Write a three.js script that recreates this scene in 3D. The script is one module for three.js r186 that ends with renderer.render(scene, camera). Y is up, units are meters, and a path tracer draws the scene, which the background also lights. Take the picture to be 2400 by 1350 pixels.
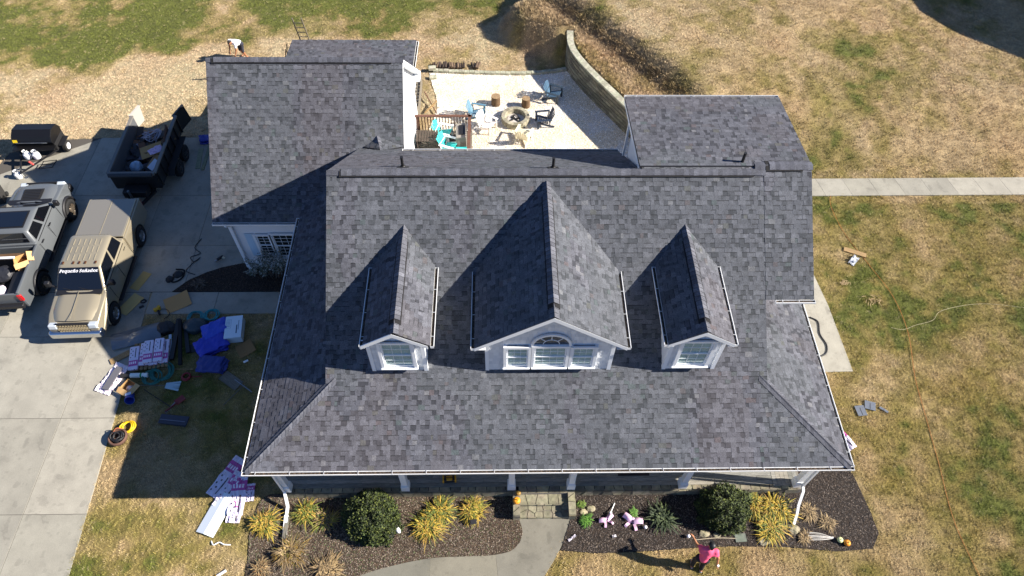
import * as THREE from 'three';
import { mergeGeometries, toCreasedNormals } from 'three/addons/utils/BufferGeometryUtils.js';
import { MarchingCubes } from 'three/addons/objects/MarchingCubes.js';
import { RoundedBoxGeometry } from 'three/addons/geometries/RoundedBoxGeometry.js';

// ---------------------------------------------------------------- camera, sky, sun, exposure
const scene = new THREE.Scene();
const renderer = new THREE.WebGLRenderer({ antialias: true });
renderer.setSize(1024, 576);
renderer.toneMapping = THREE.LinearToneMapping;
renderer.toneMappingExposure = 2.85;
renderer.shadowMap.enabled = true;
const camera = new THREE.PerspectiveCamera(44.74, 16 / 9, 0.5, 900);
camera.position.set(0, 23, 0);
const R0 = [0.99978881, 0.01409198, 0.01495861], R1 = [0.00394003, 0.5829388, -0.81250651], R2 = [0.02016978, -0.81239385, -0.58276017];
camera.quaternion.setFromRotationMatrix(new THREE.Matrix4().set(R0[0], R1[0], -R2[0], 0, R0[1], R1[1], -R2[1], 0, R0[2], R1[2], -R2[2], 0, 0, 0, 0, 1));
scene.add(camera);
// clear autumn sky, computed: deep blue overhead, paler to the horizon
{
  const w = 256, h = 128, d = new Float32Array(w * h * 4);
  for (let j = 0; j < h; j++) for (let i = 0; i < w; i++) {
    const el = (j + 0.5) / h * Math.PI - Math.PI / 2, k = (j * w + i) * 4;
    const t = Math.pow(1 - Math.max(0, Math.sin(el)), 3.2);
    const g = el < 0 ? 0.35 : 1;
    d[k] = (0.030 + 0.085 * t) * g; d[k + 1] = (0.060 + 0.145 * t) * g; d[k + 2] = (0.145 + 0.22 * t) * g; d[k + 3] = 1;
  }
  const sky = new THREE.DataTexture(d, w, h, THREE.RGBAFormat, THREE.FloatType);
  sky.mapping = THREE.EquirectangularReflectionMapping; sky.magFilter = THREE.LinearFilter; sky.needsUpdate = true;
  scene.background = sky; scene.environment = sky;
}
const SUN_AZ = 6.2 * Math.PI / 180, SUN_EL = 32.7 * Math.PI / 180;
const sunDir = new THREE.Vector3(Math.cos(SUN_EL) * Math.cos(SUN_AZ), Math.sin(SUN_EL), Math.cos(SUN_EL) * Math.sin(SUN_AZ));
const sun = new THREE.DirectionalLight(0xfff6ea, 4.4);
sun.position.set(1, 0, -20).addScaledVector(sunDir, 70); sun.target.position.set(1, 0, -20);
sun.castShadow = true; sun.shadow.mapSize.set(4096, 4096);
Object.assign(sun.shadow.camera, { left: -45, right: 45, top: 45, bottom: -45, near: 1, far: 160 });
scene.add(sun, sun.target);

// ---------------------------------------------------------------- helpers
let seed = 7;
const rnd = () => { seed = (seed * 1664525 + 1013904223) >>> 0; return seed / 4294967296; };
const rr = (a, b) => a + (b - a) * rnd();
const pick = a => a[Math.floor(rnd() * a.length)];
const V = (x, y, z) => new THREE.Vector3(x, y, z);
const clamp = (x, a = 0, b = 1) => Math.min(b, Math.max(a, x));
const sstep = (a, b, x) => { const t = clamp((x - a) / (b - a)); return t * t * (3 - 2 * t); };
const lerp = (a, b, t) => a + (b - a) * t;
function hash(i, j, s = 0) { let h = (i * 374761393 + j * 668265263 + s * 974711) | 0; h = Math.imul(h ^ (h >>> 13), 1274126177); h ^= h >>> 16; return (h >>> 0) / 4294967296; }
function vnoise(x, y, s = 0, per = 0) {
  const i = Math.floor(x), j = Math.floor(y), fx = x - i, fy = y - j, w = t => t * t * (3 - 2 * t);
  const m = per ? (k => ((k % per) + per) % per) : (k => k);
  const a = hash(m(i), m(j), s), b = hash(m(i + 1), m(j), s), c = hash(m(i), m(j + 1), s), d = hash(m(i + 1), m(j + 1), s), u = w(fx), v = w(fy);
  return lerp(lerp(a, b, u), lerp(c, d, u), v);
}
function fbm(x, y, s = 0, oct = 4, per = 0) { let r = 0, a = 0.5, t = 0; for (let o = 0; o < oct; o++) { r += a * vnoise(x, y, s + o * 17, per); t += a; a *= 0.5; x *= 2; y *= 2; per *= 2; } return r / t; }
const inPoly = (p, x, z) => { let c = false; for (let i = 0, j = p.length - 1; i < p.length; j = i++) { const [xi, zi] = p[i], [xj, zj] = p[j]; if ((zi > z) !== (zj > z) && x < (xj - xi) * (z - zi) / (zj - zi) + xi) c = !c; } return c; };
const lin = hex => new THREE.Color(hex);
// textures: fn(u, v) in 0..1 -> [r, g, b] sRGB 0..1 (or a number for data)
function tex(n, size, fn, srgb = true) {
  const d = new Uint8Array(n * n * 4);
  for (let j = 0; j < n; j++) for (let i = 0; i < n; i++) {
    let c = fn(i / n, j / n); if (typeof c === 'number') c = [c, c, c];
    const k = (j * n + i) * 4; d[k] = clamp(c[0]) * 255; d[k + 1] = clamp(c[1]) * 255; d[k + 2] = clamp(c[2]) * 255; d[k + 3] = 255;
  }
  const t = new THREE.DataTexture(d, n, n, THREE.RGBAFormat); t.wrapS = t.wrapT = THREE.RepeatWrapping; t.magFilter = THREE.LinearFilter; t.minFilter = THREE.LinearMipmapLinearFilter;
  t.repeat.set(1 / size, 1 / size); if (srgb) t.colorSpace = THREE.SRGBColorSpace; t.needsUpdate = true; return t;
}
function canvasTex(w, h, draw) { const c = document.createElement('canvas'); c.width = w; c.height = h; const g = c.getContext('2d'); draw(g, w, h); const t = new THREE.CanvasTexture(c); t.colorSpace = THREE.SRGBColorSpace; return t; }
const mat = (hex, o = {}) => new THREE.MeshStandardMaterial({ color: hex, roughness: 0.75, metalness: 0, ...o });
const paint = (hex, o = {}) => new THREE.MeshPhysicalMaterial({ color: hex, roughness: 0.45, metalness: 0.25, clearcoat: 0.8, clearcoatRoughness: 0.08, ...o });

const names = {};
function numbered(n) { const k = names[n] = (names[n] ?? -1) + 1; return k ? n + '_' + String(k).padStart(3, '0') : n; }
const OFF = new Map();               // world offset of a thing whose parts are given in world metres
function thing(name, label, category, [x, y, z] = [0, 0, 0], turn = 0, group) {
  const o = new THREE.Group(); o.name = numbered(name); o.position.set(x, y, z); o.rotation.y = turn; scene.add(o);
  o.userData = { label, category }; if (group) o.userData.group = group; return o;
}
function worldThing(name, label, category, at, group) { const o = thing(name, label, category, at, 0, group); OFF.set(o, V(...at)); return o; }
function copyOf(src, label, [x, y, z], turn = 0, scale = 1) { const o = src.clone(); o.name = numbered(src.name.replace(/_\d{3}$/, '')); o.userData = { ...src.userData, label }; o.position.set(x, y, z); o.rotation.set(0, turn, 0); o.scale.setScalar(scale); scene.add(o); return o; }
function struct(o) { o.userData.kind = 'structure'; delete o.userData.category; return o; }

class B {                              // gathers triangles, then makes ONE named mesh
  constructor() { this.g = []; this.hasC = false; }
  add(geo, m, color) {
    let g = geo.index ? geo.toNonIndexed() : geo.clone();
    if (m) g.applyMatrix4(m.isMatrix4 ? m : new THREE.Matrix4().makeTranslation(m[0], m[1], m[2]));
    if (!g.attributes.normal) g.computeVertexNormals();
    for (const k of Object.keys(g.attributes)) if (!['position', 'normal', 'color'].includes(k)) g.deleteAttribute(k);
    if (color !== undefined) { this.hasC = true; const c = color.isColor ? color : lin(color), n = g.attributes.position.count, a = new Float32Array(n * 3); for (let i = 0; i < n; i++) a.set([c.r, c.g, c.b], i * 3); g.setAttribute('color', new THREE.BufferAttribute(a, 3)); } else if (g.attributes.color) this.hasC = true;
    this.g.push(g); return this;
  }
  box(w, h, d, x, y, z, ry = 0, rx = 0, rz = 0, color) { return this.add(new THREE.BoxGeometry(w, h, d), tr(x, y, z, ry, rx, rz), color); }
  rbox(w, h, d, r, x, y, z, ry = 0, rx = 0, rz = 0, color) { return this.add(new RoundedBoxGeometry(w, h, d, 2, r), tr(x, y, z, ry, rx, rz), color); }
  cyl(r0, r1, h, x, y, z, seg = 14, ry = 0, rx = 0, rz = 0, color) { return this.add(new THREE.CylinderGeometry(r0, r1, h, seg), tr(x, y, z, ry, rx, rz), color); }
  beam(a, b, w, h, color) { a = V(...a); b = V(...b); const d = b.clone().sub(a), L = d.length(); const q = new THREE.Matrix4().lookAt(b, a, Math.abs(d.y) > 0.98 * L ? V(1, 0, 0) : V(0, 1, 0)); q.setPosition(a.add(b).multiplyScalar(0.5)); return this.add(new THREE.BoxGeometry(w, h, L), q, color); }
  rod(a, b, r, seg = 7, color) { return this.add(new THREE.TubeGeometry(new THREE.LineCurve3(V(...a), V(...b)), 1, r, seg), null, color); }
  tube(pts, r, seg = 6, n, closed = false, color) { return this.add(new THREE.TubeGeometry(new THREE.CatmullRomCurve3(pts.map(p => V(...p)), closed), n || pts.length * 5, r, seg, closed), null, color); }
  tri(list, color) { const a = new Float32Array(list.flat()), g = new THREE.BufferGeometry(); g.setAttribute('position', new THREE.BufferAttribute(a, 3)); g.computeVertexNormals(); return this.add(g, null, color); }
  poly(p, color) { const t = []; for (let i = 1; i < p.length - 1; i++) t.push(p[0], p[i], p[i + 1]); return this.tri(t, color); }
  slab(top, down, color, side = color) {             // polygon top (ccw from outside) pushed along vector down
    const q = top.map(p => [p[0] + down[0], p[1] + down[1], p[2] + down[2]]), n = top.length;
    this.poly(top, color); this.poly([...q].reverse(), color);
    for (let i = 0; i < n; i++) { const j = (i + 1) % n; this.poly([top[i], q[i], q[j], top[j]], side); } return this;
  }
  geo(off) {
    if (this.hasC) for (const g of this.g) if (!g.attributes.color) { const n = g.attributes.position.count; g.setAttribute('color', new THREE.BufferAttribute(new Float32Array(n * 3).fill(1), 3)); }
    const G = this.g.length > 1 ? mergeGeometries(this.g) : this.g[0];
    const p = G.attributes.position, n = G.attributes.normal, uv = new Float32Array(p.count * 2), fa = V(0, 0, 0), e1 = V(0, 0, 0), e2 = V(0, 0, 0);
    for (let i = 0; i < p.count; i += 3) {   // box mapping in metres
      e1.fromBufferAttribute(p, i + 1).sub(fa.fromBufferAttribute(p, i)); e2.fromBufferAttribute(p, i + 2).sub(fa); e1.cross(e2);
      const ax = Math.abs(e1.x), ay = Math.abs(e1.y), az = Math.abs(e1.z);
      for (let k = i; k < i + 3; k++) { const x = p.getX(k), y = p.getY(k), z = p.getZ(k); uv.set(ay >= ax && ay >= az ? [x, -z] : ax >= az ? [z, y] : [x, y], k * 2); }
    }
    G.setAttribute('uv', new THREE.BufferAttribute(uv, 2));
    if (off) G.translate(-off.x, -off.y, -off.z);
    return G;
  }
  build(name, m, parent, o = {}) {
    const off = OFF.get(parent); let G = this.geo(off); if (o.crease) G = toCreasedNormals(G, o.crease);
    const k = new THREE.Mesh(G, m); k.name = name; (parent || scene).add(k); if (off) OFF.set(k, off);
    if (o.kind) k.userData.kind = o.kind; if (o.label) k.userData.label = o.label; return k;
  }
  top(name, label, category, m, [x, y, z], turn = 0, group, o = {}) {    // a thing of a single mesh
    const k = this.build(numbered(name), m, scene, o); k.position.set(x, y, z); k.rotation.y = turn; k.userData.label = label; k.userData.category = category; if (group) k.userData.group = group; return k;
  }
}
const E3 = new THREE.Euler();
function tr(x, y, z, ry = 0, rx = 0, rz = 0, s = 1) { return new THREE.Matrix4().compose(V(x, y, z), new THREE.Quaternion().setFromEuler(E3.set(rx, ry, rz, 'YXZ')), typeof s === 'number' ? V(s, s, s) : V(...s)); }
function clip(poly, a, b, c) {         // keep a*x + b*y + c >= 0
  const out = []; for (let i = 0; i < poly.length; i++) { const p = poly[i], q = poly[(i + 1) % poly.length], dp = a * p[0] + b * p[1] + c, dq = a * q[0] + b * q[1] + c; if (dp >= 0) out.push(p); if ((dp >= 0) !== (dq >= 0)) { const t = dp / (dp - dq); out.push([lerp(p[0], q[0], t), lerp(p[1], q[1], t)]); } } return out;
}
function clipConvex(poly, by) {        // by: ccw convex polygon
  for (let i = 0; i < by.length && poly.length; i++) { const p = by[i], q = by[(i + 1) % by.length], nx = -(q[1] - p[1]), ny = q[0] - p[0]; poly = clip(poly, nx, ny, -(nx * p[0] + ny * p[1])); } return poly;
}
const area2 = p => { let a = 0; for (let i = 0; i < p.length; i++) { const q = p[(i + 1) % p.length]; a += p[i][0] * q[1] - q[0] * p[i][1]; } return a / 2; };
const ccw = p => area2(p) < 0 ? [...p].reverse() : p;
function shapeXZ(pts, h, bevel = 0) {  // flat outline in x, z given height h upwards from 0
  const s = new THREE.Shape(pts.map(p => new THREE.Vector2(p[0], -p[1]))); const g = new THREE.ExtrudeGeometry(s, { depth: h - bevel, bevelEnabled: bevel > 0, bevelSize: bevel, bevelThickness: bevel, bevelSegments: 2, steps: 1 }); g.rotateX(-Math.PI / 2); return g;
}
function smoothLine(pts, n, closed = false) { return new THREE.CatmullRomCurve3(pts.map(p => V(p[0], 0, p[1])), closed).getPoints(n).map(v => [v.x, v.z]); }
// ---------------------------------------------------------------- materials of the setting
const T = {};
T.grass = (() => {                     // blades of dry turf seen from above
  const n = 1024, f = new Float32Array(n * n).fill(0.62);
  for (let k = 0; k < 70000; k++) {
    let x = rnd() * n, y = rnd() * n; const a = rr(0, 6.28), L = rr(4, 13), b = rr(0.32, 1.0), c = rr(-0.1, 0.1); let an = a;
    for (let s = 0; s < L; s++) { const i = ((x | 0) % n + n) % n, j = ((y | 0) % n + n) % n; f[j * n + i] = lerp(f[j * n + i], b, 0.65); x += Math.cos(an); y += Math.sin(an); an += c; }
  }
  const t = tex(n, 5, (u, v) => { const g = f[(v * n | 0) * n + (u * n | 0)], w = fbm(u * 12, v * 12, 3, 3, 12) - 0.5; const q = g * (0.92 + 0.35 * w); return [q * 1.0, q * 0.985, q * 0.95]; }); return t;
})();
T.concrete = tex(512, 3, (u, v) => { const a = fbm(u * 6, v * 6, 11, 5, 6), b = vnoise(u * 256, v * 256, 5, 256), c = sstep(0.62, 0.75, fbm(u * 9, v * 9, 41, 4, 9)); const st = sstep(0.66, 0.74, fbm(u * 13 + 2, v * 13, 141, 3, 13)), q = 0.80 + 0.13 * (a - 0.5) + 0.08 * (b - 0.5) - 0.03 * c - 0.05 * st; return [q, q * 0.99, q * 0.955]; });
T.fine = tex(256, 0.5, (u, v) => 0.5 + 0.5 * (vnoise(u * 128, v * 128, 9, 128) - 0.5) + 0.3 * (vnoise(u * 40, v * 40, 19, 40) - 0.5), false);
T.granule = tex(512, 1.1, (u, v) => { const q = 0.80 + 0.30 * (vnoise(u * 256, v * 256, 2, 256) - 0.5) + 0.22 * (vnoise(u * 90, v * 90, 8, 90) - 0.5) + 0.2 * (fbm(u * 9, v * 9, 77, 3, 9) - 0.5); return [q, q, q]; });
T.wood = tex(256, 0.9, (u, v) => { const q = 0.78 + 0.3 * (fbm(u * 4, v * 70, 31, 3, 0) - 0.5) + 0.12 * (vnoise(u * 20, v * 128, 6) - 0.5); return [q, q * 0.985, q * 0.96]; });
T.stone = tex(256, 0.8, (u, v) => { const q = 0.78 + 0.35 * (fbm(u * 8, v * 8, 51, 5, 8) - 0.5); return [q, q * (0.98 + 0.05 * vnoise(u * 5, v * 5, 3, 5)), q * 0.93]; });
T.gravel = tex(1024, 3, (u, v) => {   // crushed pale stone
  const s = 110, x = u * s, y = v * s; let d1 = 9, id = 0; for (let i = -1; i < 2; i++) for (let j = -1; j < 2; j++) { const a = Math.floor(x) + i, b = Math.floor(y) + j, A = ((a % s) + s) % s, Bq = ((b % s) + s) % s, px = a + hash(A, Bq, 1), py = b + hash(A, Bq, 2), d = Math.hypot(px - x, py - y); if (d < d1) { d1 = d; id = hash(A, Bq, 4); } }
  const q = 0.74 + 0.24 * id - 0.16 * sstep(0.45, 0.75, d1) - (hash(Math.floor(x), Math.floor(y), 9) > 0.985 ? 0.25 : 0), w = sstep(0.45, 0.7, fbm(u * 3, v * 3, 91, 4, 3)); return [q, q * lerp(1, 0.955, w), q * lerp(1, 0.87, w)];
});
T.mulch = tex(512, 1.6, (u, v) => { const a = vnoise(u * 110, v * 110, 61, 110), b = vnoise(u * 40, v * 40, 66, 40), q = 0.35 + 0.5 * a * b + 0.3 * (a > 0.82 ? 1 : 0); return [q, q * 0.92, q * 0.85]; });
const M = {
  concrete: mat('#b2afa7', { map: T.concrete, roughness: 0.9, bumpMap: T.fine, bumpScale: 0.002 }),
  concreteOld: mat('#918f87', { map: T.concrete, roughness: 0.92, bumpMap: T.fine, bumpScale: 0.002 }),
  gravel: mat('#f4f0e8', { map: T.gravel, roughness: 0.95, bumpMap: T.fine, bumpScale: 0.012 }),
  mulchBlack: mat('#625a54', { map: T.mulch, roughness: 1, bumpMap: T.fine, bumpScale: 0.015 }),
  mulchBrown: mat('#8a7d6e', { map: T.mulch, roughness: 1, bumpMap: T.fine, bumpScale: 0.015 }),
  white: mat('#e6e8e8', { roughness: 0.45 }), whiteWall: mat('#dcdee0', { roughness: 0.7 }), trim: mat('#e2e6ea', { roughness: 0.5 }),
  black: mat('#17171a', { roughness: 0.55 }), blackMatte: mat('#101012', { roughness: 0.9 }), rubber: mat('#191919', { roughness: 0.85 }),
  chrome: mat('#c9ccd0', { roughness: 0.12, metalness: 1 }), steel: mat('#8d9298', { roughness: 0.35, metalness: 0.9 }),
  wood: mat('#b89a6c', { map: T.wood }), greyWood: mat('#8d877b', { map: T.wood, roughness: 0.9 }), redWood: mat('#7b5646', { map: T.wood, roughness: 0.8 }),
  deckWood: mat('#918f88', { map: T.wood, roughness: 0.9 }), card: mat('#b08a58', { roughness: 0.9 }),
  block: mat('#a39c8e', { map: T.stone, roughness: 0.95, bumpMap: T.fine, bumpScale: 0.006 }),
  stone: mat('#ffffff', { map: T.stone, roughness: 0.92, vertexColors: true, bumpMap: T.fine, bumpScale: 0.006 }),
  vc: mat('#ffffff', { vertexColors: true, roughness: 0.8 }),
  glass: new THREE.MeshPhysicalMaterial({ color: '#20262b', roughness: 0.05, metalness: 0, clearcoat: 1, clearcoatRoughness: 0.03 }),
};
// ---------------------------------------------------------------- terrain: lower yard at 0, upper lawn held by the retaining wall
const WALL = [[3.60, -31.9], [3.56, -31.0], [3.66, -30.3], [4.02, -29.35], [4.62, -28.2], [5.35, -26.95], [6.05, -25.75], [6.75, -24.55], [7.6, -23.2], [8.0, -22.4]];   // front face, seen from the patio
const wallLine = smoothLine(WALL, 60);
const PLATEAU = [...wallLine.map(([x, z]) => [x + 0.28, z - 0.05]), [9.0, -21.2], [9.6, -21.6], [60, -21.6], [60, -60], [5.5, -60], [4.6, -38.5], [3.2, -35.9], [1.2, -34.2], [1.5, -33.2], [2.6, -32.6], [3.3, -32.2]];
function segDist(line, x, z) { let d = 1e9; for (let i = 0; i < line.length - 1; i++) { const [ax, az] = line[i], [bx, bz] = line[i + 1], vx = bx - ax, vz = bz - az, t = clamp(((x - ax) * vx + (z - az) * vz) / (vx * vx + vz * vz)); d = Math.min(d, Math.hypot(x - ax - vx * t, z - az - vz * t)); } return d; }
const bankEdge = [[3.3, -32.2], [2.6, -32.6], [1.5, -33.2], [1.2, -34.2], [3.2, -35.9], [4.6, -38.5], [5.5, -60]];
function height(x, z) {
  if (z > -20.5 || x < -2) return onHard(x, z) ? -0.02 : 0.05 * (fbm(x * 0.5, z * 0.5, 5, 3) - 0.5);
  let up = 0; const inside = inPoly(PLATEAU, x, z);
  if (inside) up = 1; else { const d = segDist(bankEdge, x, z); up = x < 6 ? 1 - sstep(0, 1.35, d) : 0; }
  if (inside && x > 8) up *= 1 - sstep(-27.5, -22.8, z) * sstep(8, 10.5, x);
  let h = 1.36 * up;
  const d = (x - 4.8) * 0.81 - (z + 32.6) * 0.58;                        // second, upper bank
  const along = (x - 4.8) * 0.58 + (z + 32.6) * 0.81;
  if (inside) h += 0.7 * sstep(-0.7, 0.75, d) * (1 - sstep(5.5, 13, along)) * sstep(-22.5, -27, z);
  const n = 0.05 * (fbm(x * 0.5, z * 0.5, 5, 3) - 0.5);
  return h + (onHard(x, z) ? -0.02 : n * (1 - sstep(0, 1, up) * 0) );
}
const bankness = (x, z) => { if (z > -20.5 || x < -3) return 0; const d = (x - 4.8) * 0.81 - (z + 32.6) * 0.58, along = (x - 4.8) * 0.58 + (z + 32.6) * 0.81; const a = inPoly(PLATEAU, x, z) ? Math.exp(-(d * d) / 0.35) * (1 - sstep(6.5, 8.5, along)) : 0; const e = segDist(bankEdge, x, z); return Math.max(a, (x < 6 && z < -31.5) ? Math.exp(-e * e / 0.8) : 0); };
const slopeBrown = (x, z) => { if (z > -20.5 || x < 0) return 0; const d = (x - 4.8) * 0.81 - (z + 32.6) * 0.58; return inPoly(PLATEAU, x, z) && d < 0 ? 1 : 0; };
// outlines of the paved and planted pieces (x, z)
const driveA = [[-34, -2], [-13.15, -2], [-13.78, -15.0], [-13.86, -16.35], [-34, -16.35]];
const driveB = [[-34, -16.35], [-12.9, -16.35], [-10.3, -17.85], [-10.3, -21.6], [-34, -21.6]];
const driveC = [[-10.3, -21.6], [-10.3, -25.35], [-18.6, -25.3], [-20.2, -25.2], [-22.55, -24.3], [-22.9, -22.6], [-24.5, -21.6]];
const sideWalk = [[-13.78, -16.35], [-8.4, -16.35], [-8.4, -15.3], [-13.78, -15.3]];
const bedShade = [[-13.0, -16.36], [-12.5, -16.92], [-11.9, -17.3], [-11.3, -17.57], [-10.25, -17.85], [-10.2, -17.6], [-8.4, -17.6], [-8.4, -16.36]];
const walk1 = [[0.64, -7.25], [0.74, -6.95], [0.76, -6.7], [0.68, -6.45], [0.49, -6.25], [0.22, -6.14], [-0.1, -6.08], [0.02, -4.9], [0.9, -4.85], [1.4, -5.4], [1.68, -5.8], [1.9, -6.15], [2.07, -6.45], [2.36, -7.2], [2.36, -7.25]];
const walk2 = [[-0.115, -6.08], [-0.7, -6.07], [-1.21, -6.05], [-2.17, -6.0], [-2.13, -4.9], [0.005, -4.9]];
const walk3 = [[-2.185, -6.0], [-2.9, -5.9], [-3.6, -5.73], [-4.4, -5.48], [-5.4, -5.05], [-5.4, -4.1], [-2.145, -4.9]];
const sidePad = [[12.1, -17.9], [12.98, -17.6], [13.21, -15.6], [13.31, -12.58], [12.2, -12.56], [10.0, -12.6], [9.8, -17.9]];
const pathRight = [[9.7, -22.53], [36, -22.75], [36, -21.65], [9.7, -21.5]];
const patio = [[-3.5, -30.2], [-2, -30.1], [-0.4, -30.05], [1.2, -30.05], [2.4, -30.15], [3.62, -30.4], ...WALL.slice(3, 9).map(([x, z]) => [x + 0.1, z]), [7.2, -22.5], [7.2, -18.2], [-3.4, -18.2], [-3.55, -24.5], [-3.2, -26.3], [-2.95, -27.4], [-3.05, -28.3], [-3.3, -29.2]];
const bedLeft = smoothLine([[-7.75, -8.0], [-8.0, -7.0], [-7.9, -6.1], [-7.75, -5.2], [-6.5, -4.6], [-5.6, -4.95], [-4.4, -5.46], [-3.6, -5.71], [-2.2, -5.98], [-1.0, -6.03], [-0.1, -6.07], [0.48, -6.24], [0.76, -6.72], [0.63, -7.3], [0.6, -8.1], [-3, -8.1], [-7, -8.1]], 90, true);
const bedRight = [[2.38, -7.25], [2.08, -6.45], [1.98, -6.18], [3.1, -6.08], [4.6, -6.12], [5.9, -6.2], [7.5, -6.25], [9.3, -6.2], [10.8, -6.05], [12.0, -6.12], [12.35, -6.6], [12.3, -7.3], [12.1, -8.6], [11.5, -9.2], [10.3, -9.0], [10.1, -8.0], [2.4, -8.0]];
const houseFoot = [[-7.0, -8.0], [10.0, -8.0], [10.0, -12.5], [9.2, -12.5], [9.2, -17.6], [4.4, -18.0], [-3.75, -18.0], [-3.75, -26.0], [-10.2, -26], [-10.2, -17.7], [-7, -17.7]];
const HARD = [driveA, driveB, driveC, sideWalk, bedShade, walk1, walk2, walk3, sidePad, pathRight, patio, bedLeft, bedRight, houseFoot];
const BOX = HARD.map(p => [Math.min(...p.map(q => q[0])), Math.max(...p.map(q => q[0])), Math.min(...p.map(q => q[1])), Math.max(...p.map(q => q[1]))]);
function onHard(x, z) { for (let i = 0; i < HARD.length; i++) { const b = BOX[i]; if (x > b[0] && x < b[1] && z > b[2] && z < b[3] && inPoly(HARD[i], x, z)) return true; } return false; }
// turf colour: straw with green patches, as the lawn is dyed by the season
const straw = lin('#cab594'), strawPink = lin('#c4a888'), thatch = lin('#a18b56'), green = lin('#736f2c'), greenDeep = lin('#546826'), olive = lin('#837a31'), brown = lin('#94754f');
const cA = new THREE.Color();
function turf(x, z, out = cA) {
  const n = fbm(x * 0.33 + 9, z * 0.33 + 4, 21, 4), n2 = fbm(x * 1.1, z * 1.1, 33, 3), n3 = fbm(x * 3.1, z * 3.1, 43, 2);
  let b;                                                             // how green this part of the yard is
  const backLeft = sstep(-1, -5, x) * sstep(-26, -27, z);
  const line = -31.7 - 0.16 * (x + 14) + 1.5 * (n - 0.5);            // edge of the green belt behind
  if (x < 0 && z < -25) { b = -0.18 + 1.0 * sstep(0.5, -1.2, z - line) * sstep(3, -4, x); if (x < -22) b -= 0.5 * sstep(-22, -26, x) * sstep(-33.4, -35, z); }
  else if (x < -6.5 && z > -16) b = x < -10.5 && z > -11.5 ? 0.08 : 0.30;
  else if (x < 6 && z > -7) b = z > -5.8 ? 0.12 : 0.05;
  else if (x > 5 && z > -7) b = 0.28 + 0.16 * sstep(8, 14, x);
  else if (x > 9 && z > -21) b = 0.40 + 0.06 * sstep(14, 22, x) + 0.10 * sstep(-16, -10, z);
  else if (x > 3 && z < -22) b = -0.02 + 0.16 * sstep(10, 18, x) * sstep(-36, -28, z);
  else b = -0.05;
  const g = clamp(0.5 + (n - 0.5) * 1.9 + (n2 - 0.5) * 1.1 + (n3 - 0.5) * 0.8 - 0.26 + b);
  out.copy(straw).lerp(strawPink, clamp((vnoise(x * 0.5, z * 0.5, 71) - 0.3) * 1.2));
  const th = Math.max(sstep(8, 13, x) * sstep(-30, -20, z), sstep(-16, -12, z) * 0.75, sstep(6, 12, x) * 0.5); out.lerp(thatch, clamp(th * (0.55 + 0.9 * (n2 - 0.3))));
  if (g < 0.5) out.lerp(olive, g * 1.15); else out.lerp(olive, 0.57).lerp(green, (g - 0.5) * 1.7);
  if (g > 0.78) out.lerp(greenDeep, (g - 0.78) * 2.6);
  const sb = slopeBrown(x, z); if (sb) out.lerp(brown, 0.45);
  const bk = bankness(x, z); if (bk > 0.02) out.lerp(lin('#5d5434'), 0.5 * bk);  // bank face tinted darker: its shade is put into the turf colour
  return out;
}
{ // one ground sheet to the horizon; fine where the camera looks
  const axis = (a, b, s) => { const r = [-420, -250, -150, -95, -65, -48]; const lo = r.map(v => v + a + 40), hi = [48, 65, 95, 150, 250, 420].map(v => v + b - 40); const m = []; for (let v = a; v <= b + 1e-6; v += s) m.push(v); return [...lo.filter(v => v < a - 1), ...m, ...hi.filter(v => v > b + 1)]; };
  const X = axis(-33, 36, 0.2), Z = axis(-43, -1, 0.2), nx = X.length, nz = Z.length, P = new Float32Array(nx * nz * 3), C = new Float32Array(nx * nz * 3), U = new Float32Array(nx * nz * 2), I = [];
  for (let j = 0; j < nz; j++) for (let i = 0; i < nx; i++) { const k = j * nx + i, x = X[i], z = Z[j]; P.set([x, height(x, z), z], k * 3); const c = x < -34 || x > 37 || z < -44 || z > 0 ? turf(12, -14).lerp(straw, 0.25) : turf(x, z); C.set([Math.min(1, c.r * 1.9), Math.min(1, c.g * 1.9), Math.min(1, c.b * 1.9)], k * 3); U.set([x, -z], k * 2); if (i < nx - 1 && j < nz - 1) I.push(k, k + nx, k + 1, k + 1, k + nx, k + nx + 1); }
  const g = new THREE.BufferGeometry(); g.setAttribute('position', new THREE.BufferAttribute(P, 3)); g.setAttribute('color', new THREE.BufferAttribute(C, 3)); g.setAttribute('uv', new THREE.BufferAttribute(U, 2)); g.setIndex(I); g.computeVertexNormals();
  const m = new THREE.Mesh(g, mat('#ffffff', { vertexColors: true, map: T.grass, roughness: 1, bumpMap: T.grass, bumpScale: 0.03 })); m.name = 'ground'; m.userData = { kind: 'structure', label: 'dry straw coloured lawn with green patches around the house' }; scene.add(m);
}
const bedEdgeL = bedLeft.filter(p => p[1] > -8.05 && p[0] < -5.2), bedEdgeR = bedRight.slice(2, 14);
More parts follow.
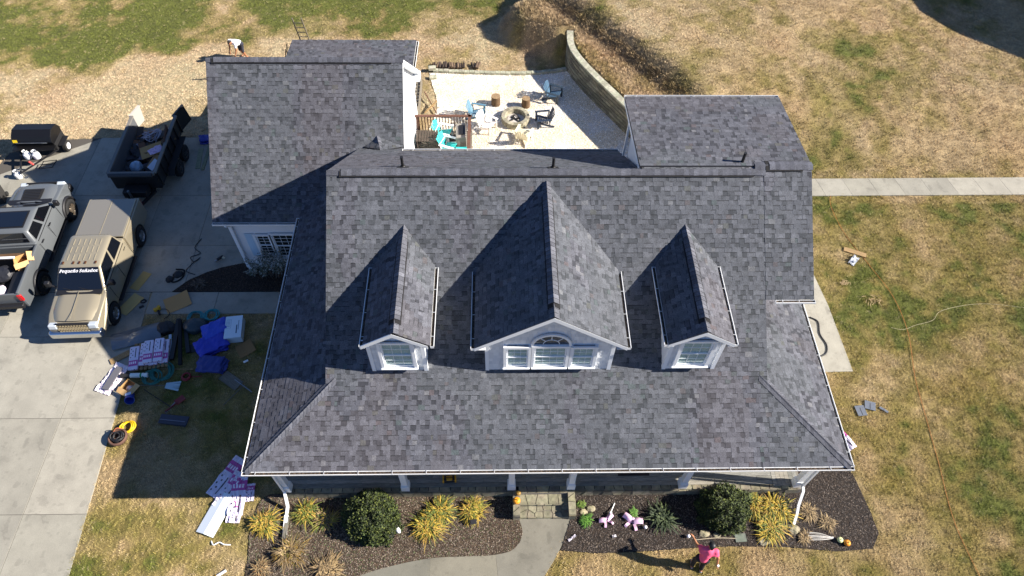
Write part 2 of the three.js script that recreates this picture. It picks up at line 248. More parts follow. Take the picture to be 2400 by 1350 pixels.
{ // standing blades, denser where the camera is near
  const bg = new B(); for (let k = 0; k < 7; k++) { const a = k * 0.9 + rr(0, 0.5), r = rr(0.015, 0.06), h = rr(0.03, 0.075), l = rr(0.02, 0.06), w = 0.009, cx = Math.cos(a), cz = Math.sin(a); bg.tri([[cx * r - cz * w, 0, cz * r + cx * w], [cx * r + cz * w, 0, cz * r - cx * w], [cx * (r + l), h, cz * (r + l)]]); }
  const geo = bg.geo(), N = 200000, im = new THREE.InstancedMesh(geo, mat('#ffffff', { roughness: 1, side: THREE.DoubleSide }), N), m4 = new THREE.Matrix4(), c = new THREE.Color(); let k = 0, guard = 0;
  while (k < N && guard++ < 900000) {
    const z = rr(-39, -3.2), w = 1.02 * (19 + 0.36 * (-z)), x = rr(-w + 0.6, w + 0.6); if (z < -20 && segDist(wallLine, x, z) < 0.5) continue; if (onHard(x, z)) { if (z < -9.5 || x < -8.2 || rnd() < 0.35 || Math.min(segDist(bedEdgeL, x, z), segDist(bedEdgeR, x, z)) > 0.22 * rnd() + 0.05) continue; }
    const bk = bankness(x, z), s = rr(0.6, 1.25) * (1 + 0.35 * bk) * (1 + 0.5 * slopeBrown(x, z)); m4.copy(tr(x, height(x, z) - 0.004, z, rr(0, 6.28), rr(-0.25, 0.25), 0, [s, s * rr(0.5, 1.1), s])); im.setMatrixAt(k, m4);
    turf(x, z, c).multiplyScalar(rr(0.68, 1.28)); if (rnd() < 0.06) c.lerp(straw, 0.5); im.setColorAt(k, c); k++;
  }
  im.count = k; im.name = 'grass'; im.userData = { label: 'short tufts of straw and green turf covering the yard', kind: 'stuff', category: 'grass' }; scene.add(im);
}
function surface(name, label) { const g = new THREE.Group(); g.name = numbered(name); g.userData = { kind: 'structure', label }; scene.add(g); return g; }
// ---- concrete: slabs with open joints
function slabs(parent, outline, xs, zs, mats, y = 0.02) {
  const by = ccw(outline);
  for (let i = 0; i < xs.length - 1; i++) for (let j = 0; j < zs.length - 1; j++) {
    const e = 0.013; let p = clipConvex([[xs[i] + e, zs[j] + e], [xs[i + 1] - e, zs[j] + e], [xs[i + 1] - e, zs[j + 1] - e], [xs[i] + e, zs[j + 1] - e]], by); if (p.length < 3 || Math.abs(area2(p)) < 0.05) continue;
    p = p.filter((q, a) => { const o = p[(a + 1) % p.length]; return Math.hypot(q[0] - o[0], q[1] - o[1]) > 0.004; });
    const g = shapeXZ(p, 0.09, 0.006); new B().add(g, [0, y - 0.09 + rr(-0.002, 0.002), 0]).build('concrete_slab', pick(mats), parent);
  }
}
const conc = ['#b6b4ac', '#b1afa6', '#bab7ae', '#adaba3'].map(h => { const m = M.concrete.clone(); m.color.set(h); m.map = T.concrete.clone(); m.map.offset.set(rnd(), rnd()); m.map.needsUpdate = true; return m; });
const concOld = ['#918f87', '#8b8a82', '#979489'].map(h => { const m = M.concreteOld.clone(); m.color.set(h); return m; });
const drive = surface('driveway', 'wide pale concrete driveway of jointed slabs beside the house');
for (const [p, y] of [[driveA, 0], [driveB, 0.001], [driveC, 0.0015]]) new B().add(shapeXZ(p, 0.02), [0, -0.012 + y, 0]).build('joint_bed', mat('#4a4640', { roughness: 1 }), drive);
slabs(drive, driveA, [-34, -26.0, -22.4, -19.0, -15.45, -11], [-16.35, -14.28, -10.9, -7.5, -4.1, -2], conc);
slabs(drive, driveB, [-34, -22.4, -18.7, -14.85, -12.6, -10.3], [-21.6, -18.75, -16.36], conc, 0.021); slabs(drive, driveC, [-26, -22.4, -18.7, -14.95, -10.3], [-25.4, -21.6], conc, 0.0215);
slabs(surface('path', 'concrete path from the driveway to the porch beside the mulch bed'), sideWalk, [-13.78, -11.15, -8.4], [-16.35, -15.3], conc, 0.022);
const fw = surface('path', 'curved concrete front walk leading to the stone steps'); for (const p of [walk1, walk2, walk3]) new B().add(shapeXZ(p, 0.09, 0.006), [0, -0.065, 0]).build('concrete_slab', pick(concOld), fw);
new B().add(shapeXZ(sidePad, 0.09, 0.006), [0, -0.068, 0]).build('concrete_slab', conc[2], surface('path', 'angled concrete pad along the right side of the house'));
{ const p = surface('path', 'straight concrete path crossing the right lawn'); for (let x = 9.7; x < 36; x += 1.22) { const s = 0.2; new B().add(shapeXZ([[x + 0.008, -22.53 - 0.008 * (x - 9.7)], [x + 1.212, -22.54 - 0.008 * (x - 9.7)], [x + 1.212 + s, -21.5 - 0.006 * (x - 9.7)], [x + 0.008 + s, -21.49 - 0.006 * (x - 9.7)]], 0.09, 0.006), [0, -0.045, 0]).build('concrete_slab', pick(conc), p); } }
// ---- gravel patio
struct(new B().add(shapeXZ(patio, 0.06), [0, -0.035, 0]).top('gravel_patio', 'white crushed stone patio around the fire pit', 'gravel', M.gravel, [0, 0, 0]));
function scatter(name, label, cat, geo, m, N, place, colors) {
  const im = new THREE.InstancedMesh(geo, m, N), c = new THREE.Color(); let k = 0, guard = 0;
  while (k < N && guard++ < N * 12) { const p = place(); if (!p) continue; im.setMatrixAt(k, tr(p[0], p[1], p[2], rr(0, 6.28), rr(-0.6, 0.6), rr(-0.6, 0.6), [p[3] * rr(0.6, 1.4), p[3] * rr(0.5, 1), p[3] * rr(0.6, 1.4)])); im.setColorAt(k, c.set(pick(colors)).multiplyScalar(rr(0.75, 1.2))); k++; }
  im.count = k; im.name = name; im.userData = { label, category: cat, kind: 'stuff' }; scene.add(im); return im;
}
const pebble = new THREE.IcosahedronGeometry(1, 0), flake = new THREE.BoxGeometry(1, 0.3, 0.35);
scatter('gravel', 'loose white and buff stones of the patio', 'gravel', pebble, mat('#ffffff', { roughness: 0.95 }), 26000, () => { const x = rr(-3.6, 7.2), z = rr(-30.5, -18.5); return inPoly(patio, x, z) ? [x, 0.028, z, rr(0.012, 0.03)] : null; }, ['#f4f0e6', '#e9e1d0', '#f7f4ee', '#d9c9ac', '#c9b28d', '#e8d8c4']);
// ---- mulch beds
struct(new B().add(shapeXZ(bedLeft, 0.07), [0, -0.03, 0]).top('mulch_bed', 'brown mulch bed left of the stone steps', 'mulch', M.mulchBrown, [0, 0, 0]));
struct(new B().add(shapeXZ(bedRight, 0.07), [0, -0.03, 0]).top('mulch_bed', 'black mulch bed right of the stone steps', 'mulch', M.mulchBlack, [0, 0, 0]));
struct(new B().add(shapeXZ(bedShade, 0.07), [0, -0.03, 0]).top('mulch_bed', 'dark shaded mulch bed in the corner by the garage window', 'mulch', M.mulchBlack, [0, 0, 0]));
scatter('mulch', 'brown wood chips scattered over the left front bed', 'mulch', flake, mat('#ffffff', { roughness: 1 }), 16000, () => { const x = rr(-8.1, 0.9), z = rr(-8, -4.6); return inPoly(bedLeft, x, z) ? [x, 0.043, z, rr(0.012, 0.045)] : null; }, ['#7d7264', '#6d6257', '#8d8071', '#574d45', '#968a7c', '#5c6a44', '#776a5d']);
scatter('mulch', 'black rubber like mulch chips over the right front bed', 'mulch', flake, mat('#ffffff', { roughness: 1 }), 16000, () => { const x = rr(2, 12.4), z = rr(-9.1, -6); return inPoly(bedRight, x, z) ? [x, 0.043, z, rr(0.012, 0.05)] : null; }, ['#4f4946', '#3a3635', '#5e5650', '#6b625a', '#302d2c', '#7d7268']);
scatter('mulch', 'dark mulch chips in the shaded bed by the garage', 'mulch', flake, mat('#ffffff', { roughness: 1 }), 1800, () => { const x = rr(-13, -8.4), z = rr(-17.9, -16.3); return inPoly(bedShade, x, z) ? [x, 0.045, z, rr(0.02, 0.06)] : null; }, ['#40352e', '#2d2622', '#55463a']);
// ---------------------------------------------------------------- the house
const house = worldThing('house', 'sprawling white house with dark shingle roofs, three front dormers and a wraparound porch', 'house', [1.5, 0, -14]);
const MS = mat('#ffffff', { vertexColors: true, map: T.granule, roughness: 0.93 });
const MF = mat('#2c2c31', { roughness: 0.95 });
const PITCH = 2 / 3, EXPO = 0.143;
const tabs = [];                       // every shingle tab of every roof: { roof, faces, score }
const tones = ['#62646c', '#5f616a', '#666871', '#5c5e67', '#64666f', '#60626b', '#6c6e77', '#585a63', '#6f717a'], dark = ['#42444c', '#494b53', '#3d3f47', '#4f5159'], hints = ['#625b5f', '#5f605e', '#566063', '#7b7c81'];
const tone = new THREE.Color();
const camP = V(0, 23, 0);
// O: a point of the eave line, U: along the eave, Vv: up the slope (unit vectors); outline in (u, v) metres
function roof(O, U, Vv, outline, o = {}) {
  O = V(...O); U = V(...U).normalize(); Vv = V(...Vv).normalize(); const N = U.clone().cross(Vv).normalize(); if (N.y < 0) N.negate();
  const at = (u, v, w) => { const p = O.clone().addScaledVector(U, u).addScaledVector(Vv, v).addScaledVector(N, w); return [p.x, p.y, p.z]; };
  const out = ccw(outline), b = new B(), flip = U.clone().cross(Vv).dot(N) < 0;
  const top = out.map(p => at(p[0], p[1], -0.006)); b.slab(flip ? [...top].reverse() : top, N.clone().multiplyScalar(-(o.thick || 0.05)).toArray());
  const R = b.build('roof', MF, o.parent || house);
  const us = outline.map(p => p[0]), vs = outline.map(p => p[1]), u0 = Math.min(...us), u1 = Math.max(...us), v0 = Math.min(...vs), v1 = Math.max(...vs);
  for (let k = 0; v0 + k * EXPO < v1; k++) {
    const a = v0 + k * EXPO; let u = u0 - rr(0, 0.3), raised = rnd() < 0.5, hold = null;
    while (u < u1) {
      const wdt = raised ? rr(0.08, 0.23) : rr(0.06, 0.19), e = 0.0004, t = raised ? 0.0095 : 0.0045, t2 = raised ? 0.005 : 0.0015;
      let p = clipConvex([[u + e, a - (raised ? 0.004 : 0)], [u + wdt - e, a - (raised ? 0.004 : 0)], [u + wdt - e, a + EXPO + 0.012], [u + e, a + EXPO + 0.012]], out);
      if (p.length > 2 && Math.abs(area2(p)) > 0.0004) {
        const q = p.map(([x, y]) => at(x, y, lerp(t, t2, clamp((y - a) / EXPO)))), c = q.reduce((s, r) => s.add(V(...r)), V(0, 0, 0)).divideScalar(q.length), d = camP.clone().sub(c), L = d.length();
        const wx = c.x, wz = c.z + c.y; const r = rnd(), h = fbm(wx * 0.45 + 3, wz * 0.45, 201, 3), h2 = vnoise(wx * 1.3, wz * 1.3, 211);
        tone.set(r < (raised ? 0.10 : 0.36) ? pick(dark) : r < 0.5 && hold ? hold : r < 0.95 ? (hold = pick(tones)) : pick(hints)).multiplyScalar(rr(0.95, 1.05) * lerp(0.93, 1.07, h2)); if (h > 0.56) tone.lerp(lin('#6c6467'), 0.22); else if (h < 0.42) tone.lerp(lin('#5e676a'), 0.25);
        if (o.dim) tone.multiplyScalar(o.dim);
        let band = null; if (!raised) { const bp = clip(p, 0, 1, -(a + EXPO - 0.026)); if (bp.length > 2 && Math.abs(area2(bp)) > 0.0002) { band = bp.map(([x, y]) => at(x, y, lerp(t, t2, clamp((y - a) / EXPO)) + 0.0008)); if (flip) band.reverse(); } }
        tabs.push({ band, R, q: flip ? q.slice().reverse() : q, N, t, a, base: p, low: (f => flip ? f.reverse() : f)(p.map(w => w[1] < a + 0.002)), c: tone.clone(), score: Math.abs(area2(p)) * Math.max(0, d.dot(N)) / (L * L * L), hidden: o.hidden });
      }
      u += wdt; raised = rnd() < 0.72 ? !raised : raised;
    }
  }
  R.userData.frame = { }; delete R.userData.frame; return R;
}
const EDGE = lin('#26262a');          // cut asphalt edge
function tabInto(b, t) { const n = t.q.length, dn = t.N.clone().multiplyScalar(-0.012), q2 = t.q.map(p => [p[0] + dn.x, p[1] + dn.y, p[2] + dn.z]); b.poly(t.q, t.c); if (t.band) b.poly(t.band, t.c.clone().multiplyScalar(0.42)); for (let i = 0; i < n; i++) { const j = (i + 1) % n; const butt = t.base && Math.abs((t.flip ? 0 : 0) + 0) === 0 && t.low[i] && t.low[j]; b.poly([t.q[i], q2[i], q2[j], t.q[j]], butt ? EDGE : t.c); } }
function finishShingles() {
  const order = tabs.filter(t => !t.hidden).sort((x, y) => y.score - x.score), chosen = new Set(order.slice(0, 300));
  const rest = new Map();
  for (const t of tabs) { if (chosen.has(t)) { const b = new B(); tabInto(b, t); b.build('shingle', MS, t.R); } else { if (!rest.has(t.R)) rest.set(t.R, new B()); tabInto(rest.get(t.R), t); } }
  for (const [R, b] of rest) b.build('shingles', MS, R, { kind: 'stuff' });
}
// bent caps along a ridge or hip from a to z, dA and dB: unit downslope directions of its two sides
function caps(R, a, z, dA, dB, o = {}) {
  a = V(...a); z = V(...z); dA = V(...dA).normalize(); dB = V(...dB).normalize(); const L = a.distanceTo(z), D = z.clone().sub(a).normalize(), n = Math.round(L / 0.147), st = L / n, w = o.w || 0.135, lift = o.lift || 0.016;
  const nA = D.clone().cross(dA), nB = D.clone().cross(dB); if (nA.y < 0) nA.negate(); if (nB.y < 0) nB.negate(); const nM = nA.clone().add(nB).normalize();
  if (o.vent) { const b = new B(), s0 = o.vent[0], s1 = o.vent[1], hh = 0.04; for (const [d, nn] of [[dA, nA], [dB, nB]]) { const P = (s, k, h) => a.clone().addScaledVector(D, s).addScaledVector(d, k).addScaledVector(nn, h).toArray(); const q = [P(s0, 0, hh), P(s1, 0, hh), P(s1, w + 0.045, hh), P(s0, w + 0.045, hh)]; const nrm = V(...q[1]).sub(V(...q[0])).cross(V(...q[2]).sub(V(...q[0]))); b.slab(nrm.dot(nn) > 0 ? q : q.reverse(), nn.clone().multiplyScalar(-hh).toArray()); } b.build('ridge_vent', M.blackMatte, R); }
  for (let i = 0; i < n; i++) {
    const s0 = i * st, s1 = s0 + st + 0.03, onV = o.vent && s0 > o.vent[0] - 0.02 && s1 < o.vent[1] + 0.1, h0 = lift + (onV ? 0.032 : 0), b = new B(), c = lin(pick(tones)).multiplyScalar(rr(0.96, 1.26)), wj = w + rr(-0.006, 0.006), lo = o.rev ? 0.014 : 0.0, hi = o.rev ? 0.0 : 0.014;
    const P = (s, d, nn, k, h) => a.clone().addScaledVector(D, s).addScaledVector(d, k).addScaledVector(nn, h + h0 + (s === s0 ? lo : hi)).toArray();
    for (const [d, nn] of [[dA, nA], [dB, nB]]) {
      const q = [P(s0, d, nM, 0, 0.012), P(s1, d, nM, 0, 0.012), P(s1, d, nn, 0.05, 0.004), P(s0, d, nn, 0.05, 0.004)], q2 = [P(s0, d, nn, 0.05, 0.004), P(s1, d, nn, 0.05, 0.004), P(s1, d, nn, wj, 0), P(s0, d, nn, wj, 0)];
      for (const f of [q, q2]) { const nrm = V(...f[1]).sub(V(...f[0])).cross(V(...f[2]).sub(V(...f[0]))); b.slab(nrm.dot(nn) > 0 ? f : f.reverse(), nn.clone().multiplyScalar(-0.013).toArray(), c, EDGE); }
    }
    b.build('ridge_cap', MS, R);
  }
}
const hangerM = mat('#bfc2c4', { roughness: 0.5 });
const litter = mat('#7d756b', { map: T.mulch, roughness: 1 });
// white gutter from a to b; out: unit horizontal direction away from the roof
function gutter(parent, a, b, out, spacing = 0.98) {
  const A = V(...a), Bv = V(...b), o = V(...out), L = A.distanceTo(Bv), D = Bv.clone().sub(A).normalize(), m = new B(), W = 0.105, H = 0.10;
  const P = (s, k, h) => A.clone().addScaledVector(D, s).addScaledVector(o, k).add(V(0, h, 0)).toArray();
  const sheet = (k0, h0, k1, h1, t) => { const mid = P(L / 2, (k0 + k1) / 2, (h0 + h1) / 2), len = Math.hypot(k1 - k0, h1 - h0); const x = D.clone(), y = o.clone().multiplyScalar((k1 - k0) / len).add(V(0, (h1 - h0) / len, 0)), zv = x.clone().cross(y); const mm = new THREE.Matrix4().makeBasis(x, y, zv); mm.setPosition(...mid); m.add(new THREE.BoxGeometry(L, len, t), mm); };
  sheet(0.004, 0, 0.004, -H, 0.006); sheet(0, -H, W * 0.72, -H, 0.006); sheet(W * 0.72, -H, W, -H * 0.45, 0.006); sheet(W, -H * 0.45, W, 0.004, 0.006); sheet(W - 0.010, 0.006, W + 0.004, 0.006, 0.008);
  for (const s of [0.003, L - 0.003]) { const c = P(s, W / 2, -H / 2), mm = new THREE.Matrix4().makeBasis(D, o, D.clone().cross(o)); mm.setPosition(...c); m.add(new THREE.BoxGeometry(0.005, W, H), mm); }
  const g = m.build('gutter', M.white, parent); { const d = new B(), mid = P(L / 2, W * 0.42, -H * 0.42), mm = new THREE.Matrix4().makeBasis(D, o, D.clone().cross(o)); mm.setPosition(...mid); d.add(new THREE.BoxGeometry(L - 0.02, W * 0.74, 0.01), mm); d.build('leaf_litter', litter, parent === house ? g : parent); }
  for (let s = spacing * 0.4; s < L - 0.05; s += spacing) { const h = new B(), c = P(s, W / 2 - 0.005, 0.012), mm = new THREE.Matrix4().makeBasis(D, o, D.clone().cross(o)); mm.setPosition(...c); h.add(new THREE.BoxGeometry(0.015, W + 0.02, 0.008), mm); h.build('gutter_hanger', hangerM, parent === house ? g : parent); }
  return g;
}
const s2 = Math.hypot(1, PITCH), c1 = 1 / s2, sn = PITCH / s2;          // main pitch 8 in 12
const PP = 0.417, p2 = Math.hypot(1, PP), pc = 1 / p2, ps = PP / p2;     // porch pitch 5 in 12
const ridgeZ = -15.1, ridgeY = 7.97, xL = -5.11, xR = 8.06;
// porch roofs
const pL = -7.28, pR = 10.29, pz = -7.53, run = 2.37;
roof([0, 3.5, pz], [1, 0, 0], [0, ps, -pc], [[pL, 0], [pR, 0], [pR - run, run * p2], [pL + run, run * p2]]);
const porchFront = house.children[house.children.length - 1];
const porchLeft = roof([pL, 3.5, 0], [0, 0, -1], [pc, ps, 0], [[-pz, 0], [17.85, 0], [18.95, run * p2], [-pz + run, run * p2]]);
const porchRight = roof([pR, 3.5, 0], [0, 0, -1], [-pc, ps, 0], [[-pz, 0], [13.9, 0], [13.9, run * p2], [-pz + run, run * p2]]);
caps(porchFront, [pL + 0.02, 3.51, pz - 0.02], [pL + run + 0.1, 3.5 + (run + 0.1) * PP, pz - run - 0.1], [0, -ps, pc], [-pc, -ps, 0], { rev: true, w: 0.2, lift: 0.02 });
caps(porchFront, [pR - 0.02, 3.51, pz - 0.02], [pR - run - 0.1, 3.5 + (run + 0.1) * PP, pz - run - 0.1], [0, -ps, pc], [pc, -ps, 0], { rev: true, w: 0.2, lift: 0.02 });
// main front, right block front
const footZ = -9.9, footY = 4.49, mainL = (footZ - ridgeZ) * s2;
const mainFront = roof([0, footY, footZ], [1, 0, 0], [0, sn, -c1], [[xL, -0.06], [xR, -0.06], [xR, mainL], [xL, mainL]], { thick: 0.12 });
const r2z = -15.24, r2y = 8.06, r2e = -11.86, r2eY = r2y - (r2e - r2z) * PITCH;
const blockFront = roof([0, r2eY, r2e], [1, 0, 0], [0, sn, -c1], [[xR, 0], [9.52, 0], [9.52, (r2e - r2z) * s2], [xR, (r2e - r2z) * s2]], { thick: 0.12 });
// rear slopes
const RS = 0.72, rs2 = Math.hypot(1, RS), eZ = -18.8;
const rear = roof([0, ridgeY - RS * (ridgeZ - eZ), eZ], [1, 0, 0], [0, RS / rs2, 1 / rs2], [[-3.46, 0], [4.38, 0], [4.38, (ridgeZ - eZ) * rs2], [-3.46, (ridgeZ - eZ) * rs2]]);
const eZ2 = -19.42; roof([0, ridgeY - RS * (ridgeZ - eZ2), eZ2], [1, 0, 0], [0, RS / rs2, 1 / rs2], [[xL, 0], [-3.47, 0], [-3.47, (ridgeZ - eZ2) * rs2], [xL, (ridgeZ - eZ2) * rs2]]);
const wS2 = (8.06 - 7.66) / (18.9 - 15.24), w2 = Math.hypot(1, wS2);
const wing = roof([0, 7.66, -18.9], [1, 0, 0], [0, wS2 / w2, 1 / w2], [[4.3, 0], [9.53, 0], [9.53, 3.66 * w2], [4.3, 3.66 * w2]], { thick: 0.09 });
roof([0, 8.045, -15.62], [1, 0, 0], [0, -0.12, 1], [[4.36, 0], [xR, 0], [xR, 0.5], [4.36, 0.5]], { thick: 0.05 });
caps(mainFront, [xL, ridgeY, ridgeZ], [xR + 0.02, ridgeY, ridgeZ], [0, -sn, c1], [0, -RS / rs2, -1 / rs2], { vent: [0.38, 12.85], w: 0.14 });
caps(blockFront, [xR - 0.27, r2y, r2z], [9.52, r2y, r2z], [0, -sn, c1], [0, -wS2 / w2, -1 / w2], { vent: [0.32, 1.45], w: 0.14 });
// garage wing, its rear slope and the low addition behind
const gS = 0.868, g2 = Math.hypot(1, gS), gz0 = -17.34, gy0 = 3.1, gzr = -21.83, gyr = 7.0;
const garage = roof([0, gy0, gz0], [1, 0, 0], [0, gS / g2, -1 / g2], [[-10.62, 0], [-3.46, 0], [-3.46, (gz0 - gzr) * g2], [-10.62, (gz0 - gzr) * g2]], { thick: 0.12 });
roof([0, gy0, -26.32], [1, 0, 0], [0, gS / g2, 1 / g2], [[-10.62, 0], [-3.46, 0], [-3.46, (gz0 - gzr) * g2], [-10.62, (gz0 - gzr) * g2]], { hidden: true, thick: 0.12 });
caps(garage, [-10.62, gyr, gzr], [-3.46, gyr, gzr], [0, -gS / g2, 1 / g2], [0, -gS / g2, -1 / g2], { vent: [0.2, 6.75], w: 0.14 });
const aS = 0.11, a2 = Math.hypot(1, aS);
const addition = roof([0, 2.8, -29.0], [1, 0, 0], [0, aS / a2, 1 / a2], [[-9.68, 0], [-3.82, 0], [-3.82, 2.72 * a2], [-9.68, 2.72 * a2]], { thick: 0.12 });
{ // small cricket shedding water out of the valley between garage and rear slope
  const A = [-4.45, 5.17, -19.72], Bp = [-4.25, 5.14, -18.98], Lf = [-4.95, 4.93, -19.4], Rt = [-3.46, 4.95, -19.42];
  for (const side of [-1, 1]) { const C = side < 0 ? Lf : Rt, n = V(...Bp).sub(V(...A)).cross(V(...C).sub(V(...A))); const up = V(...(side < 0 ? [0, 0, 0] : [0, 0, 0])); const U = V(0, 0, -1).addScaledVector(V(0, 0.07, 0), -1).normalize(); if (n.y < 0) n.negate(); n.normalize(); let Vv = n.clone().cross(U).normalize(); if (Vv.y < 0) Vv.negate();
    const O = V(...C), to = p => { const d = V(...p).sub(O); return [d.dot(U), d.dot(Vv)]; }; roof(C, U.toArray(), Vv.toArray(), ccw([to(A), to(Bp), to(C)]), { thick: 0.02 }); }
  caps(house.children[house.children.length - 1], A, Bp, [-0.8, -0.5, 0], [0.9, -0.4, 0], { w: 0.12 });
}
// dormers
function dormer(cx, ridge, y0, half, zf, zb, ze, w) {
  const run_ = half, h = ridge - y0, L = Math.hypot(run_, h), vz = (zb - zf), parts = [];
  for (const s of [-1, 1]) {
    const out = [[0, 0], [ze, 0], [vz, L], [0, L]];                       // u runs back from the front edge
    parts.push(roof([cx + s * run_, y0, zf], [0, 0, -1], [-s * run_ / L, h / L, 0], out.map(([u, v]) => [Math.abs(u), v]), { thick: 0.07 }));
  }
  caps(parts[1], [cx, ridge, zf + 0.0], [cx, ridge, zb], [-run_ / L, -h / L, 0], [run_ / L, -h / L, 0], { vent: [0.32, Math.abs(vz) - 0.55], rev: true, w: 0.135 });
  for (const s of [-1, 1]) { gutter(parts[s < 0 ? 0 : 1], [cx + s * (run_ - 0.005), y0 - 0.03, zf - 0.0], [cx + s * (run_ - 0.005), y0 - 0.03, zf - ze + 0.05], [s, 0, 0], 0.8); }
  return parts;
}
const WZ = -10.18;                    // front walls of the dormers
dormer(1.47, 7.83, 6.31, 2.13, -9.93, -14.79, 2.75, 0); dormer(-2.80, 7.05, 6.40, 0.93, -9.96, -13.73, 2.78, 0); dormer(5.65, 7.05, 6.40, 0.93, -9.96, -13.73, 2.78, 0);
const mS = Object.assign(M.whiteWall.clone(), {}); const onRoof = z => footY + (footZ - z) * PITCH;
function dormerWalls(cx, x0, x1, ridge, eave, half) {
  const zt = z => onRoof(z), b = new B(), yb = zt(WZ) - 0.02, hr = ridge - 0.1, top = x => hr - Math.abs(x - cx) * (ridge - eave) / half;
  const f = (x, y, z) => [x, y, z];
  b.poly([f(x0, yb, WZ), f(x1, yb, WZ), f(x1, top(x1), WZ), f(cx, hr, WZ), f(x0, top(x0), WZ)]);
  for (const [x, s] of [[x0, -1], [x1, 1]]) { const zb = footZ - (top(x) - footY) / PITCH; const p = [f(x, yb, WZ), f(x, top(x), WZ), f(x, top(x), zb)]; b.poly(s < 0 ? p.slice().reverse() : p); }
  const W = b.build('dormer_wall', M.whiteWall, house);
  // split shakes, each with its own width, tone and butt thickness
  const sh = new B(); const shade = () => lin(pick(['#d6d9dd', '#cfd3d8', '#dcdfe2', '#c8cdd3'])); let row = 0;
  for (let y = yb + 0.02; y < hr; y += 0.165, row++) { let x = x0 + 0.09; while (x < x1 - 0.1) { const w = rr(0.07, 0.15), xe = Math.min(x + w - 0.006, x1 - 0.1), yt = Math.min(y + 0.175, top((x + xe) / 2) - 0.03), t = rr(0.012, 0.02); if (yt - y > 0.03 && xe - x > 0.02) { const yl = y + rr(-0.008, 0.008); sh.slab([[x, yl, WZ + t], [xe, yl, WZ + t], [xe, yt, WZ + 0.004], [x, yt, WZ + 0.004]], [0, 0, -0.012], shade()); } x += w; } }
  sh.build('shakes', M.vc, W, { kind: 'stuff' });
  const side = new B(); for (const [x, s] of [[x0, -1], [x1, 1]]) for (let y = yb; y < top(x) - 0.05; y += 0.13) { const zb = footZ - (y - footY) / PITCH; side.slab(s > 0 ? [[x + 0.016, y, WZ - 0.08], [x + 0.016, y, zb], [x + 0.003, y + 0.14, zb - 0.2], [x + 0.003, y + 0.14, WZ - 0.08]] : [[x - 0.016, y, zb], [x - 0.016, y, WZ - 0.08], [x - 0.003, y + 0.14, WZ - 0.08], [x - 0.003, y + 0.14, zb - 0.2]], [-s * 0.01, 0, 0]); }
  side.build('clapboards', M.whiteWall, W, { kind: 'stuff' });
  for (const s of [-1, 1]) { const x = s < 0 ? x0 : x1; new B().box(0.11, top(x) - yb - 0.02, 0.11, x - s * 0.03, (top(x) + yb) / 2, WZ - 0.015).build('corner_board', M.trim, house); }
  // barge boards, soffit returns
  const d = half - 0.0, Lb = Math.hypot(d, ridge - eave);
  for (const s of [-1, 1]) { const b2 = new B(), a = [cx, ridge - 0.02], e = [cx + s * d, eave - 0.02]; const zf = (half > 2 ? -9.93 : -9.96) + 0.004; const q = [[a[0], a[1], zf], [e[0], e[1], zf], [e[0], e[1] - 0.15, zf], [a[0], a[1] - 0.17, zf]]; b2.slab(s > 0 ? q.reverse() : q, [0, 0, -0.025]); b2.build('barge_board', M.trim, house);
    const x = s < 0 ? x0 : x1; const b3 = new B(); b3.slab([[Math.min(x, e[0]), eave - 0.16, zf - 0.028], [Math.max(x, e[0]), eave - 0.16, zf - 0.028], [Math.max(x, e[0]), eave - 0.16, zf - 2.6], [Math.min(x, e[0]), eave - 0.16, zf - 2.6]].reverse(), [0, 0.02, 0]); b3.box(Math.abs(e[0] - x), 0.14, 0.02, (e[0] + x) / 2, eave - 0.1, WZ - 0.02 + 0.03); b3.build('soffit', M.trim, house); }
}
dormerWalls(1.47, -0.35, 3.31, 7.83, 6.31, 2.13); dormerWalls(-2.87, -3.69, -2.1, 7.05 - 0.02, 6.40, 0.93); dormerWalls(5.66, 4.9, 6.42, 7.05 - 0.02, 6.40, 0.93);
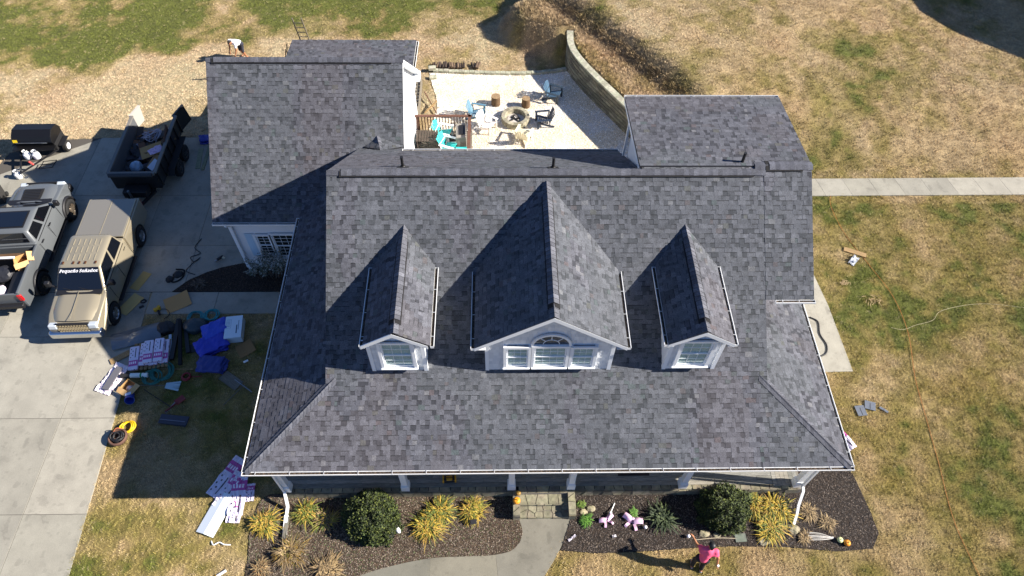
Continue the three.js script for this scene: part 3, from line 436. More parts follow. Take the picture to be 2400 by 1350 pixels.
// windows: frame, panes, glazing bars; facing +z
const glassWin = new THREE.MeshPhysicalMaterial({ color: '#f2faf9', roughness: 0.02, transmission: 1, thickness: 0, ior: 1.5 });
function sash(parent, cx, y0, y1, w, z, cols, rows, o = {}) {
  const fr = new B(), t = o.trim || 0.09, H = y1 - y0, cy = (y0 + y1) / 2; const bx = (W, Hh, x, y, dz, dd = 0.05) => fr.box(W, Hh, dd, x, y, z + dz);
  bx(t, H + 2 * t, cx - w / 2 - t / 2, cy, 0.025); bx(t, H + 2 * t, cx + w / 2 + t / 2, cy, 0.025); bx(w, t, cx, y1 + t / 2, 0.025); fr.box(w + 2 * t + 0.03, 0.04, 0.14, cx, y0 - t + 0.045, z + 0.02); for (const s of [-1, 1]) fr.box(t, H + 2 * t, 0.1, cx + s * (w / 2 + t / 2 + 0.001), cy - 0.001, z - 0.045);
  const f = fr.build('window', M.trim, parent), S = new B(); S.box(w, 0.035, 0.04, cx, cy, z - 0.005); for (const s of [-1, 1]) { S.box(0.045, H, 0.03, cx + s * (w / 2 - 0.023), cy, z - 0.012); S.box(w - 0.09, 0.05, 0.03, cx, s > 0 ? y1 - 0.025 : y0 + 0.03, z - 0.012); } S.build('window_sash', M.trim, f);
  const W = w - 0.09; for (const [ya, yb] of [[y0 + 0.055, cy - 0.025], [cy + 0.025, y1 - 0.05]]) for (let i = 0; i < cols; i++) for (let j = 0; j < rows; j++) { const pw = W / cols, ph = (yb - ya) / rows; new B().box(pw - 0.016, ph - 0.016, 0.008, cx - W / 2 + pw * (i + 0.5), ya + ph * (j + 0.5), z - 0.024).build('window_pane', glassWin, f); }
  const mt = new B(); for (let i = 1; i < cols; i++) mt.box(0.013, H - 0.1, 0.014, cx - W / 2 + W / cols * i, cy, z - 0.018); for (const [ya, yb] of [[y0 + 0.055, cy - 0.025], [cy + 0.025, y1 - 0.05]]) for (let j = 1; j < rows; j++) mt.box(W, 0.013, 0.012, cx, ya + (yb - ya) / rows * j, z - 0.0185); mt.build('glazing_bar', M.trim, f);
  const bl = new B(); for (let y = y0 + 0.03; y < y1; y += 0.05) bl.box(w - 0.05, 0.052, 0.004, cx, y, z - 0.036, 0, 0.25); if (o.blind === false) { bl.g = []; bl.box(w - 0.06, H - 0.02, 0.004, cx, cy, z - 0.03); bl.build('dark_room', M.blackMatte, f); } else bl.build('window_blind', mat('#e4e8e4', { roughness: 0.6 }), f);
  return f;
}
sash(house, 0.55, 4.98, 6.0, 0.62, WZ + 0.07, 3, 2); sash(house, 1.49, 4.98, 6.05, 0.92, WZ + 0.07, 4, 2); sash(house, 2.43, 4.98, 6.0, 0.62, WZ + 0.07, 3, 2);
sash(house, -2.87, 5.0, 6.28, 0.86, WZ + 0.07, 3, 2); sash(house, 5.64, 5.0, 6.28, 0.86, WZ + 0.07, 3, 2);
{ // half round light over the middle window
  const cx = 1.49, cy = 6.17, z = WZ + 0.06, r = 0.5; const sh = new THREE.Shape(); sh.absarc(0, 0, r + 0.07, 0, Math.PI); sh.lineTo(-r, 0); const ho = new THREE.Path(); const g = new THREE.Shape(); g.moveTo(r + 0.07, -0.02); g.absarc(0, 0, r + 0.07, 0, Math.PI); g.lineTo(-r - 0.07, -0.02); g.lineTo(-r, -0.02); g.absarc(0, 0, r, Math.PI, 0, true); g.lineTo(r, -0.02);
  const f = new B().add(new THREE.ExtrudeGeometry(g, { depth: 0.06, bevelEnabled: false, curveSegments: 24 }), [cx, cy, z - 0.01]).build('window', M.trim, house);
  for (let k = 0; k < 4; k++) { const s = new THREE.Shape(), a = k * Math.PI / 4 + 0.03, b = (k + 1) * Math.PI / 4 - 0.03; s.absarc(0, 0, r - 0.005, a, b, false); s.absarc(0, 0, 0.24, b, a, true); new B().add(new THREE.ExtrudeGeometry(s, { depth: 0.008, bevelEnabled: false }), [cx, cy, z - 0.02]).build('window_pane', M.glass, f); }
  const s = new THREE.Shape(); s.absarc(0, 0, 0.215, 0, Math.PI); new B().add(new THREE.ExtrudeGeometry(s, { depth: 0.008, bevelEnabled: false }), [cx, cy, z - 0.02]).build('window_pane', M.glass, f);
  const mb = new B(); for (let k = 1; k < 4; k++) { const a = k * Math.PI / 4; mb.beam([cx + Math.cos(a) * 0.23, cy + Math.sin(a) * 0.23, z - 0.01], [cx + Math.cos(a) * r, cy + Math.sin(a) * r, z - 0.01], 0.022, 0.02); } mb.add(new THREE.TorusGeometry(0.228, 0.012, 6, 20, Math.PI), [cx, cy, z - 0.01]); mb.box(2 * r + 0.1, 0.03, 0.05, cx, cy - 0.035, z); mb.build('glazing_bar', M.trim, f);
}
// walls
{
  const b = new B(); const fy = z => ridgeY - (z > ridgeZ ? PITCH * (z - ridgeZ) : RS * (ridgeZ - z)) - 0.16;
  for (const [x, s] of [[-4.82, -1], [7.8, 1]]) { const p = [[x, 0, -9.98], [x, fy(-9.98), -9.98], [x, ridgeY - 0.16, ridgeZ], [x, fy(-18.45), -18.45], [x, 0, -18.45]]; b.slab(s < 0 ? p.slice().reverse() : p, [-s * 0.15, 0, 0]); }
  b.box(12.3, 4.3, 0.15, 1.49, 2.15, -10.06); b.box(12.3, 5.3, 0.15, 1.49, 2.65, -18.37);
  b.build('wall', M.whiteWall, house);
  const r = new B(); r.box(0.14, 5.6, 4.1, 9.18, 2.8, -15.6); r.slab([[9.25, 5.6, -13.6], [9.25, 5.6, -17.65], [9.25, 7.6, -17.65], [9.25, 7.85, -15.24], [9.25, 6.75, -13.6]], [-0.14, 0, 0]); r.box(1.3, 6.6, 0.14, 8.5, 3.3, -13.6); r.box(4.6, 7.55, 0.14, 6.85, 3.775, -17.72);
  r.slab([[4.46, 5.4, -17.7], [4.46, 5.4, -15.2], [4.46, 7.86, -15.2], [4.46, 7.66, -17.7]].reverse(), [0.12, 0, 0]);
  r.build('wall', M.whiteWall, house);
  const g = new B(), gy = z => gyr - Math.abs(z - gzr) * gS - 0.14; for (const [x, s] of [[-10.25, -1], [-3.78, 1]]) { const p = [[x, 0, -17.6], [x, gy(-17.6), -17.6], [x, gyr - 0.14, gzr], [x, gy(-26.05), -26.05], [x, 0, -26.05]]; g.slab(s < 0 ? p.slice().reverse() : p, [-s * 0.15, 0, 0]); } g.box(5.5, 2.85, 0.15, -7.5, 1.43, -17.67); g.box(6.17, 2.85, 0.15, -7.02, 1.43, -25.97);
  const GW = g.build('wall', M.whiteWall, house);
  new B().box(5.4, 2.6, 0.12, -6.75, 1.3, -28.7).box(0.12, 2.6, 2.5, -9.4, 1.3, -27.4).box(0.12, 2.6, 2.5, -4.1, 1.3, -27.4).build('wall', M.whiteWall, house);
  // lapped boards on the garage front and its right gable, as joined strips
  const cb = new B(); for (let y = 0.25; y < 2.8; y += 0.115) cb.slab([[-10.2, y, -17.575], [-7.2, y, -17.575], [-7.2, y + 0.125, -17.592], [-10.2, y + 0.125, -17.592]], [0, 0, -0.008]);
  for (let y = 0.25; y < 6.6; y += 0.115) { const z0 = Math.min(-17.7, gzr + (gyr - 0.3 - y) / gS), z1 = Math.max(-26, gzr - (gyr - 0.3 - y) / gS); if (z0 - z1 > 0.1) cb.slab([[-3.757, y, z0], [-3.757, y, z1], [-3.772, y + 0.12, z1], [-3.772, y + 0.12, z0]], [-0.006, 0, 0]); }
  cb.build('clapboards', M.whiteWall, GW, { kind: 'stuff' });
  new B().box(0.13, 2.75, 0.13, -10.2, 1.38, -17.62).build('corner_board', M.trim, house);
  new B().box(0.03, 1.5, 0.5, -3.735, 2.0, -20.0).build('utility_panel', M.trim, house);
}
// rakes and soffits
function rakeBoard(x, pts, m = M.trim) { for (let i = 0; i < pts.length - 1; i++) { const [a, b] = [pts[i], pts[i + 1]]; const k = new B(); k.slab(x[1] > 0 ? [[x[0], a[1] - 0.20, a[0]], [x[0], b[1] - 0.20, b[0]], [x[0], b[1] - 0.02, b[0]], [x[0], a[1] - 0.02, a[0]]] : [[x[0], a[1] - 0.02, a[0]], [x[0], b[1] - 0.02, b[0]], [x[0], b[1] - 0.20, b[0]], [x[0], a[1] - 0.20, a[0]]], [-x[1] * 0.03, 0, 0]); k.build('barge_board', m, house); } }
rakeBoard([xL + 0.002, -1], [[footZ, footY], [ridgeZ, ridgeY], [-19.4, ridgeY - RS * 4.3]]);
rakeBoard([9.515, 1], [[r2e, r2eY], [r2z, r2y], [-18.88, 7.66]]); rakeBoard([4.303, -1], [[-15.2, 7.96], [-18.88, 7.66]]);
rakeBoard([-10.615, -1], [[gz0, gy0], [gzr, gyr], [-26.3, gy0]]); rakeBoard([-3.458, 1], [[-19.5, 4.97], [gzr, gyr], [-26.3, gy0]]);
{ const b = new B(); b.slab([[-3.46, gy0 - 0.19, -26.3], [-3.46, gyr - 0.19, gzr], [-3.78, gyr - 0.19, gzr], [-3.78, gy0 - 0.19, -26.3]].reverse(), [0, 0.02, 0]); b.box(0.34, 0.22, 0.5, -3.62, gy0 - 0.14, -26.1); b.build('soffit', M.trim, house); }
{ const b = new B(); b.box(7.1, 0.17, 0.03, -7.04, gy0 - 0.115, gz0 + 0.0); b.box(7.0, 0.02, 0.3, -7.04, gy0 - 0.2, gz0 - 0.16); b.build('soffit', M.trim, house); }
{ const b = new B(); b.box(17.5, 0.17, 0.03, 1.5, 3.4, pz - 0.0); b.box(0.03, 0.17, 9.6, pL + 0.0, 3.4, pz - 4.82); b.box(0.03, 0.17, 5.8, pR, 3.4, pz - 2.92); b.build('fascia', M.trim, house);
  const c = new B(); c.box(17.1, 0.28, 0.2, 1.5, 3.24, -8.12); c.box(0.2, 0.28, 9, -6.85, 3.24, -12.7); c.box(0.2, 0.28, 3.8, 9.87, 3.24, -10.1); c.box(17.3, 0.02, 2.3, 1.5, 3.39, -8.75); c.box(2.3, 0.02, 7.4, -6.1, 3.385, -13.6); c.box(2.3, 0.02, 3.4, 9.1, 3.385, -11.6); c.build('porch_ceiling', M.trim, house); }
gutter(house, [pL - 0.09, 3.49, pz + 0.005], [pR + 0.09, 3.49, pz + 0.005], [0, 0, 1], 0.98);
gutter(house, [pL + 0.005, 3.49, pz], [pL + 0.005, 3.49, -17.2], [-1, 0, 0], 1.1); gutter(house, [pR - 0.005, 3.49, pz], [pR - 0.005, 3.49, -13.3], [1, 0, 0], 1.1);
gutter(house, [-10.62, gy0 - 0.01, gz0 + 0.016], [-7.3, gy0 - 0.01, gz0 + 0.016], [0, 0, 1], 1.0); gutter(house, [8.35, r2eY - 0.01, r2e + 0.005], [9.55, r2eY - 0.01, r2e + 0.005], [0, 0, 1], 0.5);
gutter(house, [4.3, 7.64, -18.905], [9.53, 7.64, -18.905], [0, 0, -1]); gutter(house, [-3.44, 5.29, eZ - 0.01], [4.4, 5.29, eZ - 0.01], [0, 0, -1]); gutter(house, [-3.815, 2.78, -28.95], [-3.815, 3.02, -26.4], [1, 0, 0]);
// downspouts
const ds = (pts, w = 0.075) => { const b = new B(); for (let i = 0; i < pts.length - 1; i++) b.beam(pts[i], pts[i + 1], w, w * 0.8); b.build('downspout', M.white, house); };
ds([[-10.18, 2.95, gz0 + 0.07], [-10.12, 2.7, -17.5], [-10.12, 0.12, -17.5], [-10.02, 0.06, -17.3]], 0.09);
ds([[-7.0, 3.4, -7.48], [-6.95, 3.15, -7.98], [-6.95, 0.62, -7.98], [-6.9, 0.5, -7.8], [-6.88, 0.2, -7.62], [-6.9, 0.1, -7.35]], 0.085); ds([[-6.9, 0.1, -7.36], [-6.86, 0.08, -6.75]], 0.12);
ds([[9.85, 3.4, -7.48], [9.95, 3.1, -7.95], [9.95, 0.75, -7.95], [9.98, 0.6, -7.8], [9.8, 0.35, -7.4], [9.78, 0.12, -7.2], [9.62, 0.07, -6.9]], 0.085);
ds([[4.34, 7.6, -17.72], [4.34, 6.06, -17.74]], 0.08); new B().box(0.13, 0.02, 0.7, -6.85, 0.13, -6.95).build('splash_block', M.concreteOld, house);
// vent pipes with boots
for (const [x, z] of [[-2.93, -15.75], [1.72, -15.6], [7.45, -15.42]]) { const y = x > 6 ? 7.98 : ridgeY - RS * (ridgeZ - z); const p = new B().cyl(0.045, 0.045, 0.42, x, y + 0.2, z, 12).cyl(0.05, 0.05, 0.03, x, y + 0.41, z, 12).build('vent_pipe', M.black, house); new B().cyl(0.055, 0.12, 0.09, x, y + 0.03, z, 14).box(0.34, 0.012, 0.3, x, y + 0.012, z, 0, x > 6 ? -0.1 : -0.62).build('pipe_boot', M.black, p); }
// porch: deck boards, stone base, columns
{ const b = new B(); b.box(16.9, 0.36, 2.0, 1.5, 0.25, -9.02); b.box(2.2, 0.36, 3, 8.85, 0.25, -11.4); b.box(2.2, 0.36, 8, -5.9, 0.25, -13.9); const base = b.build('porch_base', M.blackMatte, house);
  const dk = ['#a3a5a2', '#9a9c98', '#aeaea8', '#92948f', '#b0ada3'].map(h => { const m = M.deckWood.clone(); m.color.set(h); return m; });
  for (let z = -9.9; z < -8.12; z += 0.142) { let x = -6.98; while (x < 9.1) { const L = Math.min(rr(2.6, 5.2), 9.1 - x); new B().box(L - 0.006, 0.028, 0.135, x + L / 2, 0.455, z, 0, rr(-0.004, 0.004)).build('deck_board', pick(dk), base); x += L; } }
  for (let x = 9.18; x < 10.0; x += 0.142) new B().box(0.135, 0.028, 4.1, x, 0.455, -10.12).build('deck_board', pick(dk), base); for (let x = 7.85; x < 9.1; x += 0.142) new B().box(0.135, 0.028, 2.2, x, 0.455, -11.1).build('deck_board', pick(dk), base);
  new B().box(2.1, 0.028, 7.9, -5.95, 0.455, -13.9).build('deck_board', dk[0], base);
  for (const [x, y] of [[-6.88, 0], [-3.04, 0], [0.42, 0], [2.37, 0], [6.06, 0], [9.86, 0]]) { const c = new B().box(0.19, 2.62, 0.19, x, 1.79, -8.12).build('porch_column', M.white, house); new B().rbox(0.27, 0.34, 0.27, 0.012, x, 0.64, -8.12).box(0.235, 0.05, 0.235, x, 0.83, -8.12).box(0.25, 0.09, 0.25, x, 3.05, -8.12).build('column_base', M.white, c); }
  new B().box(1.0, 2.1, 0.06, 3.2, 1.52, -9.97).build('front_door', mat('#3b2a26'), house);
  for (const x of [-3.2, 0.4, 5.8]) sash(house, x, 1.1, 2.5, 1.0, -9.96, 3, 2);
}
// irregular stones filling a rectangle O + u*U + v*W (thickness along N)
const stoneTones = ['#9c958a', '#8b857b', '#aaa294', '#7e7a74', '#b5ab98', '#938a7b', '#a29b91'];
function stones(parent, O, U, W, lu, lv, size, tones, th = 0.03) {
  O = V(...O); U = V(...U); W = V(...W); const N = U.clone().cross(W).normalize(), nu = Math.max(1, Math.round(lu / size)), nv = Math.max(1, Math.round(lv / (size * 0.8))), P = [];
  for (let i = 0; i < nu; i++) for (let j = 0; j < nv; j++) P.push([(i + 0.5 + rr(-0.33, 0.33)) * lu / nu, (j + 0.5 + rr(-0.3, 0.3)) * lv / nv]);
  P.forEach((p, i) => { let c = [[0, 0], [lu, 0], [lu, lv], [0, lv]]; P.forEach((q, j) => { if (i === j || c.length < 3) return; const dx = q[0] - p[0], dy = q[1] - p[1], L = Math.hypot(dx, dy); if (L > size * 3.2) return; c = clip(c, -dx / L, -dy / L, (dx * (p[0] + q[0]) / 2 + dy * (p[1] + q[1]) / 2) / L - 0.011); }); if (c.length < 3) return; c = ccw(c);
    const t = th + rr(-0.006, 0.008), top = c.map(([u, v]) => O.clone().addScaledVector(U, u).addScaledVector(W, v).addScaledVector(N, t).toArray()); new B().slab(top, N.clone().multiplyScalar(-t - 0.02).toArray(), lin(pick(tones)).multiplyScalar(rr(0.9, 1.08))).build('stone', M.stone, parent); });
}
{ const mortar = mat('#77726a', { roughness: 1 }); const f = new B(); f.box(7.55, 0.44, 0.16, -3.2, 0.2, -8.05); f.box(7.45, 0.44, 0.16, 6.15, 0.2, -8.05); f.box(0.16, 0.44, 4.4, 9.98, 0.2, -10.15); f.box(0.16, 0.44, 9, -6.98, 0.2, -12.5); const F = f.build('porch_foundation', mortar, house);
  stones(F, [-6.98, 0.42, -7.97], [1, 0, 0], [0, 0, -1], 7.55, 0.17, 0.32, stoneTones, 0.02); stones(F, [2.45, 0.42, -7.97], [1, 0, 0], [0, 0, -1], 7.5, 0.17, 0.32, stoneTones, 0.02);
  stones(F, [-6.98, 0.02, -7.97], [1, 0, 0], [0, 1, 0], 7.55, 0.38, 0.34, stoneTones, 0.02); stones(F, [2.45, 0.02, -7.97], [1, 0, 0], [0, 1, 0], 7.5, 0.38, 0.34, stoneTones, 0.02);
  const sd = new B(); sd.box(1.65, 0.44, 0.3, 1.47, 0.2, -8.05); sd.box(1.65, 0.30, 0.4, 1.47, 0.14, -7.78); sd.box(1.65, 0.15, 0.42, 1.47, 0.065, -7.42); sd.box(0.21, 0.42, 0.78, 0.58, 0.2, -7.58); sd.box(0.21, 0.42, 0.78, 2.38, 0.2, -7.58); const S = sd.build('stone_steps', mortar, house);
  const st = ['#aca598', '#a29b8d', '#b6afa1', '#969085', '#aea693', '#9e988c'];
  stones(S, [0.66, 0.425, -7.91], [1, 0, 0], [0, 0, -1], 1.62, 0.28, 0.3, stoneTones, 0.02); stones(S, [0.68, 0.29, -7.58], [1, 0, 0], [0, 0, -1], 1.6, 0.33, 0.3, st, 0.022); stones(S, [0.68, 0.14, -7.2], [1, 0, 0], [0, 0, -1], 1.6, 0.36, 0.27, st, 0.022);
  stones(S, [0.68, 0.01, -7.2], [1, 0, 0], [0, 1, 0], 1.6, 0.13, 0.25, st, 0.012); stones(S, [0.68, 0.16, -7.57], [1, 0, 0], [0, 1, 0], 1.6, 0.13, 0.25, st, 0.012);
  for (const x of [0.47, 2.27]) { stones(S, [x, 0.41, -7.18], [1, 0, 0], [0, 0, -1], 0.22, 0.8, 0.26, st, 0.03); stones(S, [x, 0.01, -7.18], [1, 0, 0], [0, 1, 0], 0.22, 0.39, 0.22, stoneTones, 0.015); } stones(S, [0.47, 0.01, -7.97], [0, 0, 1], [0, 1, 0], 0.78, 0.39, 0.24, stoneTones, 0.015); stones(S, [2.49, 0.01, -7.19], [0, 0, -1], [0, 1, 0], 0.78, 0.39, 0.24, stoneTones, 0.015);
}
// garage front window with shutter
sash(house, -9.1, 0.95, 2.1, 0.5, -17.53, 2, 3, { blind: false }); sash(house, -8.2, 0.8, 2.15, 1.05, -17.53, 4, 3, { blind: false }); sash(house, -7.35, 0.95, 2.1, 0.5, -17.53, 2, 3, { blind: false });
{ const b = new B(); b.box(0.3, 1.35, 0.03, -9.62, 1.5, -17.55); for (let y = 0.9; y < 2.15; y += 0.07) b.box(0.22, 0.05, 0.02, -9.62, y, -17.535, 0, 0.5); b.build('shutter', mat('#b9cfdd', { roughness: 0.6 }), house); }
finishShingles();
// ---------------------------------------------------------------- vehicles (local: x forward, y up, z to the vehicle's right)
function warp(g, f) { const p = g.attributes.position, v = V(0, 0, 0); for (let i = 0; i < p.count; i++) { v.fromBufferAttribute(p, i); f(v); p.setXYZ(i, v.x, v.y, v.z); } g.computeVertexNormals(); return g; }
function profile(pts, arches, width, bevel = 0.05) {           // side outline with wheel arches, extruded across
  const s = new THREE.Shape(); s.moveTo(pts[0][0], pts[0][1]); for (const p of pts.slice(1)) s.lineTo(p[0], p[1]);
  for (const [x, y, r] of arches) { const a = Math.asin(Math.min(0.95, Math.max(-0.95, (pts[pts.length - 1][1] - y) / r))); s.lineTo(x - Math.cos(a) * r, y + Math.sin(a) * r); s.absarc(x, y, r, Math.PI - a, a, true); }
  s.closePath(); const g = new THREE.ExtrudeGeometry(s, { depth: width - 2 * bevel, bevelEnabled: true, bevelSize: bevel, bevelThickness: bevel, bevelSegments: 3, curveSegments: 14 }); g.translate(0, 0, -(width - 2 * bevel) / 2); return g;
}
function ringLoft(rings) {             // rings of equal length, closed, capped at both ends
  const n = rings[0].length, b = []; for (let k = 0; k < rings.length - 1; k++) for (let i = 0; i < n; i++) { const j = (i + 1) % n, a = rings[k][i], c = rings[k][j], d = rings[k + 1][j], e = rings[k + 1][i]; b.push(a, d, c, a, e, d); }
  const top = rings[rings.length - 1], ct = top.reduce((s, p) => [s[0] + p[0] / n, s[1] + p[1] / n, s[2] + p[2] / n], [0, 0, 0]); for (let i = 0; i < n; i++) b.push(top[i], ct, top[(i + 1) % n]);
  const g = new THREE.BufferGeometry(); g.setAttribute('position', new THREE.BufferAttribute(new Float32Array(b.flat()), 3)); g.computeVertexNormals(); return g;
}
function rrect(x0, x1, w, r, y, n = 4) { const o = []; for (const [cx, cz, a0] of [[x1 - r, w - r, 0], [x0 + r, w - r, 1], [x0 + r, -w + r, 2], [x1 - r, -w + r, 3]]) for (let i = 0; i <= n; i++) { const a = (a0 + i / n) * Math.PI / 2; o.push([cx + Math.cos(a) * r, y, cz + Math.sin(a) * r]); } return o; }
const rubberTread = M.rubber, rimMat = mat('#a3a6aa', { metalness: 0.9, roughness: 0.28 });
function wheel(parent, x, z, r, w, side, rim = rimMat, tyreM = rubberTread) {
  const g = new THREE.Group(); g.name = 'wheel'; g.position.set(x, r, z); parent.add(g);
  const p = [[r * 0.6, -w / 2], [r * 0.86, -w / 2], [r * 0.96, -w * 0.42], [r, -w * 0.3], [r, w * 0.3], [r * 0.96, w * 0.42], [r * 0.86, w / 2], [r * 0.6, w / 2], [r * 0.58, 0], [r * 0.6, -w / 2]].map(q => new THREE.Vector2(q[0], q[1]));
  const t = new B().add(new THREE.LatheGeometry(p, 30), new THREE.Matrix4().makeRotationX(Math.PI / 2)); for (let k = 0; k < 30; k++) { const a = k / 30 * 6.2832; for (const s of [-1, 1]) t.box(0.05, 0.02, w * 0.36, Math.cos(a + s * 0.04) * r, Math.sin(a + s * 0.04) * r, s * w * 0.2, 0, 0, a + Math.PI / 2); } t.build('tyre', tyreM, g);
  const m = new B(); m.add(new THREE.LatheGeometry([[0.001, 0.02], [r * 0.2, 0.03], [r * 0.24, -0.01], [r * 0.3, -0.05], [r * 0.52, -0.05], [r * 0.57, 0.02], [r * 0.62, 0.03], [r * 0.62, -0.04]].map(q => new THREE.Vector2(q[0], q[1])), 28), new THREE.Matrix4().makeRotationX(side * Math.PI / 2).setPosition(0, 0, side * w * 0.36));
  for (let k = 0; k < 8; k++) { const a = k / 8 * 6.2832; m.box(r * 0.4, r * 0.13, 0.03, Math.cos(a) * r * 0.36, Math.sin(a) * r * 0.36, side * (w * 0.36 + 0.0), 0, 0, a); } m.build('rim', rim, g); return g;
}
function quadOn(A, Bq, C, D, ins, off) { // inset pane on a four cornered face (A B bottom, C D top)
  const bl = (u, v) => V(...A).multiplyScalar((1 - u) * (1 - v)).addScaledVector(V(...Bq), u * (1 - v)).addScaledVector(V(...C), u * v).addScaledVector(V(...D), (1 - u) * v); const [u0, u1, v0, v1] = ins; const n = V(...Bq).sub(V(...A)).cross(V(...D).sub(V(...A))).normalize();
  return [bl(u0, v0), bl(u1, v0), bl(u1, v1), bl(u0, v1)].map(p => p.addScaledVector(n, off).toArray());
}
const carGlass = new THREE.MeshPhysicalMaterial({ color: '#0b0d12', roughness: 0.06, clearcoat: 1, clearcoatRoughness: 0.02 });
function pane(parent, name, q, m = carGlass) { const n = V(...q[1]).sub(V(...q[0])).cross(V(...q[3]).sub(V(...q[0]))).normalize().multiplyScalar(-0.012).toArray(); return new B().slab(q, n).build(name, m, parent); }

function pickup(label, at, turn, o) {
  const t = thing('pickup_truck', label, 'pickup truck', at, turn), P = o.paint, r = o.r, yb = o.belt, lift = o.lift, tw = o.width, hw = tw / 2, fx = 1.93, rx = -1.93, cabR = o.cabR, nose = 2.98, tail = -3.12;
  const taper = v => { const s = sstep(1.7, 3.05, v.x); v.z *= 1 - 0.13 * s * s; if (v.y > yb - 0.32) v.z *= 1 - 0.10 * sstep(yb - 0.32, yb + 0.12, v.y); };
  const hb = o.hoodY;
  const low = 0.42 + lift;
  const g = profile([[cabR, low], [cabR, yb], [1.42, yb], [1.75, hb + 0.02], [2.5, hb - 0.04], [2.86, hb - 0.16], [nose, hb - 0.34], [nose + 0.02, 0.62 + lift], [nose - 0.1, low]].reverse().map(p => p), [[0, 0, 0]].slice(1), tw, 0.05);
  // outline runs nose -> cab along the top; the front arch is cut as a dark recess behind the wheel
  const sh = new THREE.Shape(); sh.moveTo(cabR, low); sh.lineTo(fx - r * 1.22, low); sh.absarc(fx, r, r * 1.22, Math.PI - Math.asin(clamp((low - r) / (r * 1.22), -1, 1)), Math.asin(clamp((low - r) / (r * 1.22), -1, 1)), true); sh.lineTo(nose - 0.1, low + 0.02); sh.lineTo(nose - 0.06, 0.62 + lift); sh.lineTo(nose - 0.1, hb - 0.34); sh.lineTo(2.72, hb - 0.25); sh.lineTo(2.4, hb - 0.15); sh.lineTo(1.7, hb - 0.08); sh.lineTo(1.5, hb - 0.04); sh.lineTo(1.42, yb); sh.lineTo(cabR, yb); sh.closePath();
  const bg = new THREE.ExtrudeGeometry(sh, { depth: tw - 0.1, bevelEnabled: true, bevelSize: 0.045, bevelThickness: 0.05, bevelSegments: 3, curveSegments: 16, steps: 8 }); bg.translate(0, 0, -(tw - 0.1) / 2); warp(bg, taper);
  new B().add(bg).build('body', P, t, { crease: 0.55 });
  // hood skin with a raised centre
  const hood = new B(); { const rows = []; for (let i = 0; i <= 8; i++) { const x = lerp(1.5, 2.74, i / 8), row = []; for (let j = 0; j <= 24; j++) { const k = j / 12 - 1, w = (hw - 0.05) * (1 - 0.13 * sstep(1.7, 3.05, x) ** 2) * 0.97, pow = sstep(0.85, 0.55, Math.abs(k)), fr = i / 8; row.push([x - 0.10 * k * k * fr, lerp(hb + 0.05, hb - 0.04, fr) - 0.22 * Math.max(0, fr - 0.7) ** 1.5 * 6 * 0.5 + 0.03 * pow - 0.17 * Math.abs(k) ** 6, k * w]); } rows.push(row); } const L = []; for (let i = 0; i < 8; i++) for (let j = 0; j < 24; j++) L.push(rows[i][j], rows[i][j + 1], rows[i + 1][j + 1], rows[i][j], rows[i + 1][j + 1], rows[i + 1][j]); hood.tri(L); }
  const HD = hood.build('hood', P, t, { crease: 0.5 });
  if (o.vents) { const b = new B(); for (let i = 0; i < 6; i++) b.box(0.05, 0.03, 0.62, 1.72 + i * 0.09, hb + 0.075, 0.0); b.build('hood_vent', M.black, HD); new B().box(0.62, 0.02, 0.78, 1.95, hb + 0.062, 0.0).build('hood_vent', M.blackMatte, HD); }
  else new B().box(1.25, 0.012, 0.02, 2.15, hb + 0.072, 0, 0, 0, -0.06).build('hood_crease', P, HD);
  // cab
  const x0 = cabR + 0.02, x1 = 1.5, X0 = cabR + 0.2, X1 = o.roofF, w0 = hw - 0.10, w1 = hw - 0.25, yr = o.roofY;
  const rings = [rrect(x0, x1, w0, 0.1, yb - 0.03), rrect(lerp(x0, X0, 0.9), lerp(x1, X1, 0.9), lerp(w0, w1, 0.9), 0.14, lerp(yb, yr, 0.88)), rrect(X0 + 0.02, X1 - 0.03, w1 - 0.03, 0.16, yr - 0.025), rrect(X0 + 0.12, X1 - 0.16, w1 - 0.14, 0.15, yr)];
  const cab = new B().add(ringLoft(rings)).build('cab', P, t, { crease: 0.7 });
  const at2 = k => { const y = lerp(yb, yr, k); return { y, x0: lerp(x0, X0, k), x1: lerp(x1, X1, k), w: lerp(w0, w1, k) }; }, a = at2(0.04), c = at2(0.93);
  const ws = quadOn([a.x1, a.y, a.w], [a.x1, a.y, -a.w], [c.x1, c.y, -c.w], [c.x1, c.y, c.w], [0.05, 0.95, 0.02, 0.97], 0.012);
  if (o.banner) { // lettering across the top of the windscreen
    const gq = new THREE.BufferGeometry(); gq.setAttribute('position', new THREE.BufferAttribute(new Float32Array([ws[0], ws[1], ws[2], ws[0], ws[2], ws[3]].flat()), 3)); gq.setAttribute('uv', new THREE.BufferAttribute(new Float32Array([0, 0, 1, 0, 1, 1, 0, 0, 1, 1, 0, 1]), 2)); gq.computeVertexNormals();
    const tx = canvasTex(512, 300, (G, w, h) => { G.fillStyle = '#0b0d12'; G.fillRect(0, 0, w, h); G.fillStyle = '#f4f4f6'; G.font = 'italic bold 58px serif'; G.textAlign = 'center'; G.fillText('Pequeño Soñador', w / 2, 62); });
    const wm = new THREE.MeshPhysicalMaterial({ map: tx, roughness: 0.06, clearcoat: 1, clearcoatRoughness: 0.02 }); const k = new THREE.Mesh(gq, wm); k.name = 'windshield'; k.userData.label = 'dark windshield with white script lettering across its top'; t.add(k);
    const bk = pane(t, 'windshield_frame', quadOn([a.x1, a.y, a.w], [a.x1, a.y, -a.w], [c.x1, c.y, -c.w], [c.x1, c.y, c.w], [0.035, 0.965, 0.0, 0.985], 0.006), M.black);
  } else pane(t, 'windshield', ws);
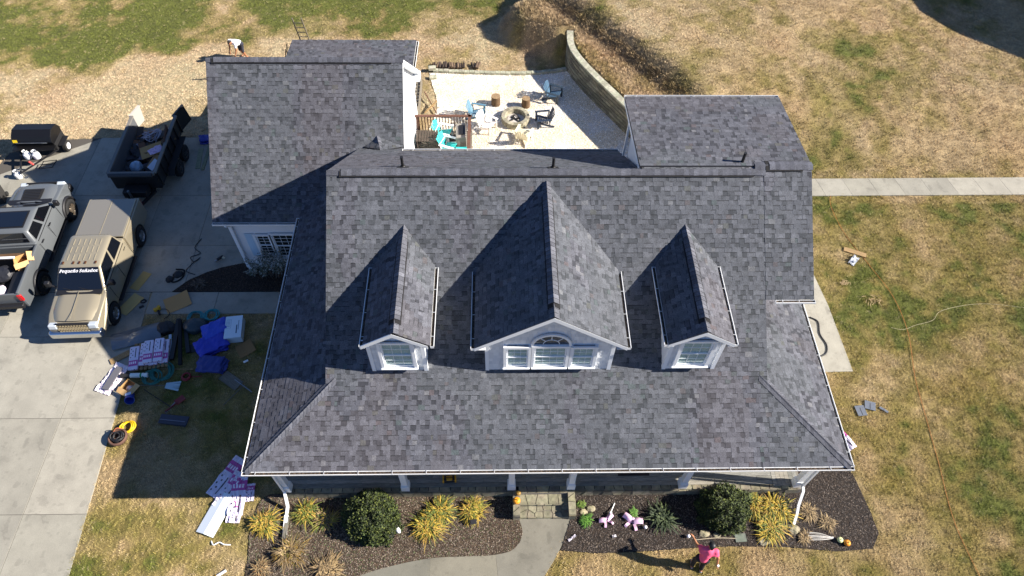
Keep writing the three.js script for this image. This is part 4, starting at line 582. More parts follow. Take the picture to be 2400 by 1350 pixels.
  pane(t, 'rear_window', quadOn([a.x0, a.y, -a.w], [a.x0, a.y, a.w], [c.x0, c.y, c.w], [c.x0, c.y, -c.w], [0.1, 0.9, 0.12, 0.93], 0.012));
  for (const s of [-1, 1]) { const e = s > 0 ? [[a.x0, a.y, a.w], [a.x1, a.y, a.w], [c.x1, c.y, c.w], [c.x0, c.y, c.w]] : [[a.x1, a.y, -a.w], [a.x0, a.y, -a.w], [c.x0, c.y, -c.w], [c.x1, c.y, -c.w]]; const f = (u0, u1) => s > 0 ? [u0, u1, 0.08, 0.9] : [1 - u1, 1 - u0, 0.08, 0.9];
    pane(t, 'window', quadOn(...e, f(0.07, 0.44), 0.012)); pane(t, 'window', quadOn(...e, f(0.5, 0.93), 0.012)); 
    new B().beam([x0 + 0.15, yb - 0.02, s * (hw - 0.075)], [1.5, yb - 0.02, s * (hw - 0.075)], 0.02, 0.02).build('beltline_trim', o.trim || M.black, t);
    for (const x of [cabR + 0.3, 0.42]) { new B().rbox(0.2, 0.035, 0.04, 0.012, x, yb - 0.17, s * (hw - 0.005)).build('door_handle', o.handle || M.black, t); }
    for (const x of [0.27, 1.3, cabR + 0.06]) new B().box(0.012, yb - low - 0.12, 0.012, x, (yb + low) / 2, s * (hw - 0.003)).build('door_gap', M.blackMatte, t);
    new B().rbox(0.16, 0.26, 0.2, 0.05, 1.25, yb + 0.17, s * (hw + 0.17)).beam([1.28, yb + 0.02, s * (hw - 0.08)], [1.26, yb + 0.08, s * (hw + 0.1)], 0.05, 0.05).build('mirror', o.mirror || M.black, t);
    new B().rbox(2.2, 0.05, 0.16, 0.02, 0.2, low - 0.1, s * (hw + 0.02)).build('running_board', M.black, t);
    for (const wx of [fx, rx]) { const fl = new B(); const gg = new THREE.TorusGeometry(r * 1.2, o.flare ? 0.06 : 0.028, 6, 22, Math.PI * 1.02); fl.add(gg, tr(wx, r, s * (hw - (o.flare ? 0.01 : 0.02)), 0, 0, -0.03, [1, 1, o.flare ? 1.5 : 0.8])); fl.build('fender_flare', o.flare ? o.flare : P, t); new B().cyl(r * 1.16, r * 1.16, 0.3, wx, r, s * (hw - 0.19), 24, 0, Math.PI / 2).build('wheel_well', M.blackMatte, t); wheel(t, wx, s * (hw - 0.1 + (o.out || 0)), r, 0.3, s, o.rim); }
  }
  if (o.ribs) { const rows = 3; for (let j = 0; j < 6; j++) for (let i = 0; i < rows; i++) { const k = (j - 2.5) * 0.2, L = (X1 - X0 - 0.4) / rows; new B().rbox(L * 0.78, 0.02, 0.045, 0.01, X0 + 0.2 + L * (i + 0.5), yr + 0.006, k).build('roof_rib', P, cab); } for (let j = 0; j < 5; j++) new B().rbox(0.12, 0.035, 0.07, 0.015, X1 - 0.12, yr + 0.01, [-0.6, -0.22, 0, 0.22, 0.6][j]).build('marker_light', mat('#4a2a12', { roughness: 0.3 }), cab); }
  if (o.sunroof) { pane(cab, 'sunroof', [[X0 + 0.25, yr + 0.014, -w1 + 0.22], [X0 + 0.25, yr + 0.014, w1 - 0.22], [X1 - 0.28, yr + 0.014, w1 - 0.22], [X1 - 0.28, yr + 0.014, -w1 + 0.22]].reverse()); new B().rbox(X1 - X0 - 0.38, 0.02, 2 * w1 - 0.32, 0.01, (X0 + X1) / 2 - 0.01, yr - 0.002, 0).build('sunroof_seal', M.black, cab); }
  for (const s of [-0.35, 0.25]) new B().beam([1.5, yb + 0.05, s], [1.36, yb + 0.1, s + 0.5], 0.02, 0.025).build('wiper', M.black, t);
  new B().box(0.2, 0.03, 2 * w0 - 0.15, 1.56, yb + 0.02, 0).build('cowl', M.black, t);
  // nose
  new B().rbox(0.06, 0.42, tw * 0.6, 0.02, nose - 0.1, hb - 0.33, 0, 0, 0, 0.32).build('grille_surround', M.black, t); { const b = new B(), gr = tr(nose - 0.1, hb - 0.33, 0, 0, 0, 0.32); for (let i = 0; i < 11; i++) for (let j = 0; j < 4; j++) b.add(new THREE.BoxGeometry(0.03, 0.05, 0.06), gr.clone().multiply(tr(0.035, -0.13 + j * 0.075, (i - 5) * 0.1 + (j % 2) * 0.045 - 0.02))); b.build('grille', o.chrome ? mat('#b9aa8a', { metalness: 0.6, roughness: 0.3 }) : M.blackMatte, t); }
  for (const s of [-1, 1]) new B().rbox(0.3, 0.22, 0.34, 0.06, nose - 0.2, hb - 0.3, s * (hw * 0.87 - 0.16), 0, 0, 0.25).build('headlight', new THREE.MeshPhysicalMaterial({ color: '#aeb6bd', roughness: 0.1, clearcoat: 1 }), t);
  { const b = new B(); const rg = new RoundedBoxGeometry(0.3, 0.34, tw * 0.96, 4, 0.09); warp(rg, v => { v.x -= 0.2 * (v.z / hw) ** 2; }); b.add(rg, [nose + 0.1, 0.6 + lift, 0]); b.build('front_bumper', o.chrome ? M.chrome : M.black, t); }
  { new B().rbox(0.16, 0.2, tw * 0.9, 0.04, tail - 0.12, 0.62 + lift, 0).build('rear_bumper', o.chrome ? M.chrome : M.black, t); new B().box(5.4, 0.22, 0.9, -0.1, 0.5 + lift * 0.8, 0).build('chassis', M.blackMatte, t); }
  // bed
  const bw = 0.11, bY = o.bedY, bf = cabR - 0.05, sideShape = () => { const s = new THREE.Shape(), R = r * 1.22, al = Math.asin(clamp((low - r) / R, -1, 1)); s.moveTo(tail, low + 0.04); s.lineTo(rx - Math.cos(al) * R, low); s.absarc(rx, r, R, Math.PI - al, al, true); s.lineTo(bf, low); s.lineTo(bf, bY); s.lineTo(tail, bY); s.closePath(); return new THREE.ExtrudeGeometry(s, { depth: bw - 0.05, bevelEnabled: true, bevelSize: 0.025, bevelThickness: 0.025, bevelSegments: 2, curveSegments: 16 }); };
  for (const s of [-1, 1]) { const sg = sideShape(); sg.translate(0, 0, s > 0 ? hw - bw + 0.0 : -hw + 0.02); new B().add(sg).build('bed_side', P, t, { crease: 0.5 }); }
  new B().box(bf - tail, 0.05, tw - 0.1, (bf + tail) / 2, low + 0.22, 0).build('bed_floor', M.blackMatte, t); new B().rbox(0.07, bY - low - 0.1, tw - 0.1, 0.02, bf, (bY + low) / 2, 0).build('bed_front', P, t);
  new B().rbox(0.07, bY - low - 0.16, tw - 0.12, 0.025, tail + 0.0, (bY + low) / 2 + 0.05, 0).build('tailgate', o.tailM || P, t);
  for (const s of [-1, 1]) new B().rbox(0.1, 0.34, 0.16, 0.03, tail - 0.02, bY - 0.26, s * (hw - 0.09)).build('taillight', mat('#b3161b', { roughness: 0.2 }), t);
  if (o.cover) { const cv = new B(); const L = bf - tail - 0.06; cv.rbox(L, 0.07, tw - 0.22, 0.03, (bf + tail) / 2, bY + 0.05, 0); const C = cv.build('bed_cover', o.coverM || P, t); for (const s of [-1, 1]) new B().rbox(L, 0.05, 0.16, 0.02, (bf + tail) / 2, bY + 0.055, s * (hw - 0.14)).build('bed_rail', P, C); new B().box(L - 0.1, 0.012, 0.025, (bf + tail) / 2, bY + 0.09, 0).build('cover_seam', P, C); new B().rbox(0.06, 0.05, 0.3, 0.02, tail + 0.05, bY + 0.07, 0.1).build('cover_latch', M.steel, C); }
  return t;
}
const gold = paint('#9b927c', { metalness: 0.4, roughness: 0.36 }), goldCover = paint('#858177', { metalness: 0.35, roughness: 0.42 }), grey = paint('#5a5e61', { metalness: 0.1, roughness: 0.5, clearcoat: 0.35 });
pickup('champagne gold crew cab pickup with script lettering across its windshield', [-15.76, 0, -16.98], -Math.PI / 2 + 0.035, { paint: gold, r: 0.42, belt: 1.32, hoodY: 1.28, lift: 0.05, width: 2.02, cabR: -0.98, roofF: 0.74, roofY: 1.94, bedY: 1.36, ribs: true, cover: true, coverM: goldCover, chrome: true, banner: true, tailM: gold, handle: gold });
pickup('lifted matt grey pickup with a loaded open bed and black fender flares', [-19.1, 0, -18.38], Math.PI / 2 + 0.07, { paint: grey, r: 0.45, belt: 1.42, hoodY: 1.38, lift: 0.16, width: 2.06, cabR: -0.75, roofF: 0.74, roofY: 1.98, bedY: 1.42, vents: true, flare: M.black, sunroof: true, out: 0.06, tailM: grey, rim: mat('#6b6154', { metalness: 0.6, roughness: 0.4 }) });

{ // dump trailer (x forward towards the tow truck)
  const t = thing('dump_trailer', 'black dump trailer filled with roofing debris, its rear gates swung open', 'trailer', [-15.5, 0, -23.2], -Math.PI / 2 + 0.02), bk = paint('#1d1e20', { roughness: 0.5, metalness: 0.2, clearcoat: 0.3 }), rail = mat('#6d6a65', { roughness: 0.7 });
  new B().box(3.6, 0.08, 1.9, 0, 0.72, 0).build('floor', M.black, t); new B().box(3.7, 0.18, 0.12, 0.1, 0.56, 0.5).box(3.7, 0.18, 0.12, 0.1, 0.56, -0.5).build('chassis', M.blackMatte, t);
  for (const s of [-1, 1]) { const b = new B(); b.box(3.6, 0.82, 0.04, 0, 1.15, s * 0.96); for (let x = -1.7; x <= 1.7; x += 0.56) b.box(0.07, 0.8, 0.07, x, 1.13, s * 1.0); b.build('side_panel', bk, t); new B().box(3.6, 0.8, 0.012, 0, 1.15, s * 0.93).build('liner', mat('#55575a', { roughness: 0.6 }), t); new B().box(3.62, 0.07, 0.13, 0, 1.59, s * 0.97).build('top_rail', rail, t); for (const x of [-0.55, 0.42]) wheel(t, x - 0.15, s * 1.17, 0.37, 0.22, s, mat('#2b2b2d', { roughness: 0.5 })); const f = new B(); f.box(2.1, 0.03, 0.28, -0.2, 0.86, s * 1.16).box(0.28, 0.03, 0.28, 0.95, 0.76, s * 1.16, 0, 0, -0.75).box(0.28, 0.03, 0.28, -1.34, 0.76, s * 1.16, 0, 0, 0.75); f.build('fender', M.black, t); }
  const f = new B(); f.box(0.05, 0.82, 1.92, 1.8, 1.15, 0); new B().box(0.16, 0.1, 1.94, 1.82, 1.58, 0).build('top_rail', rail, t); f.build('front_panel', bk, t); new B().rbox(0.5, 0.34, 1.0, 0.04, 2.1, 0.82, 0).build('pump_box', M.black, t); { const tp = new B(); tp.add(new THREE.CylinderGeometry(0.09, 0.09, 1.8, 12), tr(1.93, 1.6, 0, 0, Math.PI / 2)); tp.build('tarp_roll', mat('#2e3236'), t); }
  for (const s of [-1, 1]) new B().beam([1.8, 0.52, s * 0.6], [2.95, 0.5, 0.04 * s], 0.1, 0.12).build('tongue', M.black, t); new B().cyl(0.05, 0.05, 0.9, 2.45, 0.75, 0.12, 10).box(0.16, 0.03, 0.16, 2.45, 0.3, 0.12).build('jack', M.steel, t); new B().rbox(0.22, 0.14, 0.12, 0.03, 3.0, 0.52, 0).build('coupler', M.steel, t);
  for (const s of [-1, 1]) { const b = new B(); const ry = s > 0 ? -0.25 : 0.35; b.box(0.8, 0.86, 0.05, 0, 0, 0); b.box(0.8, 0.06, 0.1, 0, 0.42, 0); const k = b.build('rear_gate', s > 0 ? mat('#a7a49c', { roughness: 0.55 }) : bk, t); k.position.set(-2.18, 1.16, s * 1.02); k.rotation.y = ry * s; k.rotation.x = -s * 0.12; if (s > 0) k.userData.label = 'pale weathered gate'; }
  new B().box(0.02, 0.5, 0.12, 0.9, 1.2, 1.02).box(0.3, 0.08, 0.01, 1.2, 0.95, 1.0).build('reflector', mat('#d9d3cf'), t);
}
{ // barrel smoker on a trailer frame (local z towards the camera)
  const t = thing('smoker_trailer', 'long black barrel smoker grill on a trailer with a yellow sticker', 'grill', [-20.95, 0, -24.55], 0.02), bk = mat('#151517', { roughness: 0.42, metalness: 0.3 });
  const s = new THREE.Shape([[-0.5, 0.0], [0.5, 0.0], [0.56, 0.22], [0.38, 0.52], [-0.1, 0.6], [-0.44, 0.42], [-0.56, 0.2]].map(p => new THREE.Vector2(...p))); const g = new THREE.ExtrudeGeometry(s, { depth: 1.86, bevelEnabled: true, bevelSize: 0.02, bevelThickness: 0.02, bevelSegments: 2 }); g.rotateY(Math.PI / 2); g.translate(-0.95, 0.78, 0.0);
  const lid = new B().add(g).build('lid', bk, t); new B().box(0.22, 0.15, 0.006, -0.82, 1.04, 0.56, 0, -0.3).build('sticker', mat('#e8c81c', { roughness: 0.5 }), lid); new B().box(1.5, 0.03, 0.03, 0, 1.02, 0.66).build('lid_handle', M.steel, lid);
  new B().rbox(1.9, 0.42, 1.02, 0.05, 0, 0.6, 0).build('firebox', M.blackMatte, t); new B().box(2.0, 0.04, 0.34, 0, 0.72, 0.7).build('shelf', bk, t);
  new B().beam([-0.95, 0.42, 0.5], [0.95, 0.42, 0.5], 0.06, 0.06).beam([-0.95, 0.42, -0.5], [0.95, 0.42, -0.5], 0.06, 0.06).beam([0.9, 0.42, 0.5], [-0.3, 0.42, 2.1], 0.06, 0.06).beam([-0.9, 0.42, 0.5], [-0.3, 0.42, 2.1], 0.06, 0.06).beam([-0.6, 0.42, 1.15], [0.45, 0.42, 1.15], 0.05, 0.05).build('trailer_frame', M.black, t);
  for (const s2 of [-1, 1]) { const w = wheel(t, 0, 0, 0.27, 0.18, 1, mat('#e9e9ea', { roughness: 0.35 })); w.position.set(s2 * 1.13, 0.27, 0.05); w.rotation.y = s2 * Math.PI / 2; new B().box(0.26, 0.03, 0.72, s2 * 1.12, 0.6, 0.05).build('fender', M.black, t); }
  new B().cyl(0.03, 0.03, 0.6, -0.28, 0.35, 2.0, 8).cyl(0.09, 0.09, 0.02, -0.28, 0.02, 2.0, 10).build('jack', M.steel, t); const ra = new B(); for (const z of [1.2, 1.45, 1.7]) ra.beam([0.35, 0.3, z], [1.0, 0.3, z - 0.1], 0.025, 0.025); ra.beam([0.4, 0.3, 1.2], [0.35, 0.3, 1.7], 0.025, 0.025).beam([1.0, 0.3, 1.1], [0.95, 0.3, 1.6], 0.025, 0.025).build('side_rack', M.black, t); new B().cyl(0.05, 0.05, 0.25, 0.05, 0.55, 1.55, 10, 0, 0, 0.5).build('burner_hose', mat('#b4413c'), t); t.scale.setScalar(0.92);
}
function tank(at, label) { const t = thing('propane_tank', label, 'gas tank', at, rr(0, 3), 'gas tanks of the smoker'), w = mat('#dfe1e2', { roughness: 0.4 }); const p = [[0.001, 0], [0.12, 0.01], [0.152, 0.06], [0.155, 0.24], [0.14, 0.29], [0.08, 0.33], [0.001, 0.34]].map(q => new THREE.Vector2(...q)); new B().add(new THREE.LatheGeometry(p, 22)).build('tank_body', w, t); new B().add(new THREE.CylinderGeometry(0.1, 0.1, 0.12, 18, 1, true, 0.5, 5), tr(0, 0.39, 0)).build('collar', w, t); new B().cyl(0.025, 0.03, 0.1, 0, 0.38, 0, 8).box(0.06, 0.03, 0.03, 0.04, 0.4, 0).build('valve', M.steel, t); return t; }
tank([-21.12, 0.44, -23.5], 'white gas tank on the left of the pair at the smoker'); tank([-20.72, 0.44, -23.5], 'white gas tank on the right of the pair at the smoker'); tank([-21.45, 0.0, -22.7], 'white gas tank standing alone by the trailer tongue');
{ const t = thing('trash_bin', 'dark wheeled trash bin with a yellow green lid', 'trash bin', [-21.75, 0, -21.3], 0.3); const g = new THREE.BoxGeometry(0.6, 1.0, 0.66); warp(g, v => { if (v.y < 0) { v.x *= 0.8; v.z *= 0.8; } }); new B().add(g, [0, 0.53, 0]).build('bin_body', mat('#2b2a29', { roughness: 0.6 }), t); new B().rbox(0.64, 0.06, 0.72, 0.02, 0, 1.06, 0.0).build('lid', mat('#a9c22a', { roughness: 0.5 }), t); for (const s of [-1, 1]) new B().cyl(0.11, 0.11, 0.05, s * 0.28, 0.11, -0.26, 14, 0, 0, Math.PI / 2).build('wheel', M.rubber, t); }
// ---------------------------------------------------------------- debris, tools and materials lying about
function sheetMesh(w, d, n, f, th = 0.012) { // a thin bent or crumpled sheet with thickness; f(u, v) -> height
  const a = [], b = []; for (let j = 0; j <= n; j++) for (let i = 0; i <= n; i++) { const u = i / n - 0.5, v = j / n - 0.5, h = f(u, v); a.push([u * w, h + th, v * d]); b.push([u * w, h, v * d]); }
  const L = [], k = (i, j) => j * (n + 1) + i; for (let j = 0; j < n; j++) for (let i = 0; i < n; i++) { const p = k(i, j), q = k(i + 1, j), r = k(i + 1, j + 1), s = k(i, j + 1); L.push(a[p], a[s], a[r], a[p], a[r], a[q], b[p], b[r], b[s], b[p], b[q], b[r]); }
  for (let i = 0; i < n; i++) for (const [p, q] of [[k(i, 0), k(i + 1, 0)], [k(i + 1, n), k(i, n)], [k(0, i + 1), k(0, i)], [k(n, i), k(n, i + 1)]]) L.push(a[p], a[q], b[q], a[p], b[q], b[p]);
  const g = new THREE.BufferGeometry(); g.setAttribute('position', new THREE.BufferAttribute(new Float32Array(L.flat()), 3)); g.computeVertexNormals(); return g;
}
const crumple = (s, a) => (u, v) => a * Math.abs(fbm(u * 5 + s, v * 5 + s * 3, 301, 4) - 0.45) * 3;
const one = (name, label, cat, geo, m, at, turn = 0, group, o) => new B().add(geo).top(name, label, cat, m, at, turn, group, o);
function lump(sx, sy, sz, s, amp = 0.3, det = 3) { const g = new THREE.IcosahedronGeometry(1, det); warp(g, v => { const n = 1 + amp * (fbm(v.x * 1.7 + s, v.y * 1.7 + v.z * 1.3 + s, 311, 3) - 0.5) * 2; v.multiplyScalar(n); v.y = Math.max(v.y, -0.25); v.set(v.x * sx, (v.y + 0.25) * sy / 1.25, v.z * sz); }); return g; }
function fold(w, d, h, s) { // folded cloth: soft stacked layers
  const b = new B(); const n = 3; for (let k = 0; k < n; k++) { const W = w * rr(0.86, 1), D = d * rr(0.86, 1), hh = h / n * 1.2, g = new THREE.BoxGeometry(W, hh, D, 22, 3, 18); warp(g, v => { const ex = Math.abs(v.x / W * 2), ez = Math.abs(v.z / D * 2), q = Math.pow(1 - Math.pow(Math.min(1, ex), 5), 0.5) * Math.pow(1 - Math.pow(Math.min(1, ez), 5), 0.5); v.y = v.y * (0.25 + 0.75 * q) + 0.13 * (fbm(v.x * 5 + s + k, v.z * 5 + s, 321, 4) - 0.5) + 0.05 * Math.abs(fbm(v.x * 9 + v.z * 4, s + k, 331, 3) - 0.5); v.x += 0.12 * (fbm(v.z * 4 + s, k * 3, 341, 3) - 0.5); v.z += 0.12 * (fbm(v.x * 4 + s, k * 3 + 7, 351, 3) - 0.5); }); b.add(g, tr(rr(-0.04, 0.04), h / n * (k + 0.5), rr(-0.04, 0.04), rr(-0.08, 0.08))); } return toCreasedNormals(b.geo(), 0.9);
}
function coil(r, n, t, spread, s = 0) { const pts = []; for (let i = 0; i <= n * 18; i++) { const a = i / 18 * Math.PI * 2, q = r * (1 + spread * (vnoise(i * 0.12, s) - 0.5)); pts.push([Math.cos(a) * q + 0.06 * Math.sin(i * 0.09 + s), t + Math.abs(Math.sin(i * 0.37 + s)) * t * 2.2 + t * i / (n * 18) * 2, Math.sin(a) * q]); } return pts; }
const flatBox = (w, d, h) => new THREE.BoxGeometry(w, h, d).translate(0, h / 2, 0);
// inside the trailer and the pickup bed
const tb = [-15.5, 0.78, -23.2];
{
  const sh = new B(); for (let k = 0; k < 150; k++) { const w = rr(0.2, 0.6), d = rr(0.12, 0.3); sh.box(w, 0.012, d, rr(-0.8, 0.8), rr(0.02, 0.28), rr(-1.6, 1.6), rr(0, 6), rr(-0.4, 0.4), rr(-0.4, 0.4), pick(['#2b2a2c', '#3a393b', '#242226', '#4a4540', '#332f35', '#6b4a34', '#7d6044', '#3a393b', '#8a8793', '#5c5660'])); }
  const k = sh.top('roofing_scraps', 'torn dark shingle scraps heaped inside the dump trailer', 'debris', M.vc, tb); k.userData.kind = 'stuff';
  const ins = (nm, lb, c, g, m, x, y, z, ry, rx = 0, rz = 0) => { const o = one(nm, lb, c, g, m, [tb[0] + x, tb[1] + y, tb[2] + z], ry); o.rotation.order = 'YXZ'; o.rotation.x = rx; o.rotation.z = rz; return o; };
  ins('cardboard_sheet', 'large brown cardboard sheet lying in the middle of the trailer load', 'cardboard', flatBox(0.95, 0.7, 0.015), M.card, 0.15, 0.32, -0.1, 0.4, 0.1, 0.12); ins('cardboard_sheet', 'torn cardboard piece leaning at the front right of the trailer load', 'cardboard', flatBox(0.7, 0.5, 0.015), mat('#8f6d45'), 0.55, 0.42, 0.7, 1.1, -0.2, 0.3);
  ins('trash_bag', 'pale blue plastic bag in the front of the trailer load', 'bag', lump(0.27, 0.36, 0.25, 4), mat('#8ea5b8', { roughness: 0.4 }), -0.2, 0.25, 0.95, 0); ins('plywood_piece', 'dark brown plywood offcut standing against the right side of the trailer', 'wood', flatBox(0.06, 0.9, 0.7), mat('#6a4630', { map: T.wood }), 0.78, 0.3, -0.6, 0.1, 0.15, -0.12);
  ins('plywood_piece', 'brown board lying flat along the front of the trailer load', 'wood', flatBox(1.2, 0.25, 0.03), mat('#6b4228', { map: T.wood }), -0.1, 0.25, 1.45, 0.05, 0, 0.05); ins('wrapper', 'crumpled pink and white wrapper at the front right of the trailer load', 'wrapper', sheetMesh(0.6, 0.4, 10, crumple(3, 0.1)), mat('#cfb3cb', { roughness: 0.5 }), 0.5, 0.55, 0.15, 0.7); ins('cardboard_sheet', 'white printed cardboard near the right rail of the trailer', 'cardboard', flatBox(0.5, 0.35, 0.012), mat('#b9bcc4'), 0.62, 0.5, 0.98, 0.9, 0, 0.35);
  for (let i = 0; i < 4; i++) { const pts = []; for (let j = 0; j < 7; j++) pts.push([rr(-0.5, 0.45), rr(0.38, 0.6), rr(-1.35, -0.5)]); new B().tube(pts, 0.014, 5, 40).top('strapping', ['pale strap curling over the back of the trailer load', 'second looped strap among the debris at the trailer back', 'tangled strap lying over the dark scraps in the trailer', 'thin white strap twisting near the trailer gates'][i], 'strap', mat(i % 2 ? '#b9b4bd' : '#8a8793'), tb); }
}
{ const g = [-18.85, 0.86, -16.2]; const at = (x, y, z) => [g[0] + x, g[1] + y, g[2] + z]; // in the pickup bed
  { const t = thing('cardboard_box', 'open brown cardboard box standing in the grey pickup bed', 'box', at(0.45, 0, -0.72), 0.5); new B().box(0.5, 0.45, 0.02, 0, 0.35, 0.24).box(0.5, 0.45, 0.02, 0, 0.35, -0.24).box(0.02, 0.45, 0.5, 0.25, 0.35, 0).box(0.02, 0.45, 0.5, -0.25, 0.35, 0).box(0.5, 0.02, 0.5, 0, 0.13, 0).build('box_body', mat('#c59a62', { roughness: 0.9 }), t); new B().box(0.5, 0.015, 0.22, 0, 0.6, 0.33, 0, 0.5).box(0.22, 0.015, 0.5, 0.34, 0.6, 0, 0, 0, -0.5).build('flap', mat('#d3ab74', { roughness: 0.9 }), t); }
  one('panel', 'flat black panel with a tan edge leaning in the grey pickup bed', 'panel', flatBox(0.55, 1.1, 0.05), M.black, at(0.5, 0.28, 0.2), 0.12).rotation.z = 0.3; one('trash_bag', 'white and pink plastic bag in the tail of the grey pickup bed', 'bag', lump(0.32, 0.3, 0.4, 9), mat('#d9cbd6', { roughness: 0.4 }), at(-0.2, 0, 0.55)); one('trash_bag', 'dark bag behind the cab in the grey pickup bed', 'bag', lump(0.4, 0.35, 0.35, 12), mat('#232429', { roughness: 0.5 }), at(-0.25, 0.05, -0.35)); one('board', 'white metal strip laid across the front of the grey pickup bed', 'strip', flatBox(1.1, 0.09, 0.04), M.white, at(-0.35, 0.6, -0.75), 0.05);
  one('board', 'brown wooden offcuts stacked behind the cab of the grey pickup', 'wood', flatBox(1.3, 0.24, 0.1), mat('#6e543a', { map: T.wood }), at(0, 0.35, -1.0), 0.08); }
// on the driveway
one('tarp', 'small blue tarp bundle beside the far corner of the garage', 'tarp', fold(0.5, 0.45, 0.22, 2), mat('#24308a', { roughness: 0.6 }), [-13.75, 0.02, -25.1], 0.2);
one('board', 'longer of two pale green boards lying beside the garage', 'board', flatBox(0.14, 1.9, 0.05), mat('#8d9477', { map: T.wood }), [-13.45, 0.02, -24.1], 0.02); one('board', 'shorter pale green board lying left of the longer one', 'board', flatBox(0.2, 1.3, 0.04), mat('#99a083', { map: T.wood }), [-13.75, 0.02, -23.9], 0.12);
new B().tube([[0.1, 0.02, -0.8], [-0.05, 0.02, -0.3], [0.25, 0.03, 0], [-0.1, 0.02, 0.2], [0.12, 0.04, 0.45], [0.3, 0.02, 0.2], [0.02, 0.03, 0.6], [-0.1, 0.02, 0.9], [0.3, 0.02, 1.1]], 0.016, 6, 90).top('power_cord', 'dark cord lying in loose loops on the shaded driveway', 'cord', M.black, [-12.6, 0.02, -18.3]);
{ const t = thing('nail_gun', 'small tool with a pale handle on the driveway by the mulch bed', 'tool', [-11.45, 0.02, -18.0], 0.8); new B().rbox(0.3, 0.1, 0.09, 0.03, 0, 0.1, 0).build('tool_body', M.black, t); new B().rbox(0.08, 0.2, 0.07, 0.02, 0.1, 0.1, 0.08, 0, 1.2).build('handle', mat('#b9b39a'), t); new B().cyl(0.04, 0.04, 0.12, -0.18, 0.08, 0, 10, 0, 0, 1.57).build('nozzle', M.steel, t); }
{ const t = thing('tool_belt', 'black tool belt with pouches dropped on the driveway', 'tool belt', [-13.1, 0.02, -17.15], 0.4); new B().add(lump(0.2, 0.18, 0.17, 3), [0.14, 0, 0]).add(lump(0.17, 0.15, 0.15, 5), [-0.2, 0, 0.12]).build('pouch', M.black, t); new B().tube([[-0.3, 0.03, 0], [-0.1, 0.04, 0.32], [0.25, 0.04, 0.25], [0.4, 0.05, -0.1], [0.1, 0.04, -0.3]], 0.03, 6, 40).build('belt', M.blackMatte, t); }
one('cardboard_sheet', 'flattened brown carton at the mouth of the side path', 'cardboard', sheetMesh(0.95, 0.75, 8, (u, v) => 0.12 * Math.max(0, u - 0.1) + 0.05 * Math.max(0, -v - 0.2)), M.card, [-12.65, 0.025, -15.85], 0.5);
one('cardboard_sheet', 'long tan cardboard strip beside the front wheel of the gold truck', 'cardboard', sheetMesh(0.5, 0.95, 6, (u, v) => 0.05 * Math.abs(u)), mat('#c0a468', { roughness: 0.9 }), [-14.45, 0.025, -15.75], -0.5); one('cardboard_sheet', 'tan cardboard piece on the driveway behind the gold truck mirror', 'cardboard', flatBox(0.4, 0.9, 0.012), mat('#b79a5e', { roughness: 0.9 }), [-14.4, 0.025, -16.9], -0.35);
{ const t = thing('nail_gun', 'yellow and black nailer at the edge of the driveway', 'tool', [-13.3, 0.02, -15.45], 0.5); new B().rbox(0.26, 0.14, 0.12, 0.03, 0, 0.12, 0).cyl(0.06, 0.06, 0.1, 0.1, 0.2, 0, 12).build('tool_body', mat('#c99c22', { roughness: 0.45 }), t); new B().rbox(0.08, 0.08, 0.3, 0.02, 0.02, 0.09, 0.14).build('magazine', M.black, t); new B().tube([[0.1, 0.05, 0], [0.3, 0.02, 0.1], [0.35, 0.02, 0.4], [0.1, 0.02, 0.5]], 0.012, 5, 30).build('air_hose', M.black, t); }
new B().add(new THREE.TorusGeometry(0.1, 0.035, 8, 16), tr(0, 0.01, 0, 0, Math.PI / 2, 0, [1, 0.7, 1])).box(0.18, 0.02, 0.1, -0.05, 0.02, 0.26, 0.4).top('glove', 'dark pair of gloves dropped beside the gold truck', 'gloves', M.black, [-14.0, 0.02, -15.9], 0.2);
